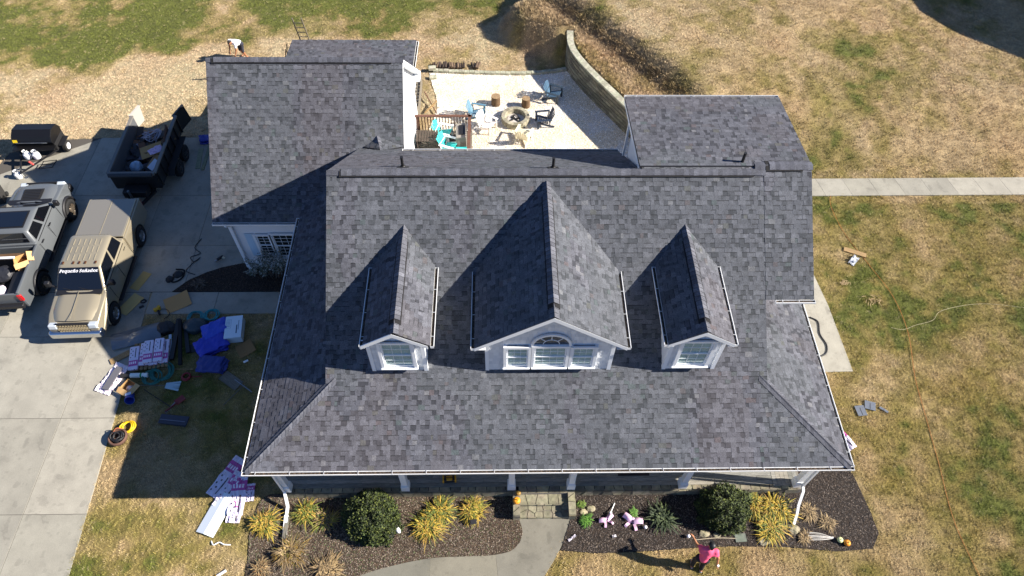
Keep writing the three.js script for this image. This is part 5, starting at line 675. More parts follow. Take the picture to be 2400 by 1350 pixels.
// the heap on the side lawn
new B().tube(coil(0.26, 6, 0.02, 0.25, 1), 0.017, 6, 200).top('hose', 'teal hose coil nearer the driveway by the side path', 'hose', mat('#2c7f86', { roughness: 0.5 }), [-11.75, 0.02, -15.1]); new B().tube(coil(0.25, 6, 0.02, 0.3, 4), 0.017, 6, 200).top('hose', 'teal hose coil on the right of the pair by the side path', 'hose', mat('#2f8a8c', { roughness: 0.5 }), [-11.15, 0.02, -15.2]);
one('tarp', 'grey rolled underlayment sheet with a pale bent end on the lawn edge', 'sheet', sheetMesh(1.75, 0.75, 22, (u, v) => 0.22 * Math.cos(v * 2.6) * (0.85 + 0.25 * Math.sin(u * 7)) + 0.04 * fbm(u * 8, v * 8, 5, 3)), mat('#6c7277', { roughness: 0.32, metalness: 0.3 }), [-13.75, 0.02, -14.25], 0.32);
{ // pallet with wrapped shingle bundles
  const t = thing('pallet', 'wooden pallet under the pink wrapped shingle bundles', 'pallet', [-12.95, 0, -13.4], 0.17); for (const z of [-0.5, 0, 0.5]) new B().box(1.3, 0.09, 0.05, 0, 0.065, z).build('stringer', M.wood, t); for (let x = -0.6; x <= 0.61; x += 0.15) new B().box(0.1, 0.02, 1.2, x, 0.12, 0).build('slat', M.wood, t);
  const wrapT = canvasTex(256, 256, (g, w, h) => { g.fillStyle = '#d8cfe0'; g.fillRect(0, 0, w, h); g.fillStyle = '#b0408e'; g.fillRect(0, h * 0.62, w, h * 0.25); g.fillStyle = '#2c2836'; g.fillRect(w * 0.62, h * 0.08, w * 0.1, h * 0.42); for (let k = 0; k < 5; k++) g.fillRect(w * 0.12 + (k % 2) * w * 0.2, h * 0.1 + k * h * 0.09, w * 0.1, h * 0.04); g.fillStyle = '#efe4ee'; for (let k = 0; k < 4; k++) g.fillRect(w * 0.1 + k * w * 0.2, h * 0.68, w * 0.12, h * 0.1); });
  const wm = new THREE.MeshPhysicalMaterial({ map: wrapT, roughness: 0.35, clearcoat: 0.4, clearcoatRoughness: 0.3 });
  const bundle = (label, x, y, z, ry, w = 0.34, d = 0.98) => { const k = new THREE.Mesh(new RoundedBoxGeometry(w, 0.12, d, 3, 0.035), wm); warp(k.geometry, v => { v.y += 0.012 * Math.sin(v.z * 9 + x * 5); }); k.name = numbered('shingle_bundle'); k.position.set(x, y, z); k.rotation.y = ry; k.userData = { label, category: 'shingles', group: 'wrapped shingle bundles on the lawn pallet' }; scene.add(k); };
  bundle('leftmost pink wrapped shingle bundle on the pallet', -13.5, 0.19, -13.22, 0.2, 0.34, 1.0); bundle('second pink wrapped bundle from the left on the pallet', -13.16, 0.19, -13.4, 0.17); bundle('third pink wrapped bundle from the left on the pallet', -12.82, 0.2, -13.42, 0.16); bundle('rightmost pink wrapped bundle in the lower layer of the pallet', -12.48, 0.19, -13.52, 0.17); bundle('upper pink wrapped bundle stacked on the middle of the pallet', -12.98, 0.315, -13.42, 0.19); bundle('upper pink wrapped bundle stacked on the right of the pallet', -12.62, 0.315, -13.5, 0.16);
  M.wrap = wm;
}
{ const mk = (label, a, b, w, h, m) => new B().beam(a, b, w, h).top('metal_trim', label, 'trim', m, [0, 0, 0]); mk('long black metal strip standing nearest the pallet', [-12.35, 0.1, -15.0], [-12.15, 0.12, -13.2], 0.16, 0.1, M.black); mk('black metal strip crossing over the others right of the pallet', [-12.25, 0.2, -14.9], [-11.75, 0.16, -12.95], 0.12, 0.1, M.blackMatte); mk('shorter black strip leaning beside the pallet', [-12.0, 0.08, -14.6], [-11.62, 0.1, -13.5], 0.14, 0.05, M.black); mk('pale bluish metal strip between the black ones', [-12.5, 0.1, -14.3], [-12.2, 0.08, -13.2], 0.1, 0.03, mat('#a9bac4', { metalness: 0.4, roughness: 0.4 }));
  one('backpack', 'black bag with pale straps at the upper end of the pallet', 'bag', lump(0.34, 0.3, 0.3, 21), M.black, [-12.75, 0.02, -14.6]); one('trash_bag', 'dark green plastic sack on the shaded lawn', 'bag', lump(0.5, 0.34, 0.36, 8, 0.2), mat('#25343a', { roughness: 0.4 }), [-11.65, 0.02, -14.7]); one('shingle_scrap', 'dark square shingle piece right of the black strips', 'shingle', flatBox(0.42, 0.36, 0.015), M.black, [-11.45, 0.02, -13.75], 0.2); }
one('tarp', 'bright blue tarp folded beside the white box', 'tarp', fold(1.0, 0.75, 0.38, 5), mat('#2f49b8', { roughness: 0.5 }), [-10.8, 0.02, -14.45], 0.45); one('tarp', 'middle deep blue tarp bundle of the three on the lawn', 'tarp', fold(1.15, 0.75, 0.34, 11), mat('#2533a8', { roughness: 0.5 }), [-10.75, 0.02, -13.75], 0.5); one('tarp', 'lowest and darkest blue tarp roll of the three on the lawn', 'tarp', fold(1.05, 0.72, 0.32, 17), mat('#24337a', { roughness: 0.55 }), [-10.6, 0.02, -12.95], -0.12);
{ const t = thing('carton', 'white printed carton standing right of the blue tarps', 'box', [-10.05, 0.02, -14.45], 0.12); const tx = canvasTex(256, 384, (g, w, h) => { g.fillStyle = '#cfdde6'; g.fillRect(0, 0, w, h); g.fillStyle = '#3c5870'; g.save(); g.translate(w * 0.72, h * 0.5); g.rotate(-Math.PI / 2); g.fillRect(-120, -14, 150, 18); g.fillRect(-60, 16, 170, 8); g.restore(); g.strokeStyle = '#5c7488'; g.lineWidth = 3; g.strokeRect(20, 60, 70, 150); for (let k = 0; k < 5; k++) g.fillRect(26, 80 + k * 24, 50, 5); }); new B().box(0.6, 0.34, 0.95, 0, 0.17, 0).build('box_body', mat('#bccbd4', { roughness: 0.7 }), t); const lid = new THREE.Mesh(new THREE.BoxGeometry(0.63, 0.06, 0.98), [0, 1, 2, 3, 4, 5].map(i => i === 2 ? new THREE.MeshStandardMaterial({ map: tx, roughness: 0.7 }) : mat('#c6d4dc'))); lid.position.y = 0.36; lid.name = 'lid'; t.add(lid); }
one('cardboard_sheet', 'brown cardboard square on the shaded lawn below the white carton', 'cardboard', sheetMesh(0.62, 0.6, 6, (u, v) => 0.08 * Math.max(0, u)), mat('#8a6a42', { roughness: 0.9 }), [-9.55, 0.02, -13.7], 0.6); new B().cyl(0.04, 0.04, 0.18, 0, 0.04, 0, 10, 0, 0, 1.57).top('spray_can', 'small pale can lying near the porch gutter on the shaded lawn', 'can', M.white, [-9.42, 0, -13.15], 0.5);
one('board', 'raw yellow board on the sunlit driveway edge left of the pallet', 'board', flatBox(0.24, 0.72, 0.04), M.wood, [-14.12, 0.03, -13.35], -0.95); one('plywood_piece', 'grey weathered plywood piece flat on the shaded lawn', 'wood', flatBox(0.85, 0.42, 0.02), M.greyWood, [-9.8, 0.03, -12.35], -0.6);
{ const t = thing('wrapper', 'white and pink shingle wrapper opened flat on the driveway edge', 'wrapper', [-14.1, 0.02, -12.45], -0.35); new B().add(sheetMesh(0.62, 1.25, 16, crumple(7, 0.12))).build('wrapping', mat('#e3d6de', { roughness: 0.4 }), t); new B().add(flatBox(0.24, 0.95, 0.05), tr(0.04, 0.10, 0.02, 0.1)).build('shingle_piece', mat('#55555c', { roughness: 0.9 }), t); }
new B().cyl(0.09, 0.09, 0.62, -0.1, 0.09, 0, 16, 0, 0, Math.PI / 2, '#dfe6df').cyl(0.092, 0.092, 0.06, -0.02, 0.09, 0, 16, 0, 0, Math.PI / 2, '#2f8a55').cyl(0.085, 0.085, 0.36, -0.58, 0.09, 0, 16, 0, 0, Math.PI / 2, '#1b1b1d').top('caulk_tube', 'white and black tube with a green band lying by the green hose', 'tube', M.vc, [-13.05, 0.02, -12.55], 0.02);
new B().tube(coil(0.36, 9, 0.022, 0.35, 9), 0.018, 6, 320).tube(coil(0.3, 4, 0.02, 0.4, 12).map(p => [p[0] - 0.25, p[1] + 0.05, p[2] + 0.25]), 0.018, 6, 150).top('hose', 'large green hose coil in the middle of the side lawn', 'hose', mat('#17645a', { roughness: 0.45 }), [-12.4, 0.02, -12.7]);
{ const t = thing('broom', 'broom with wide pale blue bristles lying on the lawn', 'broom', [-12.45, 0.03, -12.15], -0.03); new B().rod([-0.75, 0.03, 0], [0.35, 0.04, 0], 0.016).build('handle', M.greyWood, t); const b = new B(); for (let k = 0; k < 16; k++) b.beam([0.35, 0.04, (k - 7.5) * 0.012], [0.86, 0.03, (k - 7.5) * 0.027 + rr(-0.02, 0.02)], 0.03, 0.02); b.build('bristles', mat('#9fb6bd', { roughness: 0.8 }), t); }
new B().add(new THREE.TorusGeometry(0.15, 0.035, 8, 22), tr(0, 0.05, 0, 0, Math.PI / 2)).add(new THREE.TorusGeometry(0.13, 0.03, 8, 22), tr(0.02, 0.1, 0, 0, Math.PI / 2)).beam([0.1, 0.03, 0], [0.55, 0.02, -0.03], 0.03, 0.02).top('extension_reel', 'dark red cable reel on the shaded lawn', 'reel', mat('#7c1c20', { roughness: 0.5 }), [-11.45, 0.02, -12.5]);
{ const t = thing('cardboard_box', 'small open cardboard box at the driveway edge', 'box', [-13.35, 0.02, -12.05], -0.5); new B().box(0.4, 0.24, 0.015, 0, 0.12, 0.2).box(0.4, 0.24, 0.015, 0, 0.12, -0.2).box(0.015, 0.24, 0.4, 0.2, 0.12, 0).box(0.015, 0.24, 0.4, -0.2, 0.12, 0).box(0.4, 0.012, 0.4, 0, 0.01, 0).build('box_body', M.card, t); new B().box(0.4, 0.012, 0.2, 0, 0.27, 0.28, 0, 0.45).box(0.2, 0.012, 0.4, 0.29, 0.25, 0, 0, 0, -0.1).build('flap', mat('#c49f6c', { roughness: 0.9 }), t); new B().add(lump(0.14, 0.12, 0.12, 3)).build('rag', M.white, t); }
{ const t = thing('bucket', 'blue pail tipped over on the sunlit grass', 'bucket', [-13.2, 0.16, -11.65], 0.35); t.rotation.order = 'YXZ'; t.rotation.x = 1.25; new B().add(new THREE.LatheGeometry([[0.001, -0.2], [0.13, -0.2], [0.16, 0.18], [0.17, 0.2], [0.15, 0.2], [0.12, -0.18], [0.001, -0.18]].map(q => new THREE.Vector2(...q)), 24)).build('bucket_body', mat('#1f3f9c', { roughness: 0.4 }), t); new B().box(0.2, 0.14, 0.006, 0, 0, -0.16).build('label', mat('#c9d3e8'), t); new B().add(new THREE.TorusGeometry(0.165, 0.006, 5, 20, Math.PI), tr(0, 0.18, 0, 0, 1.0)).build('bail', M.steel, t); }
function rake(label, at, turn, L, w, m) { const t = thing('rake', label, 'rake', at, turn); new B().rod([0, 0.03, 0], [L, 0.03, 0], 0.015).build('handle', m, t); const b = new B(); b.beam([L, 0.03, -w / 2], [L, 0.03, w / 2], 0.025, 0.025); for (let k = 0; k < 9; k++) b.beam([L, 0.03, (k / 8 - 0.5) * w], [L + 0.06, 0.0, (k / 8 - 0.5) * w], 0.01, 0.01); b.build('rake_head', M.steel, t); }
rake('long black handled rake lying on the side lawn', [-12.85, 0.02, -12.0], -0.55, 1.35, 0.5, M.black); rake('pale handled rake on the dark lawn beside the porch', [-9.85, 0.02, -11.35], 0.95, 0.95, 0.9, M.greyWood); new B().rod([0, 0.02, 0], [1.25, 0.03, 0.03], 0.016).cyl(0.04, 0.03, 0.1, 1.28, 0.03, 0.03, 8, 0, 0, 1.57).top('pole', 'thin pale pole lying beside the green hose', 'pole', M.wood, [-12.6, 0.03, -12.85], 0);
{ const t = thing('shovel', 'dark red shovel lying above the shingle bundle', 'shovel', [-11.85, 0.03, -11.1], 0.8); new B().beam([0, 0.03, 0], [0.5, 0.04, 0], 0.045, 0.04).build('handle', mat('#6e1c1c', { roughness: 0.5 }), t); new B().add(sheetMesh(0.34, 0.24, 6, (u, v) => 0.05 * v * v * 4), tr(0.62, 0.02, 0)).build('blade', mat('#7a2424', { roughness: 0.45 }), t); }
{ const t = thing('shingle_bundle', 'dark opened shingle bundle below the red shovel', 'shingles', [-11.45, 0.02, -10.75], -0.12); for (let k = 0; k < 3; k++) new B().box(1.0, 0.02, 0.34, rr(-0.02, 0.02), 0.02 + k * 0.03, rr(-0.04, 0.04), rr(-0.05, 0.05)).build('shingle', mat(['#3a3b44', '#34353d', '#41424c'][k], { roughness: 0.9 }), t); new B().box(0.9, 0.012, 0.03, 0, 0.115, 0.02).build('strip', mat('#6c6c78'), t); }
new B().tube(coil(0.2, 7, 0.03, 0.15, 3), 0.026, 6, 220).top('electric_cord', 'yellow cord coil on the sunlit grass', 'cord', mat('#d8b010', { roughness: 0.5 }), [-12.95, 0.02, -10.5]); { const t = thing('tool_bag', 'round brown tool bag full of black cord beside the yellow coil', 'bag', [-13.15, 0.0, -10.1], 0); new B().add(new THREE.LatheGeometry([[0.001, 0.02], [0.26, 0.02], [0.33, 0.16], [0.3, 0.24], [0.25, 0.22], [0.22, 0.08], [0.001, 0.06]].map(q => new THREE.Vector2(...q)), 20)).build('bag_body', mat('#5a4034', { roughness: 0.8 }), t); new B().tube(coil(0.16, 6, 0.035, 0.6, 2).map(p => [p[0], p[1] + 0.1, p[2]]), 0.022, 6, 160).build('cord', M.black, t); new B().tube([[-0.2, 0.2, -0.1], [-0.05, 0.35, -0.25], [0.1, 0.2, -0.3]], 0.015, 6, 20).build('strap', mat('#a85f3a'), t); }
// torn wrappers and flashing at the porch corner
const wrapSheet = (label, w, d, at, turn, s, y = 0.02) => { const g = sheetMesh(w, d, 14, crumple(s, 0.07)); const p = g.attributes.position, uv = new Float32Array(p.count * 2); for (let i = 0; i < p.count; i++) uv.set([p.getX(i) / w + 0.5, p.getZ(i) / d + 0.5], i * 2); g.setAttribute('uv', new THREE.BufferAttribute(uv, 2)); const k = new THREE.Mesh(g, M.wrap); k.name = numbered('wrapper'); k.position.set(at[0], y, at[1]); k.rotation.y = turn; k.userData = { label, category: 'wrapper', group: 'torn shingle wrappers by the porch corner' }; scene.add(k); };
wrapSheet('uppermost pink shingle wrapper in the shade by the porch corner', 0.48, 1.5, [-9.15, -8.7], -0.5, 2); wrapSheet('second pink wrapper crossing under the others by the porch corner', 0.42, 1.3, [-8.95, -8.25], -0.45, 5, 0.05); wrapSheet('pink wrapper lying right of the flashing, half in sun', 0.5, 1.35, [-8.62, -8.05], 0.06, 8, 0.06); wrapSheet('small pink wrapper at the right end of the wrapper pile', 0.3, 0.6, [-8.25, -8.15], 0.1, 13, 0.03); wrapSheet('sunlit pink wrapper at the lower end of the wrapper pile', 0.45, 0.8, [-8.6, -7.55], -0.05, 17, 0.04);
one('flashing', 'bright white folded metal flashing at the end of the wrapper pile', 'flashing', sheetMesh(0.62, 1.4, 12, (u, v) => 0.09 * (1 - Math.abs(u) * 2) + 0.01), mat('#dfe7ec', { roughness: 0.3, metalness: 0.2 }), [-9.2, 0.03, -7.45], -0.33);
new B().tube([[-0.3, 0.02, -0.1], [-0.22, 0.06, 0.05], [-0.05, 0.04, 0], [0.1, 0.05, 0.1], [0.3, 0.02, 0.15]], 0.02, 5, 30).top('strap', 'short curled white strap on the front lawn', 'strap', M.white, [-8.85, 0.02, -6.55], 0.2); new B().cyl(0.045, 0.045, 0.3, 0, 0.05, 0, 10, 0, 0, Math.PI / 2, '#d8d8da').cyl(0.047, 0.047, 0.16, -0.23, 0.05, 0, 10, 0, 0, Math.PI / 2, '#d9a520').top('caulk_tube', 'white and yellow caulk tube at the bottom edge of the lawn', 'tube', M.vc, [-8.62, 0.0, -5.6], 0.6);
// right lawn
one('plank', 'pale board lying on the right lawn', 'plank', flatBox(0.92, 0.22, 0.04), M.wood, [15.1, 0.03, -18.25], -0.42); one('rag', 'crumpled pale grey rag beside the board on the right lawn', 'rag', sheetMesh(0.5, 0.26, 12, crumple(23, 0.16)), mat('#b4b9c2', { roughness: 0.8 }), [14.9, 0.02, -17.8], 0.8);
new B().tube(Array.from({ length: 26 }, () => [rr(-0.22, 0.22) + rr(-0.1, 0.1), rr(0.015, 0.06), rr(-0.14, 0.14)]), 0.008, 5, 160).top('rope', 'tangle of pale string on the right lawn near the board', 'rope', mat('#a08a66'), [14.2, 0.02, -16.65]); { const b = new B(); for (let k = 0; k < 26; k++) { const x = rr(-0.3, 0.3), z = rr(-0.25, 0.25), a = rr(0, 3); b.rod([x, 0.02 + rnd() * 0.05, z], [x + Math.cos(a) * 0.2, 0.02 + rnd() * 0.05, z + Math.sin(a) * 0.2], 0.009, 5); } const k = b.top('twigs', 'small heap of dry twigs on the right lawn', 'twigs', mat('#a08a64'), [15.1, 0.02, -15.85]); }
{ const mk = (label, x, z, w, d, a) => { const t = thing('shingle_scrap', label, 'shingle', [x, 0.03, z], a, 'shingle scraps on the right lawn'); new B().box(w, 0.012, d, 0, 0.02, 0).build('shingle', mat('#5d6470', { roughness: 0.9 }), t); new B().box(w * 0.05, 0.014, d * 0.7, 0, 0.024, 0.03).build('slot', M.black, t); }; mk('square grey shingle scrap, left of the three on the right lawn', 13.1, -10.95, 0.34, 0.4, 0.1); mk('middle grey shingle scrap of the three on the right lawn', 13.5, -11.15, 0.38, 0.34, -0.3); mk('narrow dark shingle strip, right of the three on the right lawn', 13.95, -10.98, 0.32, 0.09, -0.7); }
new B().tube([[15.45, 0.03, -22.0], [14.9, 0.03, -21.3], [14.95, 0.02, -19.5], [15.5, 0.03, -17.6], [15.95, 0.03, -16.1], [16.0, 0.03, -14.4], [15.55, 0.03, -12.2], [15.42, 0.03, -11.0], [15.22, 0.03, -9.05], [14.98, 0.03, -6.9], [15.2, 0.03, -4.6]], 0.009, 6, 200).top('electric_cord', 'orange cord running down the right lawn', 'cord', mat('#a5672c', { roughness: 0.6 }), [0, 0, 0]);
new B().tube([[15.4, 0.03, -14.5], [15.8, 0.03, -14.4], [16.4, 0.03, -14.6], [17.2, 0.03, -14.85], [17.55, 0.04, -15.2], [18.3, 0.03, -15.45], [19.5, 0.03, -15.6], [21.1, 0.03, -15.4], [24, 0.03, -14.6]], 0.006, 6, 120).top('rope', 'thin pale line crossing the orange cord on the right lawn', 'rope', mat('#b3a988'), [0, 0, 0]); new B().tube([[12.3, 0.04, -15.0], [12.56, 0.04, -14.8], [12.5, 0.04, -14.2], [12.62, 0.04, -13.7], [12.5, 0.04, -13.35], [12.2, 0.04, -13.2]], 0.03, 7, 60).top('hose', 'black hose on the concrete pad at the right side', 'hose', M.black, [0, 0, 0]);
wrapSheet('pink wrapper sticking out beside the right porch gutter', 0.5, 0.75, [12.15, -9.8], 0.5, 29);
const ORD = ['first', 'second', 'third', 'fourth', 'fifth', 'sixth', 'seventh', 'eighth', 'ninth', 'tenth', 'eleventh', 'twelfth', 'thirteenth', 'fourteenth', 'fifteenth', 'sixteenth'];
// ---------------------------------------------------------------- back yard
{ // retaining wall of split blocks with capstones
  const t = worldThing('retaining_wall', 'curved retaining wall of split grey blocks with flat capstones behind the patio', 'retaining wall', [5, 0, -27]); const pts = [...WALL]; const crv = new THREE.CatmullRomCurve3(pts.map(p => V(p[0], 0, p[1]))), Lw = crv.getLength(), n = Math.round(Lw / 0.41), bt = ['#a09a8e', '#8a8479', '#aaa497', '#7f7a70', '#9c9382'].map(h => { const m = M.block.clone(); m.color.set(h); return m; }), cp = ['#cac7be', '#c1beb4', '#d0cdc4'].map(h => { const m = M.block.clone(); m.color.set(h); return m; });
  const rows = 7, bh = 0.19; for (let r = 0; r < rows; r++) for (let i = 0; i < n + (r % 2); i++) { const u0 = clamp((i - (r % 2) * 0.5) / n), u1 = clamp((i + 1 - (r % 2) * 0.5) / n); if (u1 - u0 < 0.004) continue; const a = crv.getPointAt(u0), b = crv.getPointAt(u1), d = b.clone().sub(a), L = d.length(), m = a.clone().add(b).multiplyScalar(0.5), nx = -d.z / L, nz = d.x / L, back = 0.15 + r * 0.014; const g = new RoundedBoxGeometry(L - 0.018, bh - 0.022, 0.26, 1, 0.014); new B().add(g, tr(m.x - nx * 0 + (-d.z / L) * 0 + (nx < 0 ? -nx : nx) * back * 1, bh * (r + 0.5) - 0.02, m.z + (nx < 0 ? -nz : nz) * back, Math.atan2(-d.z, d.x))).build('wall_block', pick(bt), t); }
  for (let i = 0; i < n; i++) { const a = crv.getPointAt(i / n), b = crv.getPointAt((i + 1) / n), d = b.clone().sub(a), L = d.length(), m = a.clone().add(b).multiplyScalar(0.5), nx = -d.z / L, nz = d.x / L, sg = nx < 0 ? -1 : 1; new B().add(new RoundedBoxGeometry(L - 0.005, 0.09, 0.34, 1, 0.015), tr(m.x + sg * nx * 0.19, bh * rows + 0.025, m.z + sg * nz * 0.19, Math.atan2(-d.z, d.x))).build('capstone', pick(cp), t); }
  const e = worldThing('edging', 'low edging of small concrete blocks along the back of the patio', 'edging', [0, 0, -30.2]); const ec = new THREE.CatmullRomCurve3([[-3.3, -30.3], [-1.5, -30.18], [0.2, -30.1], [1.8, -30.12], [2.8, -30.25], [3.6, -30.45]].map(p => V(p[0], 0, p[1]))); const ne = 26; for (let i = 0; i < ne; i++) { const a = ec.getPointAt(i / ne), b = ec.getPointAt((i + 1) / ne), d = b.clone().sub(a), L = d.length(), m = a.add(b).multiplyScalar(0.5); new B().add(new RoundedBoxGeometry(L - 0.012, 0.16, 0.2, 1, 0.015), tr(m.x, 0.08 + rr(-0.008, 0.008), m.z + rr(-0.015, 0.015), Math.atan2(-d.z, d.x) + rr(-0.03, 0.03))).build('edging_block', pick(cp), e); }
  for (const [x, z, y] of [[-3.35, -30.35, 0.2], [-3.28, -29.75, 0.08]]) new B().add(new RoundedBoxGeometry(0.38, 0.16, 0.24, 1, 0.015), tr(x, y, z, 0.1)).build('edging_block', cp[2], e);
}
{ const names2 = ['split log lying in the firewood row behind the patio edging']; for (let k = 0; k < 20; k++) { const x = -3.3 + k * 0.105 + (k > 15 ? 0.35 : 0), r = rr(0.04, 0.075); const lg = new B().add(new THREE.CylinderGeometry(r, r * 1.05, rr(0.35, 0.5), 7), tr(0, r + 0.02, 0, rr(-0.2, 0.2), Math.PI / 2)).top('log', k < 16 ? `dark weathered log, ${ORD[k]} from the left in the firewood row behind the patio edging` : `dark log, ${ORD[k - 16]} from the left in the short group right of the firewood row`, 'log', mat(pick(['#4a3d33', '#5a4a3c', '#3b312a', '#6a5947']), { roughness: 1 }), [x, 0.05, -30.68], rr(-0.15, 0.15), k < 16 ? 'firewood in the longer row' : 'firewood in the short group'); } }
{ // fire pit
  const t = thing('fire_pit', 'round stone fire pit in the middle of the gravel patio', 'fire pit', [0.88, 0.02, -26.55]); for (let r = 0; r < 2; r++) for (let i = 0; i < 18; i++) { const a = (i + r * 0.5) / 18 * 6.2832, g = new RoundedBoxGeometry(0.2, 0.15, 0.225, 1, 0.02); new B().add(g, tr(Math.cos(a) * 0.58, 0.08 + r * 0.155, Math.sin(a) * 0.58, -a)).build('stone_block', mat(pick(['#beb6aa', '#aea59a', '#c9c1b4', '#a0978c']), { map: T.stone, roughness: 0.95 }), t); } new B().add(lump(0.48, 0.12, 0.48, 6, 0.25)).build('ash', mat('#b9b2aa', { roughness: 1 }), t); const b = new B(); for (let k = 0; k < 7; k++) b.rod([rr(-0.3, 0.3), 0.13, rr(-0.3, 0.3)], [rr(-0.3, 0.3), 0.16, rr(-0.3, 0.3)], 0.025, 6); b.build('charred_wood', M.blackMatte, t); }
function stump(label, x, z, r) { const t = thing('stump', label, 'stump', [x, 0.02, z], rr(0, 6), 'log seats by the fire pit'); const g = new THREE.CylinderGeometry(r, r * 1.06, 0.5, 18, 4, true); warp(g, v => { const n = 1 + 0.08 * (vnoise(Math.atan2(v.z, v.x) * 3, v.y * 4, 3) - 0.5); v.x *= n; v.z *= n; }); new B().add(g, [0, 0.25, 0]).build('bark', mat('#7d654b', { roughness: 1, map: T.wood }), t); new B().cyl(r * 0.97, r * 0.97, 0.02, 0, 0.495, 0, 18).build('cut_top', mat('#b49a78', { roughness: 0.9, map: T.wood }), t); const rg = new B(); for (const q of [0.35, 0.65]) rg.add(new THREE.TorusGeometry(r * q, 0.005, 4, 24), tr(0, 0.506, 0, 0, Math.PI / 2)); rg.build('growth_rings', mat('#8a7050'), t); }
stump('log seat on the left behind the fire pit', -0.07, -27.75, 0.22); stump('log seat on the right behind the fire pit', 1.42, -27.6, 0.2);
function adirondack(label, at, turn, sc, fc, group) { // faces +z
  const t = thing('adirondack_chair', label, 'chair', at, turn, group), S = mat(sc, { roughness: 0.55 }), Fm = mat(fc, { roughness: 0.55 });
  for (let k = 0; k < 6; k++) new B().rbox(0.52, 0.022, 0.075, 0.008, 0, 0.375 - k * 0.026, 0.24 - k * 0.088, 0, -0.28).build('seat_slat', S, t);
  for (let k = 0; k < 5; k++) { const a = (k - 2) * 0.055; new B().rbox(0.098, 0.72 - Math.abs(k - 2) * 0.05, 0.02, 0.009, (k - 2) * 0.104 + Math.sin(a) * 0.1, 0.58 - Math.abs(k - 2) * 0.02, -0.40, 0, -0.36, -a).build('back_slat', S, t); }
  for (const s of [-1, 1]) { new B().rbox(0.12, 0.025, 0.72, 0.01, s * 0.34, 0.55, -0.02).build('arm', Fm, t); new B().rbox(0.03, 0.54, 0.1, 0.008, s * 0.31, 0.27, 0.27).build('leg', Fm, t); new B().beam([s * 0.28, 0.36, 0.27], [s * 0.28, 0.04, -0.52], 0.03, 0.1).build('leg', Fm, t); new B().beam([s * 0.29, 0.55, -0.34], [s * 0.29, 0.2, -0.28], 0.03, 0.06).build('arm_support', Fm, t); }
  new B().rbox(0.6, 0.06, 0.025, 0.008, 0, 0.5, -0.375).build('back_rail', Fm, t); return t;
}
adirondack('blue grey chair left of the fire pit, facing the stones', [-0.95, 0.02, -26.75], 1.35, '#5f8296', '#54788c'); adirondack('navy chair furthest right, behind the fire pit in front of the wall shadow', [2.85, 0.02, -28.15], 1.15, '#3f5c74', '#27343f'); adirondack('dark navy chair close to the right side of the fire pit', [2.2, 0.02, -26.25], -1.45, '#26344a', '#222f40'); adirondack('white chair in front of the fire pit on its left', [-0.45, 0.02, -25.9], 1.0, '#ece8e2', '#f0ece6'); adirondack('cream chair in front of the fire pit nearest the house', [1.25, 0.02, -25.2], 2.75, '#d9d1b2', '#e0d9bd');
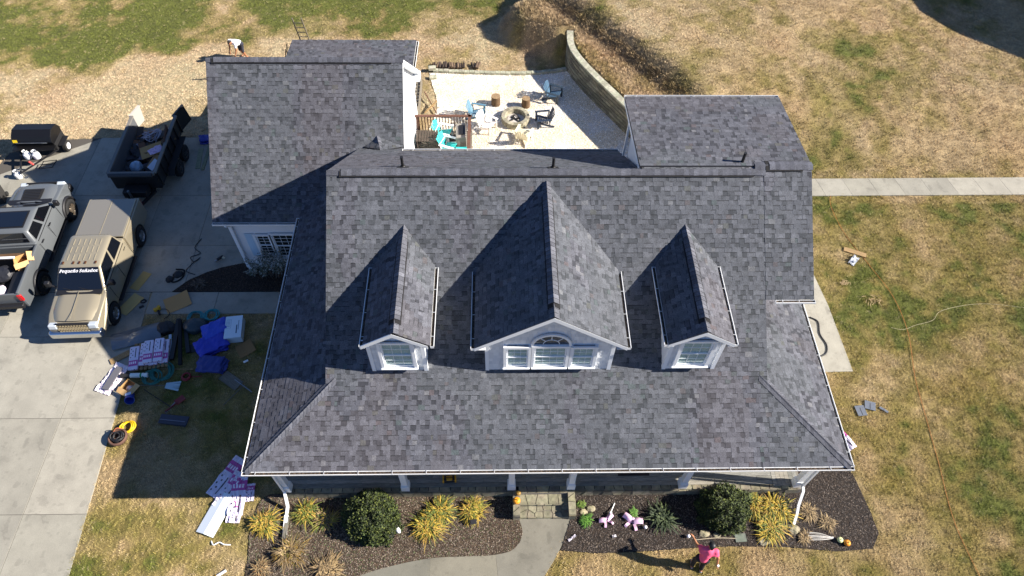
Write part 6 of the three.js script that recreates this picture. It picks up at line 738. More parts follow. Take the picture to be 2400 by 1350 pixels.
{ // back deck with railing
  const t = worldThing('back_deck', 'small raised wooden deck with a brown railing behind the house', 'deck', [-2.4, 0, -24]); const y = 0.62, x0 = -3.72, x1 = -1.2, z0 = -25.12, z1 = -19.2; for (let x = x0 + 0.07; x < x1; x += 0.142) new B().box(0.134, 0.035, z1 - z0, x, y, (z0 + z1) / 2).build('deck_board', M.greyWood, t); new B().box(x1 - x0, 0.5, 0.06, (x0 + x1) / 2, 0.35, z0 + 0.03).box(0.06, 0.5, z1 - z0, x1 - 0.03, 0.35, (z0 + z1) / 2).build('skirt', M.redWood, t);
  const top = y + 0.95; new B().box(x1 - x0 + 0.1, 0.04, 0.14, (x0 + x1) / 2, top, z0 + 0.06).build('rail', M.redWood, t); new B().box(0.14, 0.04, z1 - z0, x1 - 0.06, top, (z0 + z1) / 2).build('rail', M.redWood, t); for (let x = x0 + 0.12; x < x1 - 0.1; x += 0.135) new B().box(0.04, 0.86, 0.04, x, y + 0.5, z0 + 0.06).build('baluster', M.redWood, t); for (let z = z0 + 0.2; z < z1; z += 0.14) new B().box(0.04, 0.86, 0.04, x1 - 0.06, y + 0.5, z).build('baluster', M.redWood, t); for (const [x, z] of [[x0 + 0.05, z0 + 0.06], [x1 - 0.06, z0 + 0.06], [x1 - 0.06, -22.5]]) new B().box(0.1, 1.55, 0.1, x, 0.78, z).build('post', M.redWood, t);
  adirondack('turquoise and white chair at the back of the deck', [-2.42, y + 0.02, -24.6], 1.3, '#3cc6c0', '#eef2f0', 'turquoise chairs on the back deck'); adirondack('turquoise and white chair nearer the house on the deck', [-2.15, y + 0.02, -23.75], 1.2, '#3cc6c0', '#eef2f0', 'turquoise chairs on the back deck');
  { const g = thing('grill', 'grey and black cabinet grill standing at the deck railing', 'grill', [-1.64, y + 0.02, -24.3], 0.03); new B().rbox(0.46, 0.75, 0.95, 0.03, 0, 0.38, 0).build('cabinet', mat('#8a857c', { roughness: 0.6 }), g); new B().rbox(0.24, 0.06, 0.62, 0.02, 0.03, 0.78, 0.0).build('cover', M.black, g); new B().box(0.02, 0.4, 0.7, -0.235, 0.4, 0).build('door', mat('#767168'), g); }
  { const g = thing('side_table', 'low turquoise table at the house end of the deck', 'table', [-1.62, y + 0.02, -23.35], 0); for (let k = 0; k < 4; k++) new B().box(0.5, 0.02, 0.1, 0, 0.42, (k - 1.5) * 0.115).build('slat', mat('#3cc6c0', { roughness: 0.5 }), g); for (const sx of [-1, 1]) for (const sz of [-1, 1]) new B().box(0.05, 0.41, 0.05, sx * 0.2, 0.205, sz * 0.18).build('leg', mat('#e8efee'), g); }
  { const g = thing('trellis_table', 'dark slatted table against the white gable wall on the deck', 'table', [-3.12, y + 0.02, -24.1], 0); for (let k = 0; k < 9; k++) new B().box(0.1, 0.025, 0.75, -0.5 + k * 0.125, 0.6, 0).build('slat', mat('#5b5046', { map: T.wood }), g); for (const sx of [-1, 1]) for (const sz of [-1, 1]) new B().box(0.06, 0.6, 0.06, sx * 0.48, 0.3, sz * 0.32).build('leg', mat('#4a4038'), g); }
  const st = worldThing('garden_wall', 'low grey timber wall beside the white gable with a row of black lamps', 'wall', [-3.95, 0, -27.5]); for (let k = 0; k < 3; k++) new B().box(0.3, 0.2, 3.2, -3.95, 0.1 + k * 0.2, -27.75).build('timber', M.greyWood, st);
  for (let k = 0; k < 8; k++) { const l = thing('solar_lamp', `small black lamp, ${ORD[7 - k]} from the deck end of the low timber wall`, 'lamp', [-3.86, 0.6, -28.75 + k * 0.26], 0, 'black lamps on the low timber wall'); new B().cyl(0.06, 0.045, 0.09, 0, 0.06, 0, 10).build('lamp_head', M.black, l); new B().cyl(0.015, 0.015, 0.05, 0, 0.01, 0, 6).build('stem', M.black, l); new B().cyl(0.066, 0.066, 0.014, 0, 0.112, 0, 10).build('lamp_cap', M.black, l); } }
new B().beam([-3.55, 0.1, -27.0], [-2.95, 0.35, -27.6], 0.05, 0.07).top('board', 'pale board crossing a dark one beside the deck', 'board', M.wood, [0, 0, 0]); new B().beam([-3.62, 0.25, -28.4], [-2.95, 0.1, -26.95], 0.04, 0.05).top('board', 'thin brown board lying across the pale one beside the deck', 'board', M.redWood, [0, 0, 0]);
{ const t = worldThing('ladder', 'aluminium ladder leaning on the low rear roof', 'ladder', [-9.0, 0, -29.4]); const a = [-9.42, 0, -30.1], up = V(-0.0, 3.9, 1.0); const al = mat('#8a8172', { metalness: 0.5, roughness: 0.4 }); for (const s of [0, 0.42]) new B().beam([a[0] + s, 0, a[2]], [a[0] + s, 3.95, a[2] + 1.12], 0.035, 0.08).build('ladder_rail', al, t); for (let k = 1; k < 13; k++) { const q = k / 13; new B().rod([a[0], 3.95 * q, a[2] + 1.12 * q], [a[0] + 0.42, 3.95 * q, a[2] + 1.12 * q], 0.016, 6).build('rung', al, t); } }
{ const t = worldThing('ladder', 'second ladder end showing at the left edge of the low rear roof', 'ladder', [-10.1, 0, -27.9]); for (const s of [0, 0.4]) new B().beam([-10.5, 0, -28.4 + s], [-9.78, 3.0, -28.4 + s], 0.02, 0.04).build('ladder_rail', M.black, t); for (let k = 1; k < 11; k++) { const q = k / 11; new B().rod([-10.5 + 0.72 * q, 3.0 * q, -28.4], [-10.5 + 0.72 * q, 3.0 * q, -28.0], 0.01, 6).build('rung', M.black, t); } }
// ---------------------------------------------------------------- front beds
function grassClump(name, label, at, r, h, n, cols, o = {}) { const t = thing(name, label, 'ornamental grass', [at[0], 0.03, at[1]], 0); const b = new B(), hubs = []; for (let k = 0; k < 7; k++) hubs.push([rr(-0.3, 0.3) * r, rr(-0.28, 0.28) * r, rr(0, 6.28), pick(cols)]); n = Math.round(n * 1.25); for (let k = 0; k < n; k++) { const hb = pick(hubs), a = rnd() < 0.5 ? hb[2] + rr(-1.5, 1.5) : rr(0, 6.283), len = rr(0.5, 1.15), R = r * len * rr(0.35, 1), H = h * rr(0.6, 1) * (1 - 0.3 * R / r), w = (o.w || 0.013) * rr(0.7, 1.3), c = lin(rnd() < 0.45 ? hb[3] : pick(cols)).multiplyScalar(rr(0.75, 1.2)), x0 = hb[0] + rr(-0.1, 0.1) * r, z0 = hb[1] + rr(-0.1, 0.1) * r, bend = rr(-0.35, 0.35), px = -Math.sin(a), pz = Math.cos(a), P = [];
    for (let s = 0; s <= 4; s++) { const q = s / 4, y = H * (1.9 * q - (1.9 - (o.droop ?? 0.35)) * q * q), d = R * q, ww = w * (1 - 0.8 * q * q); const ex = x0 + Math.cos(a + bend * q) * d, ez = z0 + Math.sin(a + bend * q) * d; P.push([[ex + px * ww, Math.max(0.0, y), ez + pz * ww], [ex - px * ww, Math.max(0.0, y), ez - pz * ww]]); }
    const L = []; for (let s = 0; s < 4; s++) L.push(P[s][0], P[s][1], P[s + 1][1], P[s][0], P[s + 1][1], P[s + 1][0]); b.tri(L, c); }
  b.build('blades', bladeMat, t, { kind: 'stuff' }); new B().add(lump(r * 0.22, h * 0.25, r * 0.22, 2)).build('crown', mat('#5d4a30', { roughness: 1 }), t); if (name === 'daylily') t.scale.set(1.12, 1.05, 1.12); return t; }
const bladeMat = mat('#ffffff', { vertexColors: true, roughness: 0.75, side: THREE.DoubleSide });
const yel = ['#a8902e', '#8f8530', '#6f7230', '#b89c3c', '#8a6d2c', '#5f6a2c', '#b8954a', '#4f5a28'], grn = ['#5f6b2c', '#7b7d33', '#4d5c28', '#94903a', '#b39a3c'], dryc = ['#7d6a4c', '#97805a', '#5f5039', '#a48e68', '#6f5d44', '#8a7450'], dk = ['#2f3d22', '#3c4a2a', '#28351f', '#4a5530'];
grassClump('daylily', 'yellow grass clump left of the corner downspout', [-7.55, -7.1], 0.5, 0.5, 420, yel); grassClump('daylily', 'green and yellow grass clump just right of the corner downspout', [-6.35, -7.4], 0.48, 0.45, 330, [...grn, ...yel]); grassClump('daylily', 'large yellow grass clump left of the steps, right of the boxwood', [-2.35, -6.95], 0.62, 0.5, 460, yel); grassClump('daylily', 'upper green gold grass clump merging with the large one', [-1.95, -7.35], 0.6, 0.52, 460, [...yel, ...grn]); grassClump('daylily', 'green gold grass clump closest to the stone steps', [-0.82, -7.45], 0.48, 0.45, 380, [...yel, ...grn]);
grassClump('daylily', 'back yellow grass clump right of the right boxwood', [8.4, -7.55], 0.5, 0.45, 320, yel); grassClump('daylily', 'broad golden grass clump beside the right boxwood', [9.15, -7.4], 0.6, 0.5, 430, yel); grassClump('daylily', 'front green gold grass clump below the golden one', [8.85, -6.8], 0.55, 0.42, 400, [...yel, ...grn]); grassClump('dry_grass', 'straw coloured dead grass clump by the right downspout', [10.2, -7.35], 0.42, 0.28, 240, dryc); grassClump('dry_grass', 'small straw tuft in the black mulch right of the downspout', [10.75, -6.95], 0.36, 0.25, 200, dryc); grassClump('dry_grass', 'dry straw tuft by the white cloth in the black mulch', [9.85, -6.5], 0.3, 0.22, 140, dryc);
grassClump('dead_plant', 'rusty dead shrub of the left bed, left one near the lawn', [-6.5, -6.2], 0.62, 0.5, 420, [...dryc, '#8f7028', '#9b8038', '#6d6a34'], { droop: 0.8 }); grassClump('dead_plant', 'drooping brown dead plant at the bottom of the left bed', [-5.35, -5.6], 0.62, 0.42, 360, dryc, { w: 0.02 }); grassClump('dead_plant', 'rust coloured tuft at the left end of the left bed', [-7.45, -5.7], 0.42, 0.35, 260, [...dryc, '#8d6a40']); grassClump('daylily', 'dim clump in the boxwood shadow of the left bed', [-5.6, -7.2], 0.5, 0.35, 260, [...dryc, ...grn]);
grassClump('yucca', 'dark spiky plant in the shade left of the right boxwood', [5.25, -7.15], 0.62, 0.5, 130, dk, { w: 0.028, droop: 0.5 }); grassClump('green_plant', 'bright green round plant right of the stone steps', [2.85, -7.1], 0.26, 0.25, 260, ['#4c7a26', '#5d8a2c', '#3f6a22']); grassClump('green_plant', 'small green plant tucked against the right step wall', [2.72, -7.62], 0.18, 0.2, 140, ['#6d7f35', '#4c6a26']); grassClump('green_plant', 'light green plant at the pink bow in the black mulch', [4.42, -7.35], 0.2, 0.22, 160, ['#6c9440', '#557f33']);
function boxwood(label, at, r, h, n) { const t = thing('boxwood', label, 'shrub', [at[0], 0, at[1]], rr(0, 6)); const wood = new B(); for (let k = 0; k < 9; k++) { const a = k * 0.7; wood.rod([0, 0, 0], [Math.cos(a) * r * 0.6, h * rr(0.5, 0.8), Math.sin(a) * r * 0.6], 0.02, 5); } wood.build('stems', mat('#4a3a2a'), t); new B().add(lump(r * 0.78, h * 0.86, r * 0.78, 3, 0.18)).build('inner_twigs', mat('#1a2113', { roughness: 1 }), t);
  const lg = new THREE.BufferGeometry(); lg.setAttribute('position', new THREE.BufferAttribute(new Float32Array([0, 0, 0, 0.016, 0.004, 0.022, 0, 0, 0.05, 0, 0, 0, 0, 0, 0.05, -0.016, 0.004, 0.022]), 3)); lg.computeVertexNormals(); const im = new THREE.InstancedMesh(lg, mat('#ffffff', { roughness: 0.75, side: THREE.DoubleSide }), n), c = new THREE.Color();
  for (let k = 0; k < n; k++) { const a = rr(0, 6.283), u = rr(-0.1, 1), ph = Math.acos(clamp(u, -0.1, 1)), nn = fbm(Math.cos(a) * 2.4 + 5, Math.sin(a) * 2.4 + ph * 2, 401, 3), R = 0.68 + 0.6 * nn + rr(-0.16, 0.03); const x = Math.sin(ph) * Math.cos(a) * r * R, y = Math.max(0.04, h * (0.12 + 0.8 * u * R)), z = Math.sin(ph) * Math.sin(a) * r * R; im.setMatrixAt(k, tr(x, y, z, rr(0, 6.28), rr(-1, 0.4), rr(-0.8, 0.8), rr(0.9, 1.8))); im.setColorAt(k, c.set(pick(['#303d16', '#39481a', '#263212', '#47531e', '#596326', '#1e280e'])).multiplyScalar(rr(0.6, 1.2))); }
  im.name = 'leaves'; im.userData.kind = 'stuff'; t.add(im); return t; }
boxwood('round green boxwood shrub left of the steps', [-4.05, -7.2], 0.92, 1.15, 11000); boxwood('round green boxwood shrub right of the steps', [7.35, -7.35], 0.85, 1.25, 11000);
{ // loose shrub with small dark leaves by the garage window
  const t = thing('garden_shrub', 'bare twigged shrub with sparse leaves under the garage window', 'shrub', [-9.2, 0, -17.05], 0); const b = new B(), tips = []; for (let k = 0; k < 34; k++) { const a = rr(0, 6.28), p0 = [rr(-0.35, 0.5), 0, rr(-0.1, 0.1)], p1 = [p0[0] + Math.cos(a) * 0.25, rr(0.5, 0.8), Math.sin(a) * 0.2], p2 = [p1[0] + Math.cos(a) * rr(0.1, 0.5), rr(0.8, 1.45), p1[2] + Math.sin(a) * rr(0.1, 0.35)]; b.tube([p0, p1, p2], 0.007, 4, 8); tips.push([p1, p2]); } b.build('twigs', mat('#6c6258'), t);
  const lg = new THREE.BufferGeometry(); lg.setAttribute('position', new THREE.BufferAttribute(new Float32Array([0, 0, 0, 0.02, 0.004, 0.03, 0, 0, 0.07, 0, 0, 0, 0, 0, 0.07, -0.02, 0.004, 0.03]), 3)); lg.computeVertexNormals(); const N = 1700, im = new THREE.InstancedMesh(lg, mat('#ffffff', { roughness: 0.6, side: THREE.DoubleSide }), N), c = new THREE.Color(); for (let k = 0; k < N; k++) { const [p, q] = pick(tips), u = rr(0.2, 1.05); im.setMatrixAt(k, tr(lerp(p[0], q[0], u) + rr(-0.09, 0.09), lerp(p[1], q[1], u) + rr(-0.08, 0.08), lerp(p[2], q[2], u) + rr(-0.09, 0.09), rr(0, 6.28), rr(-0.8, 0.8), rr(-0.8, 0.8), rr(0.8, 1.4))); im.setColorAt(k, c.set(pick(['#4c5540', '#7d8074', '#8b8f88', '#3f4a33', '#9a9c96'])).multiplyScalar(rr(0.7, 1.2))); } im.name = 'leaves'; im.userData.kind = 'stuff'; t.add(im); }
grassClump('dead_plant', 'small dry tuft in the dark bed by the side path', [-12.0, -16.7], 0.32, 0.3, 120, ['#5b5044', '#6e6254', '#4a4036']);
function pumpkin(label, at, r, c1, lay = 1) { const t = thing('pumpkin', label, 'pumpkin', at, rr(0, 3)); const g = new THREE.SphereGeometry(r, 28, 14); warp(g, v => { const a = Math.atan2(v.z, v.x), k = 1 - 0.09 * Math.abs(Math.cos(a * 5)); v.x *= k; v.z *= k; v.y *= 0.8 * lay; const d = Math.hypot(v.x, v.z) / r; v.y -= 0.22 * r * Math.exp(-d * d * 9) * Math.sign(v.y); }); new B().add(g, [0, r * 0.78 * lay, 0]).build('pumpkin_body', mat(c1, { roughness: 0.5 }), t); new B().cyl(r * 0.1, r * 0.16, r * 0.4, 0, r * 1.6 * lay, 0, 7, 0, 0.2).build('stem', mat('#6f6a3a'), t); }
pumpkin('pale green gourd beside the small orange pumpkin', [10.98, 0.05, -6.38], 0.1, '#c9cf96'); pumpkin('small orange pumpkin at the right end of the black mulch bed', [11.18, 0.05, -6.28], 0.11, '#d98a1f'); pumpkin('larger orange pumpkin on the left wall of the stone steps', [0.58, 0.45, -7.62], 0.13, '#d98d1c'); pumpkin('small brown gourd behind the pumpkin on the step wall', [0.64, 0.45, -7.88], 0.09, '#8a6a2a');
{ const t = thing('radio', 'yellow and black worksite radio on the porch floor', 'radio', [-1.62, 0.47, -8.35], 0.05); new B().rbox(0.4, 0.18, 0.2, 0.04, 0, 0.11, 0).build('case', M.black, t); new B().rbox(0.2, 0.2, 0.17, 0.03, 0, 0.115, 0).build('front_panel', mat('#c9961c', { roughness: 0.5 }), t); for (const s of [-1, 1]) new B().rbox(0.05, 0.22, 0.22, 0.02, s * 0.2, 0.12, 0).build('bumper', mat('#c9961c', { roughness: 0.5 }), t); new B().beam([-0.16, 0.25, 0], [0.16, 0.25, 0], 0.025, 0.02).build('handle', M.black, t); }
new B().rbox(1.05, 0.014, 0.62, 0.005, 0, 0.008, 0, 0, 0, 0, '#2c2422').box(0.9, 0.004, 0.46, 0, 0.017, 0, 0, 0, 0, '#4a3a33').top('doormat', 'dark door mat on the porch boards right of the steps', 'doormat', M.vc, [4.5, 0.47, -8.75], 0);
function bow(label, at, turn, s = 1) { const t = thing('ribbon_bow', label, 'bow', [at[0], 0.05, at[1]], turn); const m = mat('#d7b3cf', { roughness: 0.45, side: THREE.DoubleSide }); for (const k of [-1, 1]) { new B().add(sheetMesh(0.26 * s, 0.18 * s, 8, (u, v) => 0.09 * Math.cos(v * 3) + 0.05 * Math.cos(u * 3)), tr(k * 0.15 * s, 0.02, 0, k * 0.4)).build('bow_loop', m, t); new B().add(sheetMesh(0.08 * s, 0.26 * s, 6, (u, v) => 0.04 * Math.sin(v * 6)), tr(k * 0.1 * s, 0.02, 0.16 * s, k * 0.5)).build('ribbon_tail', m, t); } new B().add(new THREE.SphereGeometry(0.05 * s, 10, 8), [0, 0.07, 0]).build('knot', m, t); }
bow('pink bow decoration nearer the stone steps', [3.5, -7.15], 0.4, 0.9); bow('larger pink bow decoration beside the light green plant', [4.38, -7.12], -0.35, 1.15);
new B().cyl(0.018, 0.018, 0.4, 0, 0.05, 0, 8, 0, 0, 1.3).add(new THREE.SphereGeometry(0.05, 10, 8), [-0.2, 0.1, 0]).top('wand', 'white ball ended stick above the pink bows', 'decoration', M.white, [3.75, 0.05, -7.5], 1.1);
{ const b = new B(); for (let k = 0; k < 9; k++) b.tube([[-0.42, 0.03, (k - 4) * 0.03 + rr(-0.02, 0.02)], [rr(-0.1, 0.1), rr(0.03, 0.07), (k - 4) * 0.026], [0.42, 0.03, rr(-0.03, 0.03)]], rr(0.004, 0.009), 5, 12); b.top('web_cloth', 'white stretched web strands on the black mulch', 'cloth', mat('#d3d0c8', { roughness: 0.8 }), [10.4, 0.05, -6.5], -0.08); } one('cloth', 'small white scrap of cloth near the curved walk', 'cloth', sheetMesh(0.3, 0.07, 8, crumple(44, 0.06)), mat('#c4bfca'), [2.35, 0.05, -6.55], 0.6); one('cloth', 'tiny white scrap in the black mulch below the bows', 'cloth', sheetMesh(0.13, 0.08, 6, crumple(47, 0.06)), mat('#bdb9be'), [3.72, 0.05, -6.6], 0.2);
{ const t = thing('garden_ornament', 'white goose shaped ornament at the foot of the left boxwood', 'ornament', [-3.25, 0.05, -6.85], 0.7); new B().add(new THREE.SphereGeometry(0.1, 14, 10), tr(0, 0.09, 0, 0, 0, 0, [0.8, 0.8, 1.35])).build('ornament_body', M.white, t); new B().tube([[0, 0.12, -0.1], [0, 0.22, -0.16], [0, 0.25, -0.2]], 0.028, 7, 10).add(new THREE.SphereGeometry(0.04, 10, 8), [0, 0.26, -0.22]).build('neck', M.white, t); new B().cyl(0.002, 0.016, 0.05, 0, 0.255, -0.275, 7, 0, -1.57).build('beak', mat('#c98a2a'), t); }
function solar(label, at, turn) { const t = thing('solar_light', label, 'garden light', [at[0], 0.03, at[1]], turn); new B().rbox(0.2, 0.03, 0.15, 0.008, 0, 0.2, 0, 0, 0.35).build('panel', M.black, t); new B().cyl(0.012, 0.012, 0.2, 0, 0.1, 0, 6).build('stake', M.black, t); new B().cyl(0.03, 0.03, 0.04, 0, 0.17, 0, 8).build('lamp_housing', M.steel, t); }
solar('black solar light below the grass clump closest to the steps', [-0.82, -7.05], 0.15); solar('black solar light at the bottom of the left boxwood', [-3.45, -6.65], 0.6); one('paver', 'square grey green slate paver in the black mulch', 'paver', flatBox(0.36, 0.26, 0.04), mat('#77807c', { map: T.stone }), [7.8, 0.03, -6.5], 0.05);
function lawnLight(label, x, z) { const t = thing('path_light', label, 'garden light', [x, 0.04, z], 0); new B().add(new THREE.SphereGeometry(0.06, 12, 8), [0, 0.1, 0]).build('globe', mat('#e4e2e6', { roughness: 0.3 }), t); new B().cyl(0.02, 0.03, 0.08, 0, 0.03, 0, 8).build('stake', M.black, t); } lawnLight('white globe light beside the dark spiky plant', 4.75, -6.85); lawnLight('white globe light in front of the right boxwood', 6.1, -6.55);
{ const tonesR = ['#b9ae98', '#c7beaa', '#a79d8a']; const mk = (label, x, z, r) => one('rock', label, 'rock', lump(r, r * 0.5, r * 0.7, x * 3, 0.35, 2), mat(pick(tonesR), { map: T.stone }), [x, 0.03, z]); mk('pale rock above the green plant by the steps', 3.05, -7.5, 0.16); mk('second pale rock against the step wall', 2.78, -7.4, 0.14); mk('flat pale rock at the edge of the black mulch near the paver', 8.55, -6.4, 0.2); mk('pale rock in front of the right boxwood', 6.65, -6.65, 0.17); mk('small pale rock right of the boxwood front rock', 7.05, -6.6, 0.13); mk('pale flat rock near the right downspout', 9.6, -6.75, 0.2); }
new B().tube([[6.3, 0.06, -6.45], [7.0, 0.07, -6.5], [7.7, 0.06, -6.48]], 0.011, 5, 20).top('stick', 'pale bent stick lying along the front of the black mulch', 'stick', mat('#b8ab93'), [0, 0, 0]);
// ---------------------------------------------------------------- people: one continuous surface from joined tapered capsules
function field(bones, k) { return (x, y, z) => { let r = 1e3; for (const b of bones) { const [a, c, ra, rc] = b, vx = c[0] - a[0], vy = c[1] - a[1], vz = c[2] - a[2], l2 = vx * vx + vy * vy + vz * vz + 1e-9, t = clamp(((x - a[0]) * vx + (y - a[1]) * vy + (z - a[2]) * vz) / l2), d = Math.hypot(x - a[0] - vx * t, y - a[1] - vy * t, z - a[2] - vz * t) - lerp(ra, rc, t); const h = Math.max(k - Math.abs(r - d), 0) / k; r = Math.min(r, d) - h * h * k * 0.25; } return r; }; }
const mcMat = mat('#ffffff');
function surfaceOf(bones, cell, k) {
  const lo = [1e9, 1e9, 1e9], hi = [-1e9, -1e9, -1e9]; for (const b of bones) for (const [p, r] of [[b[0], b[2]], [b[1], b[3]]]) for (let i = 0; i < 3; i++) { lo[i] = Math.min(lo[i], p[i] - r - 2 * cell); hi[i] = Math.max(hi[i], p[i] + r + 2 * cell); }
  const half = Math.max(hi[0] - lo[0], hi[1] - lo[1], hi[2] - lo[2]) / 2 + cell, n = Math.min(120, Math.ceil(2 * half / cell)), c = [0, 1, 2].map(i => (lo[i] + hi[i]) / 2), mc = new MarchingCubes(n, mcMat, false, false, 120000), f = field(bones, k), hs = n / 2; mc.isolation = 0;
  for (let z = 0; z < n; z++) for (let y = 0; y < n; y++) for (let x = 0; x < n; x++) { const X = c[0] + (x - hs) / hs * half, Y = c[1] + (y - hs) / hs * half, Z = c[2] + (z - hs) / hs * half; mc.field[x + y * n + z * n * n] = -f(X, Y, Z); }
  mc.update(); const N = mc.count, p = new Float32Array(N * 3), nn = new Float32Array(N * 3); for (let i = 0; i < N; i++) { for (let a = 0; a < 3; a++) { p[i * 3 + a] = c[a] + mc.positionArray[i * 3 + a] * half; nn[i * 3 + a] = mc.normalArray[i * 3 + a]; } }
  const g = new THREE.BufferGeometry(); g.setAttribute('position', new THREE.BufferAttribute(p, 3)); g.setAttribute('normal', new THREE.BufferAttribute(nn, 3)); return g;
}
const add3 = (a, b, s = 1) => [a[0] + b[0] * s, a[1] + b[1] * s, a[2] + b[2] * s], nrm = a => { const l = Math.hypot(...a); return a.map(v => v / l); }, crs = (a, b) => [a[1] * b[2] - a[2] * b[1], a[2] * b[0] - a[0] * b[2], a[0] * b[1] - a[1] * b[0]], sub3 = (a, b) => add3(a, b, -1);
function handBones(w, dir, palm, s, curl) { // w wrist, dir along the hand, palm: side the thumb leaves to
  const side = nrm(sub3(palm, dir.map((v, i) => v * (palm[0] * dir[0] + palm[1] * dir[1] + palm[2] * dir[2])))), nn = crs(dir, side), o = [[w, add3(w, dir, 0.075 * s), 0.026 * s, 0.028 * s]]; for (const k of [-1, 1]) o.push([add3(w, dir, 0.02 * s), add3(add3(w, dir, 0.085 * s), side, k * 0.026 * s), 0.02 * s, 0.015 * s]);
  [[0.036, 0.07], [0.012, 0.082], [-0.012, 0.076], [-0.035, 0.06]].forEach(([u, L]) => { const a = add3(add3(w, dir, 0.085 * s), side, u * s), b = add3(add3(a, dir, L * 0.5 * s), nn, curl * 0.012 * s), c = add3(add3(b, dir, L * 0.5 * s), nn, curl * 0.03 * s); o.push([a, b, 0.0095 * s, 0.009 * s], [b, c, 0.009 * s, 0.0075 * s]); });
  const t0 = add3(add3(w, dir, 0.03 * s), side, 0.028 * s), t1 = add3(add3(t0, dir, 0.03 * s), side, 0.03 * s); o.push([t0, t1, 0.013 * s, 0.011 * s], [t1, add3(add3(t1, dir, 0.03 * s), side, 0.006 * s), 0.011 * s, 0.009 * s]); return o;
}
function person(label, at, turn, J, C) {
  const t = thing('person', label, 'person', at, turn), skin = mat(C.skin, { roughness: 0.6 }), s = J.s;
  const limb = (a, b, ra, rb) => [a, b, ra * s, rb * s], bones = [];
  const up = nrm(sub3(J.neck, J.pelvis)), lat = nrm(sub3(J.shR, J.shL));
  const mid = [0, 1, 2].map(i => (J.pelvis[i] + J.neck[i]) / 2);
  bones.push(limb(J.pelvis, mid, 0.125, 0.12), limb(mid, add3(J.neck, up, -0.1 * s), 0.12, 0.12), limb(J.hipL, J.hipR, 0.11, 0.11), limb(J.shL, J.shR, 0.06, 0.06), limb(add3(J.shL, up, -0.12 * s), add3(J.shR, up, -0.12 * s), 0.085, 0.085), limb(add3(J.neck, up, -0.05 * s), J.head, 0.055, 0.052));
  for (const q of ['L', 'R']) { bones.push(limb(J['sh' + q], J['el' + q], 0.052, 0.041), limb(J['el' + q], J['wr' + q], 0.042, 0.029), limb(J['hip' + q], J['kn' + q], 0.088, 0.058), limb(J['kn' + q], J['an' + q], 0.058, 0.04), limb(J['an' + q], add3(J['an' + q], J.toe, 0.15 * s), 0.042, 0.034), limb(J['an' + q], add3(J['an' + q], J.toe, -0.05 * s), 0.04, 0.036)); }
  const hd = J.look, hu = J.crown, body = new B(); body.add(surfaceOf(bones, 0.017 * s, 0.05 * s));
  // head with brow, nose, mouth and ears on its own finer grid
  const hl = crs(hu, hd), H = J.head, at3 = (f, u, l) => add3(add3(add3(H, hd, f * s), hu, u * s), hl, l * s), hb = [[at3(-0.02, 0.02, 0), at3(0.02, 0.03, 0), 0.082 * s, 0.078 * s], [at3(0.03, -0.05, 0), at3(0.045, -0.075, 0), 0.055 * s, 0.032 * s], [at3(0.085, 0.0, 0), at3(0.108, -0.028, 0), 0.009 * s, 0.014 * s], [at3(0.08, -0.052, -0.018), at3(0.08, -0.052, 0.018), 0.011 * s, 0.011 * s], [at3(0.078, 0.022, -0.045), at3(0.078, 0.022, 0.045), 0.014 * s, 0.014 * s], [at3(-0.01, 0.02, 0.086), at3(-0.012, -0.02, 0.084), 0.016 * s, 0.01 * s], [at3(-0.01, 0.02, -0.086), at3(-0.012, -0.02, -0.084), 0.016 * s, 0.01 * s]];
  body.add(surfaceOf(hb, 0.006 * s, 0.02 * s)); for (const q of ['L', 'R']) body.add(surfaceOf(handBones(J['wr' + q], nrm(sub3(J['wr' + q], J['el' + q])), J['thumb' + q] || hd, s, 1), 0.0045 * s, 0.008 * s)); body.build('body', skin, t);
  const eye = new B(); for (const k of [-1, 1]) eye.add(new THREE.SphereGeometry(0.012 * s, 8, 6), at3(0.082, 0.003, k * 0.032)); eye.build('eyes', mat('#1c1815', { roughness: 0.2 }), t);
  const hair = [[at3(-0.035, 0.045, 0), at3(-0.02, 0.055, 0), 0.083 * s, 0.08 * s], [at3(-0.06, 0.0, 0), at3(-0.06, -0.06, 0), 0.062 * s, 0.04 * s], [at3(0.02, 0.075, 0), at3(0.05, 0.075, 0), 0.055 * s, 0.04 * s]]; if (C.longHair) hair.push([at3(-0.07, -0.05, 0), at3(-0.08, -0.2, 0), 0.055 * s, 0.03 * s]); new B().add(surfaceOf(hair, 0.008 * s, 0.03 * s)).build('hair', mat(C.hair, { roughness: 0.8 }), t);
  const e = 0.016; const shirt = [limb(add3(J.pelvis, up, 0.03 * s), mid, 0.13 + e, 0.125 + e), limb(mid, add3(J.neck, up, -0.1 * s), 0.125 + e, 0.125 + e), limb(J.shL, J.shR, 0.062 + e, 0.062 + e), limb(add3(J.shL, up, -0.12 * s), add3(J.shR, up, -0.12 * s), 0.088 + e, 0.088 + e)]; for (const q of ['L', 'R']) { const el = [0, 1, 2].map(i => lerp(J['sh' + q][i], J['el' + q][i], C.sleeve)); shirt.push(limb(J['sh' + q], el, 0.056 + e, 0.052 + e)); if (C.sleeve >= 1 && !(C.bareR && q === 'R')) shirt.push(limb(J['el' + q], [0, 1, 2].map(i => lerp(J['el' + q][i], J['wr' + q][i], 0.82)), 0.044 + e, 0.034 + e)); } new B().add(surfaceOf(shirt, 0.016 * s, 0.05 * s)).build('shirt', mat(C.shirt, { roughness: 0.8 }), t);
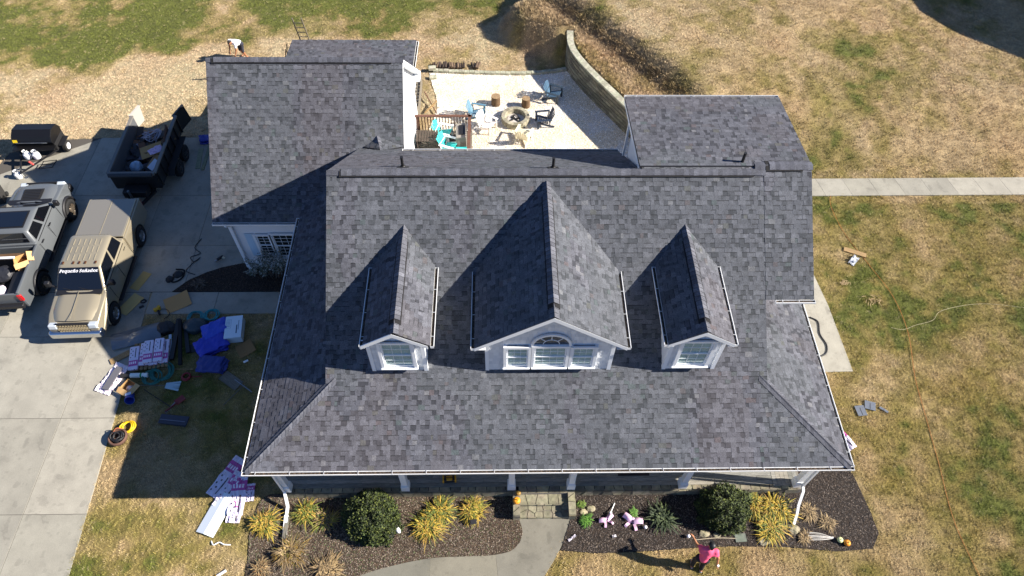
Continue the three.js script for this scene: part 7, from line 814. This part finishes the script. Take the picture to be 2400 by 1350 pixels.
  const tr_ = [limb(J.hipL, J.hipR, 0.112 + e * 0.8, 0.112 + e * 0.8)]; for (const q of ['L', 'R']) { tr_.push(limb(J['hip' + q], J['kn' + q], 0.09 + e, 0.06 + e)); if (!C.shorts) tr_.push(limb(J['kn' + q], [0, 1, 2].map(i => lerp(J['kn' + q][i], J['an' + q][i], 0.92)), 0.06 + e, 0.046 + e)); } new B().add(surfaceOf(tr_, 0.016 * s, 0.04 * s)).build('trousers', mat(C.pants, { roughness: 0.85 }), t);
  for (const q of ['L', 'R']) { const a = J['an' + q]; new B().add(surfaceOf([[add3(a, [0, -0.015, 0]), add3(add3(a, J.toe, 0.17 * s), [0, -0.03 * s, 0]), 0.052 * s, 0.042 * s], [add3(a, [0, -0.015, 0]), add3(add3(a, J.toe, -0.06 * s), [0, -0.02 * s, 0]), 0.052 * s, 0.044 * s]], 0.01 * s, 0.02 * s)).build('shoe', mat(C.shoes, { roughness: 0.7 }), t); }
  return { t, at3, s };
}
// bending worker behind the garage: faces -x, stooped with arms hanging
{ const { t } = person('bending person in a white shirt and dark shorts on the straw coloured back lawn', [-13.25, 0, -31.45], 1.0, { s: 1, toe: [-1, 0, 0], pelvis: [-0.02, 0.92, 0], neck: [-0.45, 1.24, 0.04], head: [-0.58, 1.27, 0.05], look: nrm([-0.62, -0.78, 0.1]), crown: nrm([-0.78, 0.62, 0]), shL: [-0.42, 1.18, 0.21], shR: [-0.42, 1.2, -0.17], elL: [-0.5, 0.9, 0.27], elR: [-0.48, 0.92, -0.22], wrL: [-0.62, 0.66, 0.24], wrR: [-0.6, 0.69, -0.16], hipL: [0, 0.88, 0.1], hipR: [0, 0.88, -0.1], knL: [-0.06, 0.47, 0.13], knR: [-0.02, 0.47, -0.13], anL: [0.06, 0.07, 0.14], anR: [0.12, 0.07, -0.13] }, { skin: '#9c6b4c', hair: '#1f1915', shirt: '#e4e4e8', pants: '#2a2c38', shoes: '#3a3433', sleeve: 0.6, shorts: true });
  new B().rod([-0.66, 0.62, 0.26], [-0.75, 0.5, 0.22], 0.03, 6).add(lump(0.06, 0.09, 0.06, 3, 0.3, 2), [-0.76, 0.42, 0.22]).top('rag', 'dark rag in the hand of the bending person', 'rag', M.black, [-13.25, 0, -31.45], 1.0); }
// striding person in pink at the front lawn, dark cap, one arm out to the left
{ const P = { s: 1, toe: nrm([0.2, 0, -1]), pelvis: [-0.05, 0.9, 0.02], neck: [0.08, 1.42, -0.12], head: [0.1, 1.56, -0.16], look: nrm([0.15, -0.45, -0.9]), crown: nrm([0.08, 0.89, -0.44]), shL: [-0.1, 1.36, -0.14], shR: [0.26, 1.36, -0.06], elL: [-0.22, 1.16, -0.3], elR: [0.36, 1.1, 0.06], wrL: [-0.3, 1.16, -0.52], wrR: [0.36, 0.9, 0.2], hipL: [-0.14, 0.86, 0], hipR: [0.06, 0.86, 0.04], knL: [-0.18, 0.46, -0.06], knR: [0.06, 0.46, 0.06], anL: [-0.2, 0.08, 0.02], anR: [0.06, 0.07, 0.14] };
  const r = person('person in a bright pink shirt and black cap walking on the front lawn', [6.28, 0, -5.68], 0, P, { skin: '#a5714f', hair: '#17130f', shirt: '#e9587d', pants: '#1c1c22', shoes: '#8a8a90', sleeve: 0.55 });
  const c = new B(); const g = new THREE.SphereGeometry(0.108, 20, 10, 0, 6.2832, 0, 1.45); const q = new THREE.Quaternion().setFromUnitVectors(V(0, 1, 0), V(...P.crown)); const m = new THREE.Matrix4().compose(V(...r.at3(-0.01, 0.035, 0)), q, V(1, 1, 1.1)); c.add(g, m); c.build('cap', M.black, r.t); new B().add(new THREE.CylinderGeometry(0.1, 0.1, 0.012, 18, 1, false, 0, Math.PI), new THREE.Matrix4().compose(V(...r.at3(0.09, 0.055, 0)), new THREE.Quaternion().setFromUnitVectors(V(0, 1, 0), V(...P.crown)), V(0.8, 1, 1)).multiply(new THREE.Matrix4().makeRotationY(Math.PI / 2))).build('cap_brim', M.black, r.t);
  new B().cyl(0.035, 0.035, 0.12, 0, 0, 0, 12).top('bottle', 'white drink can in the hand of the person in pink', 'can', M.white, [6.66, 0.86, -5.44]); }
// ---------------------------------------------------------------- unseen house added beyond the upper lawn to cast the corner shadow
{ const a = V(31.5, 0, -36.2), b = V(45, 0, -25.0), d = b.clone().sub(a).normalize(), L = a.distanceTo(b), n = V(-d.z, 0, d.x), t = thing('shadow_caster_house', 'unseen white gable house added beyond the upper lawn to cast the corner shadow', 'house', [(a.x + b.x) / 2, 1.2, (a.z + b.z) / 2], Math.atan2(-d.z, d.x)); const w = 4.2, h = 4.6, r = 7.3;
  new B().box(L - 0.6, h, 2 * w, 0, h / 2, 0).build('wall', M.whiteWall, t); const g = new B(); for (const s of [-1, 1]) g.slab(s > 0 ? [[-L / 2, r, 0], [-L / 2, h - 0.2, w + 0.35], [L / 2, h - 0.2, w + 0.35], [L / 2, r, 0]] : [[L / 2, r, 0], [L / 2, h - 0.2, -w - 0.35], [-L / 2, h - 0.2, -w - 0.35], [-L / 2, r, 0]], [0, -0.12, 0]); const rf = g.build('roof', mat('#4a4a50', { roughness: 0.95 }), t); for (const s of [-1, 1]) new B().tri(s > 0 ? [[L / 2 - 0.3, h, w], [L / 2 - 0.3, h, -w], [L / 2 - 0.3, r - 0.15, 0]] : [[-L / 2 + 0.3, h, -w], [-L / 2 + 0.3, h, w], [-L / 2 + 0.3, r - 0.15, 0]]).build('gable', M.whiteWall, t);
  for (const x of [-5, -1.8, 1.8, 5]) for (const s of [-1, 1]) { const f = new B().box(1.1, 1.5, 0.06, x, 1.9, s * (w + 0.02)).build('window', M.trim, t); new B().box(0.9, 1.3, 0.04, x, 1.9, s * (w + 0.045)).build('window_pane', M.glass, f); } }
scene.traverse(o => { if (o.isMesh) { o.castShadow = true; o.receiveShadow = true; } });
renderer.render(scene, camera);
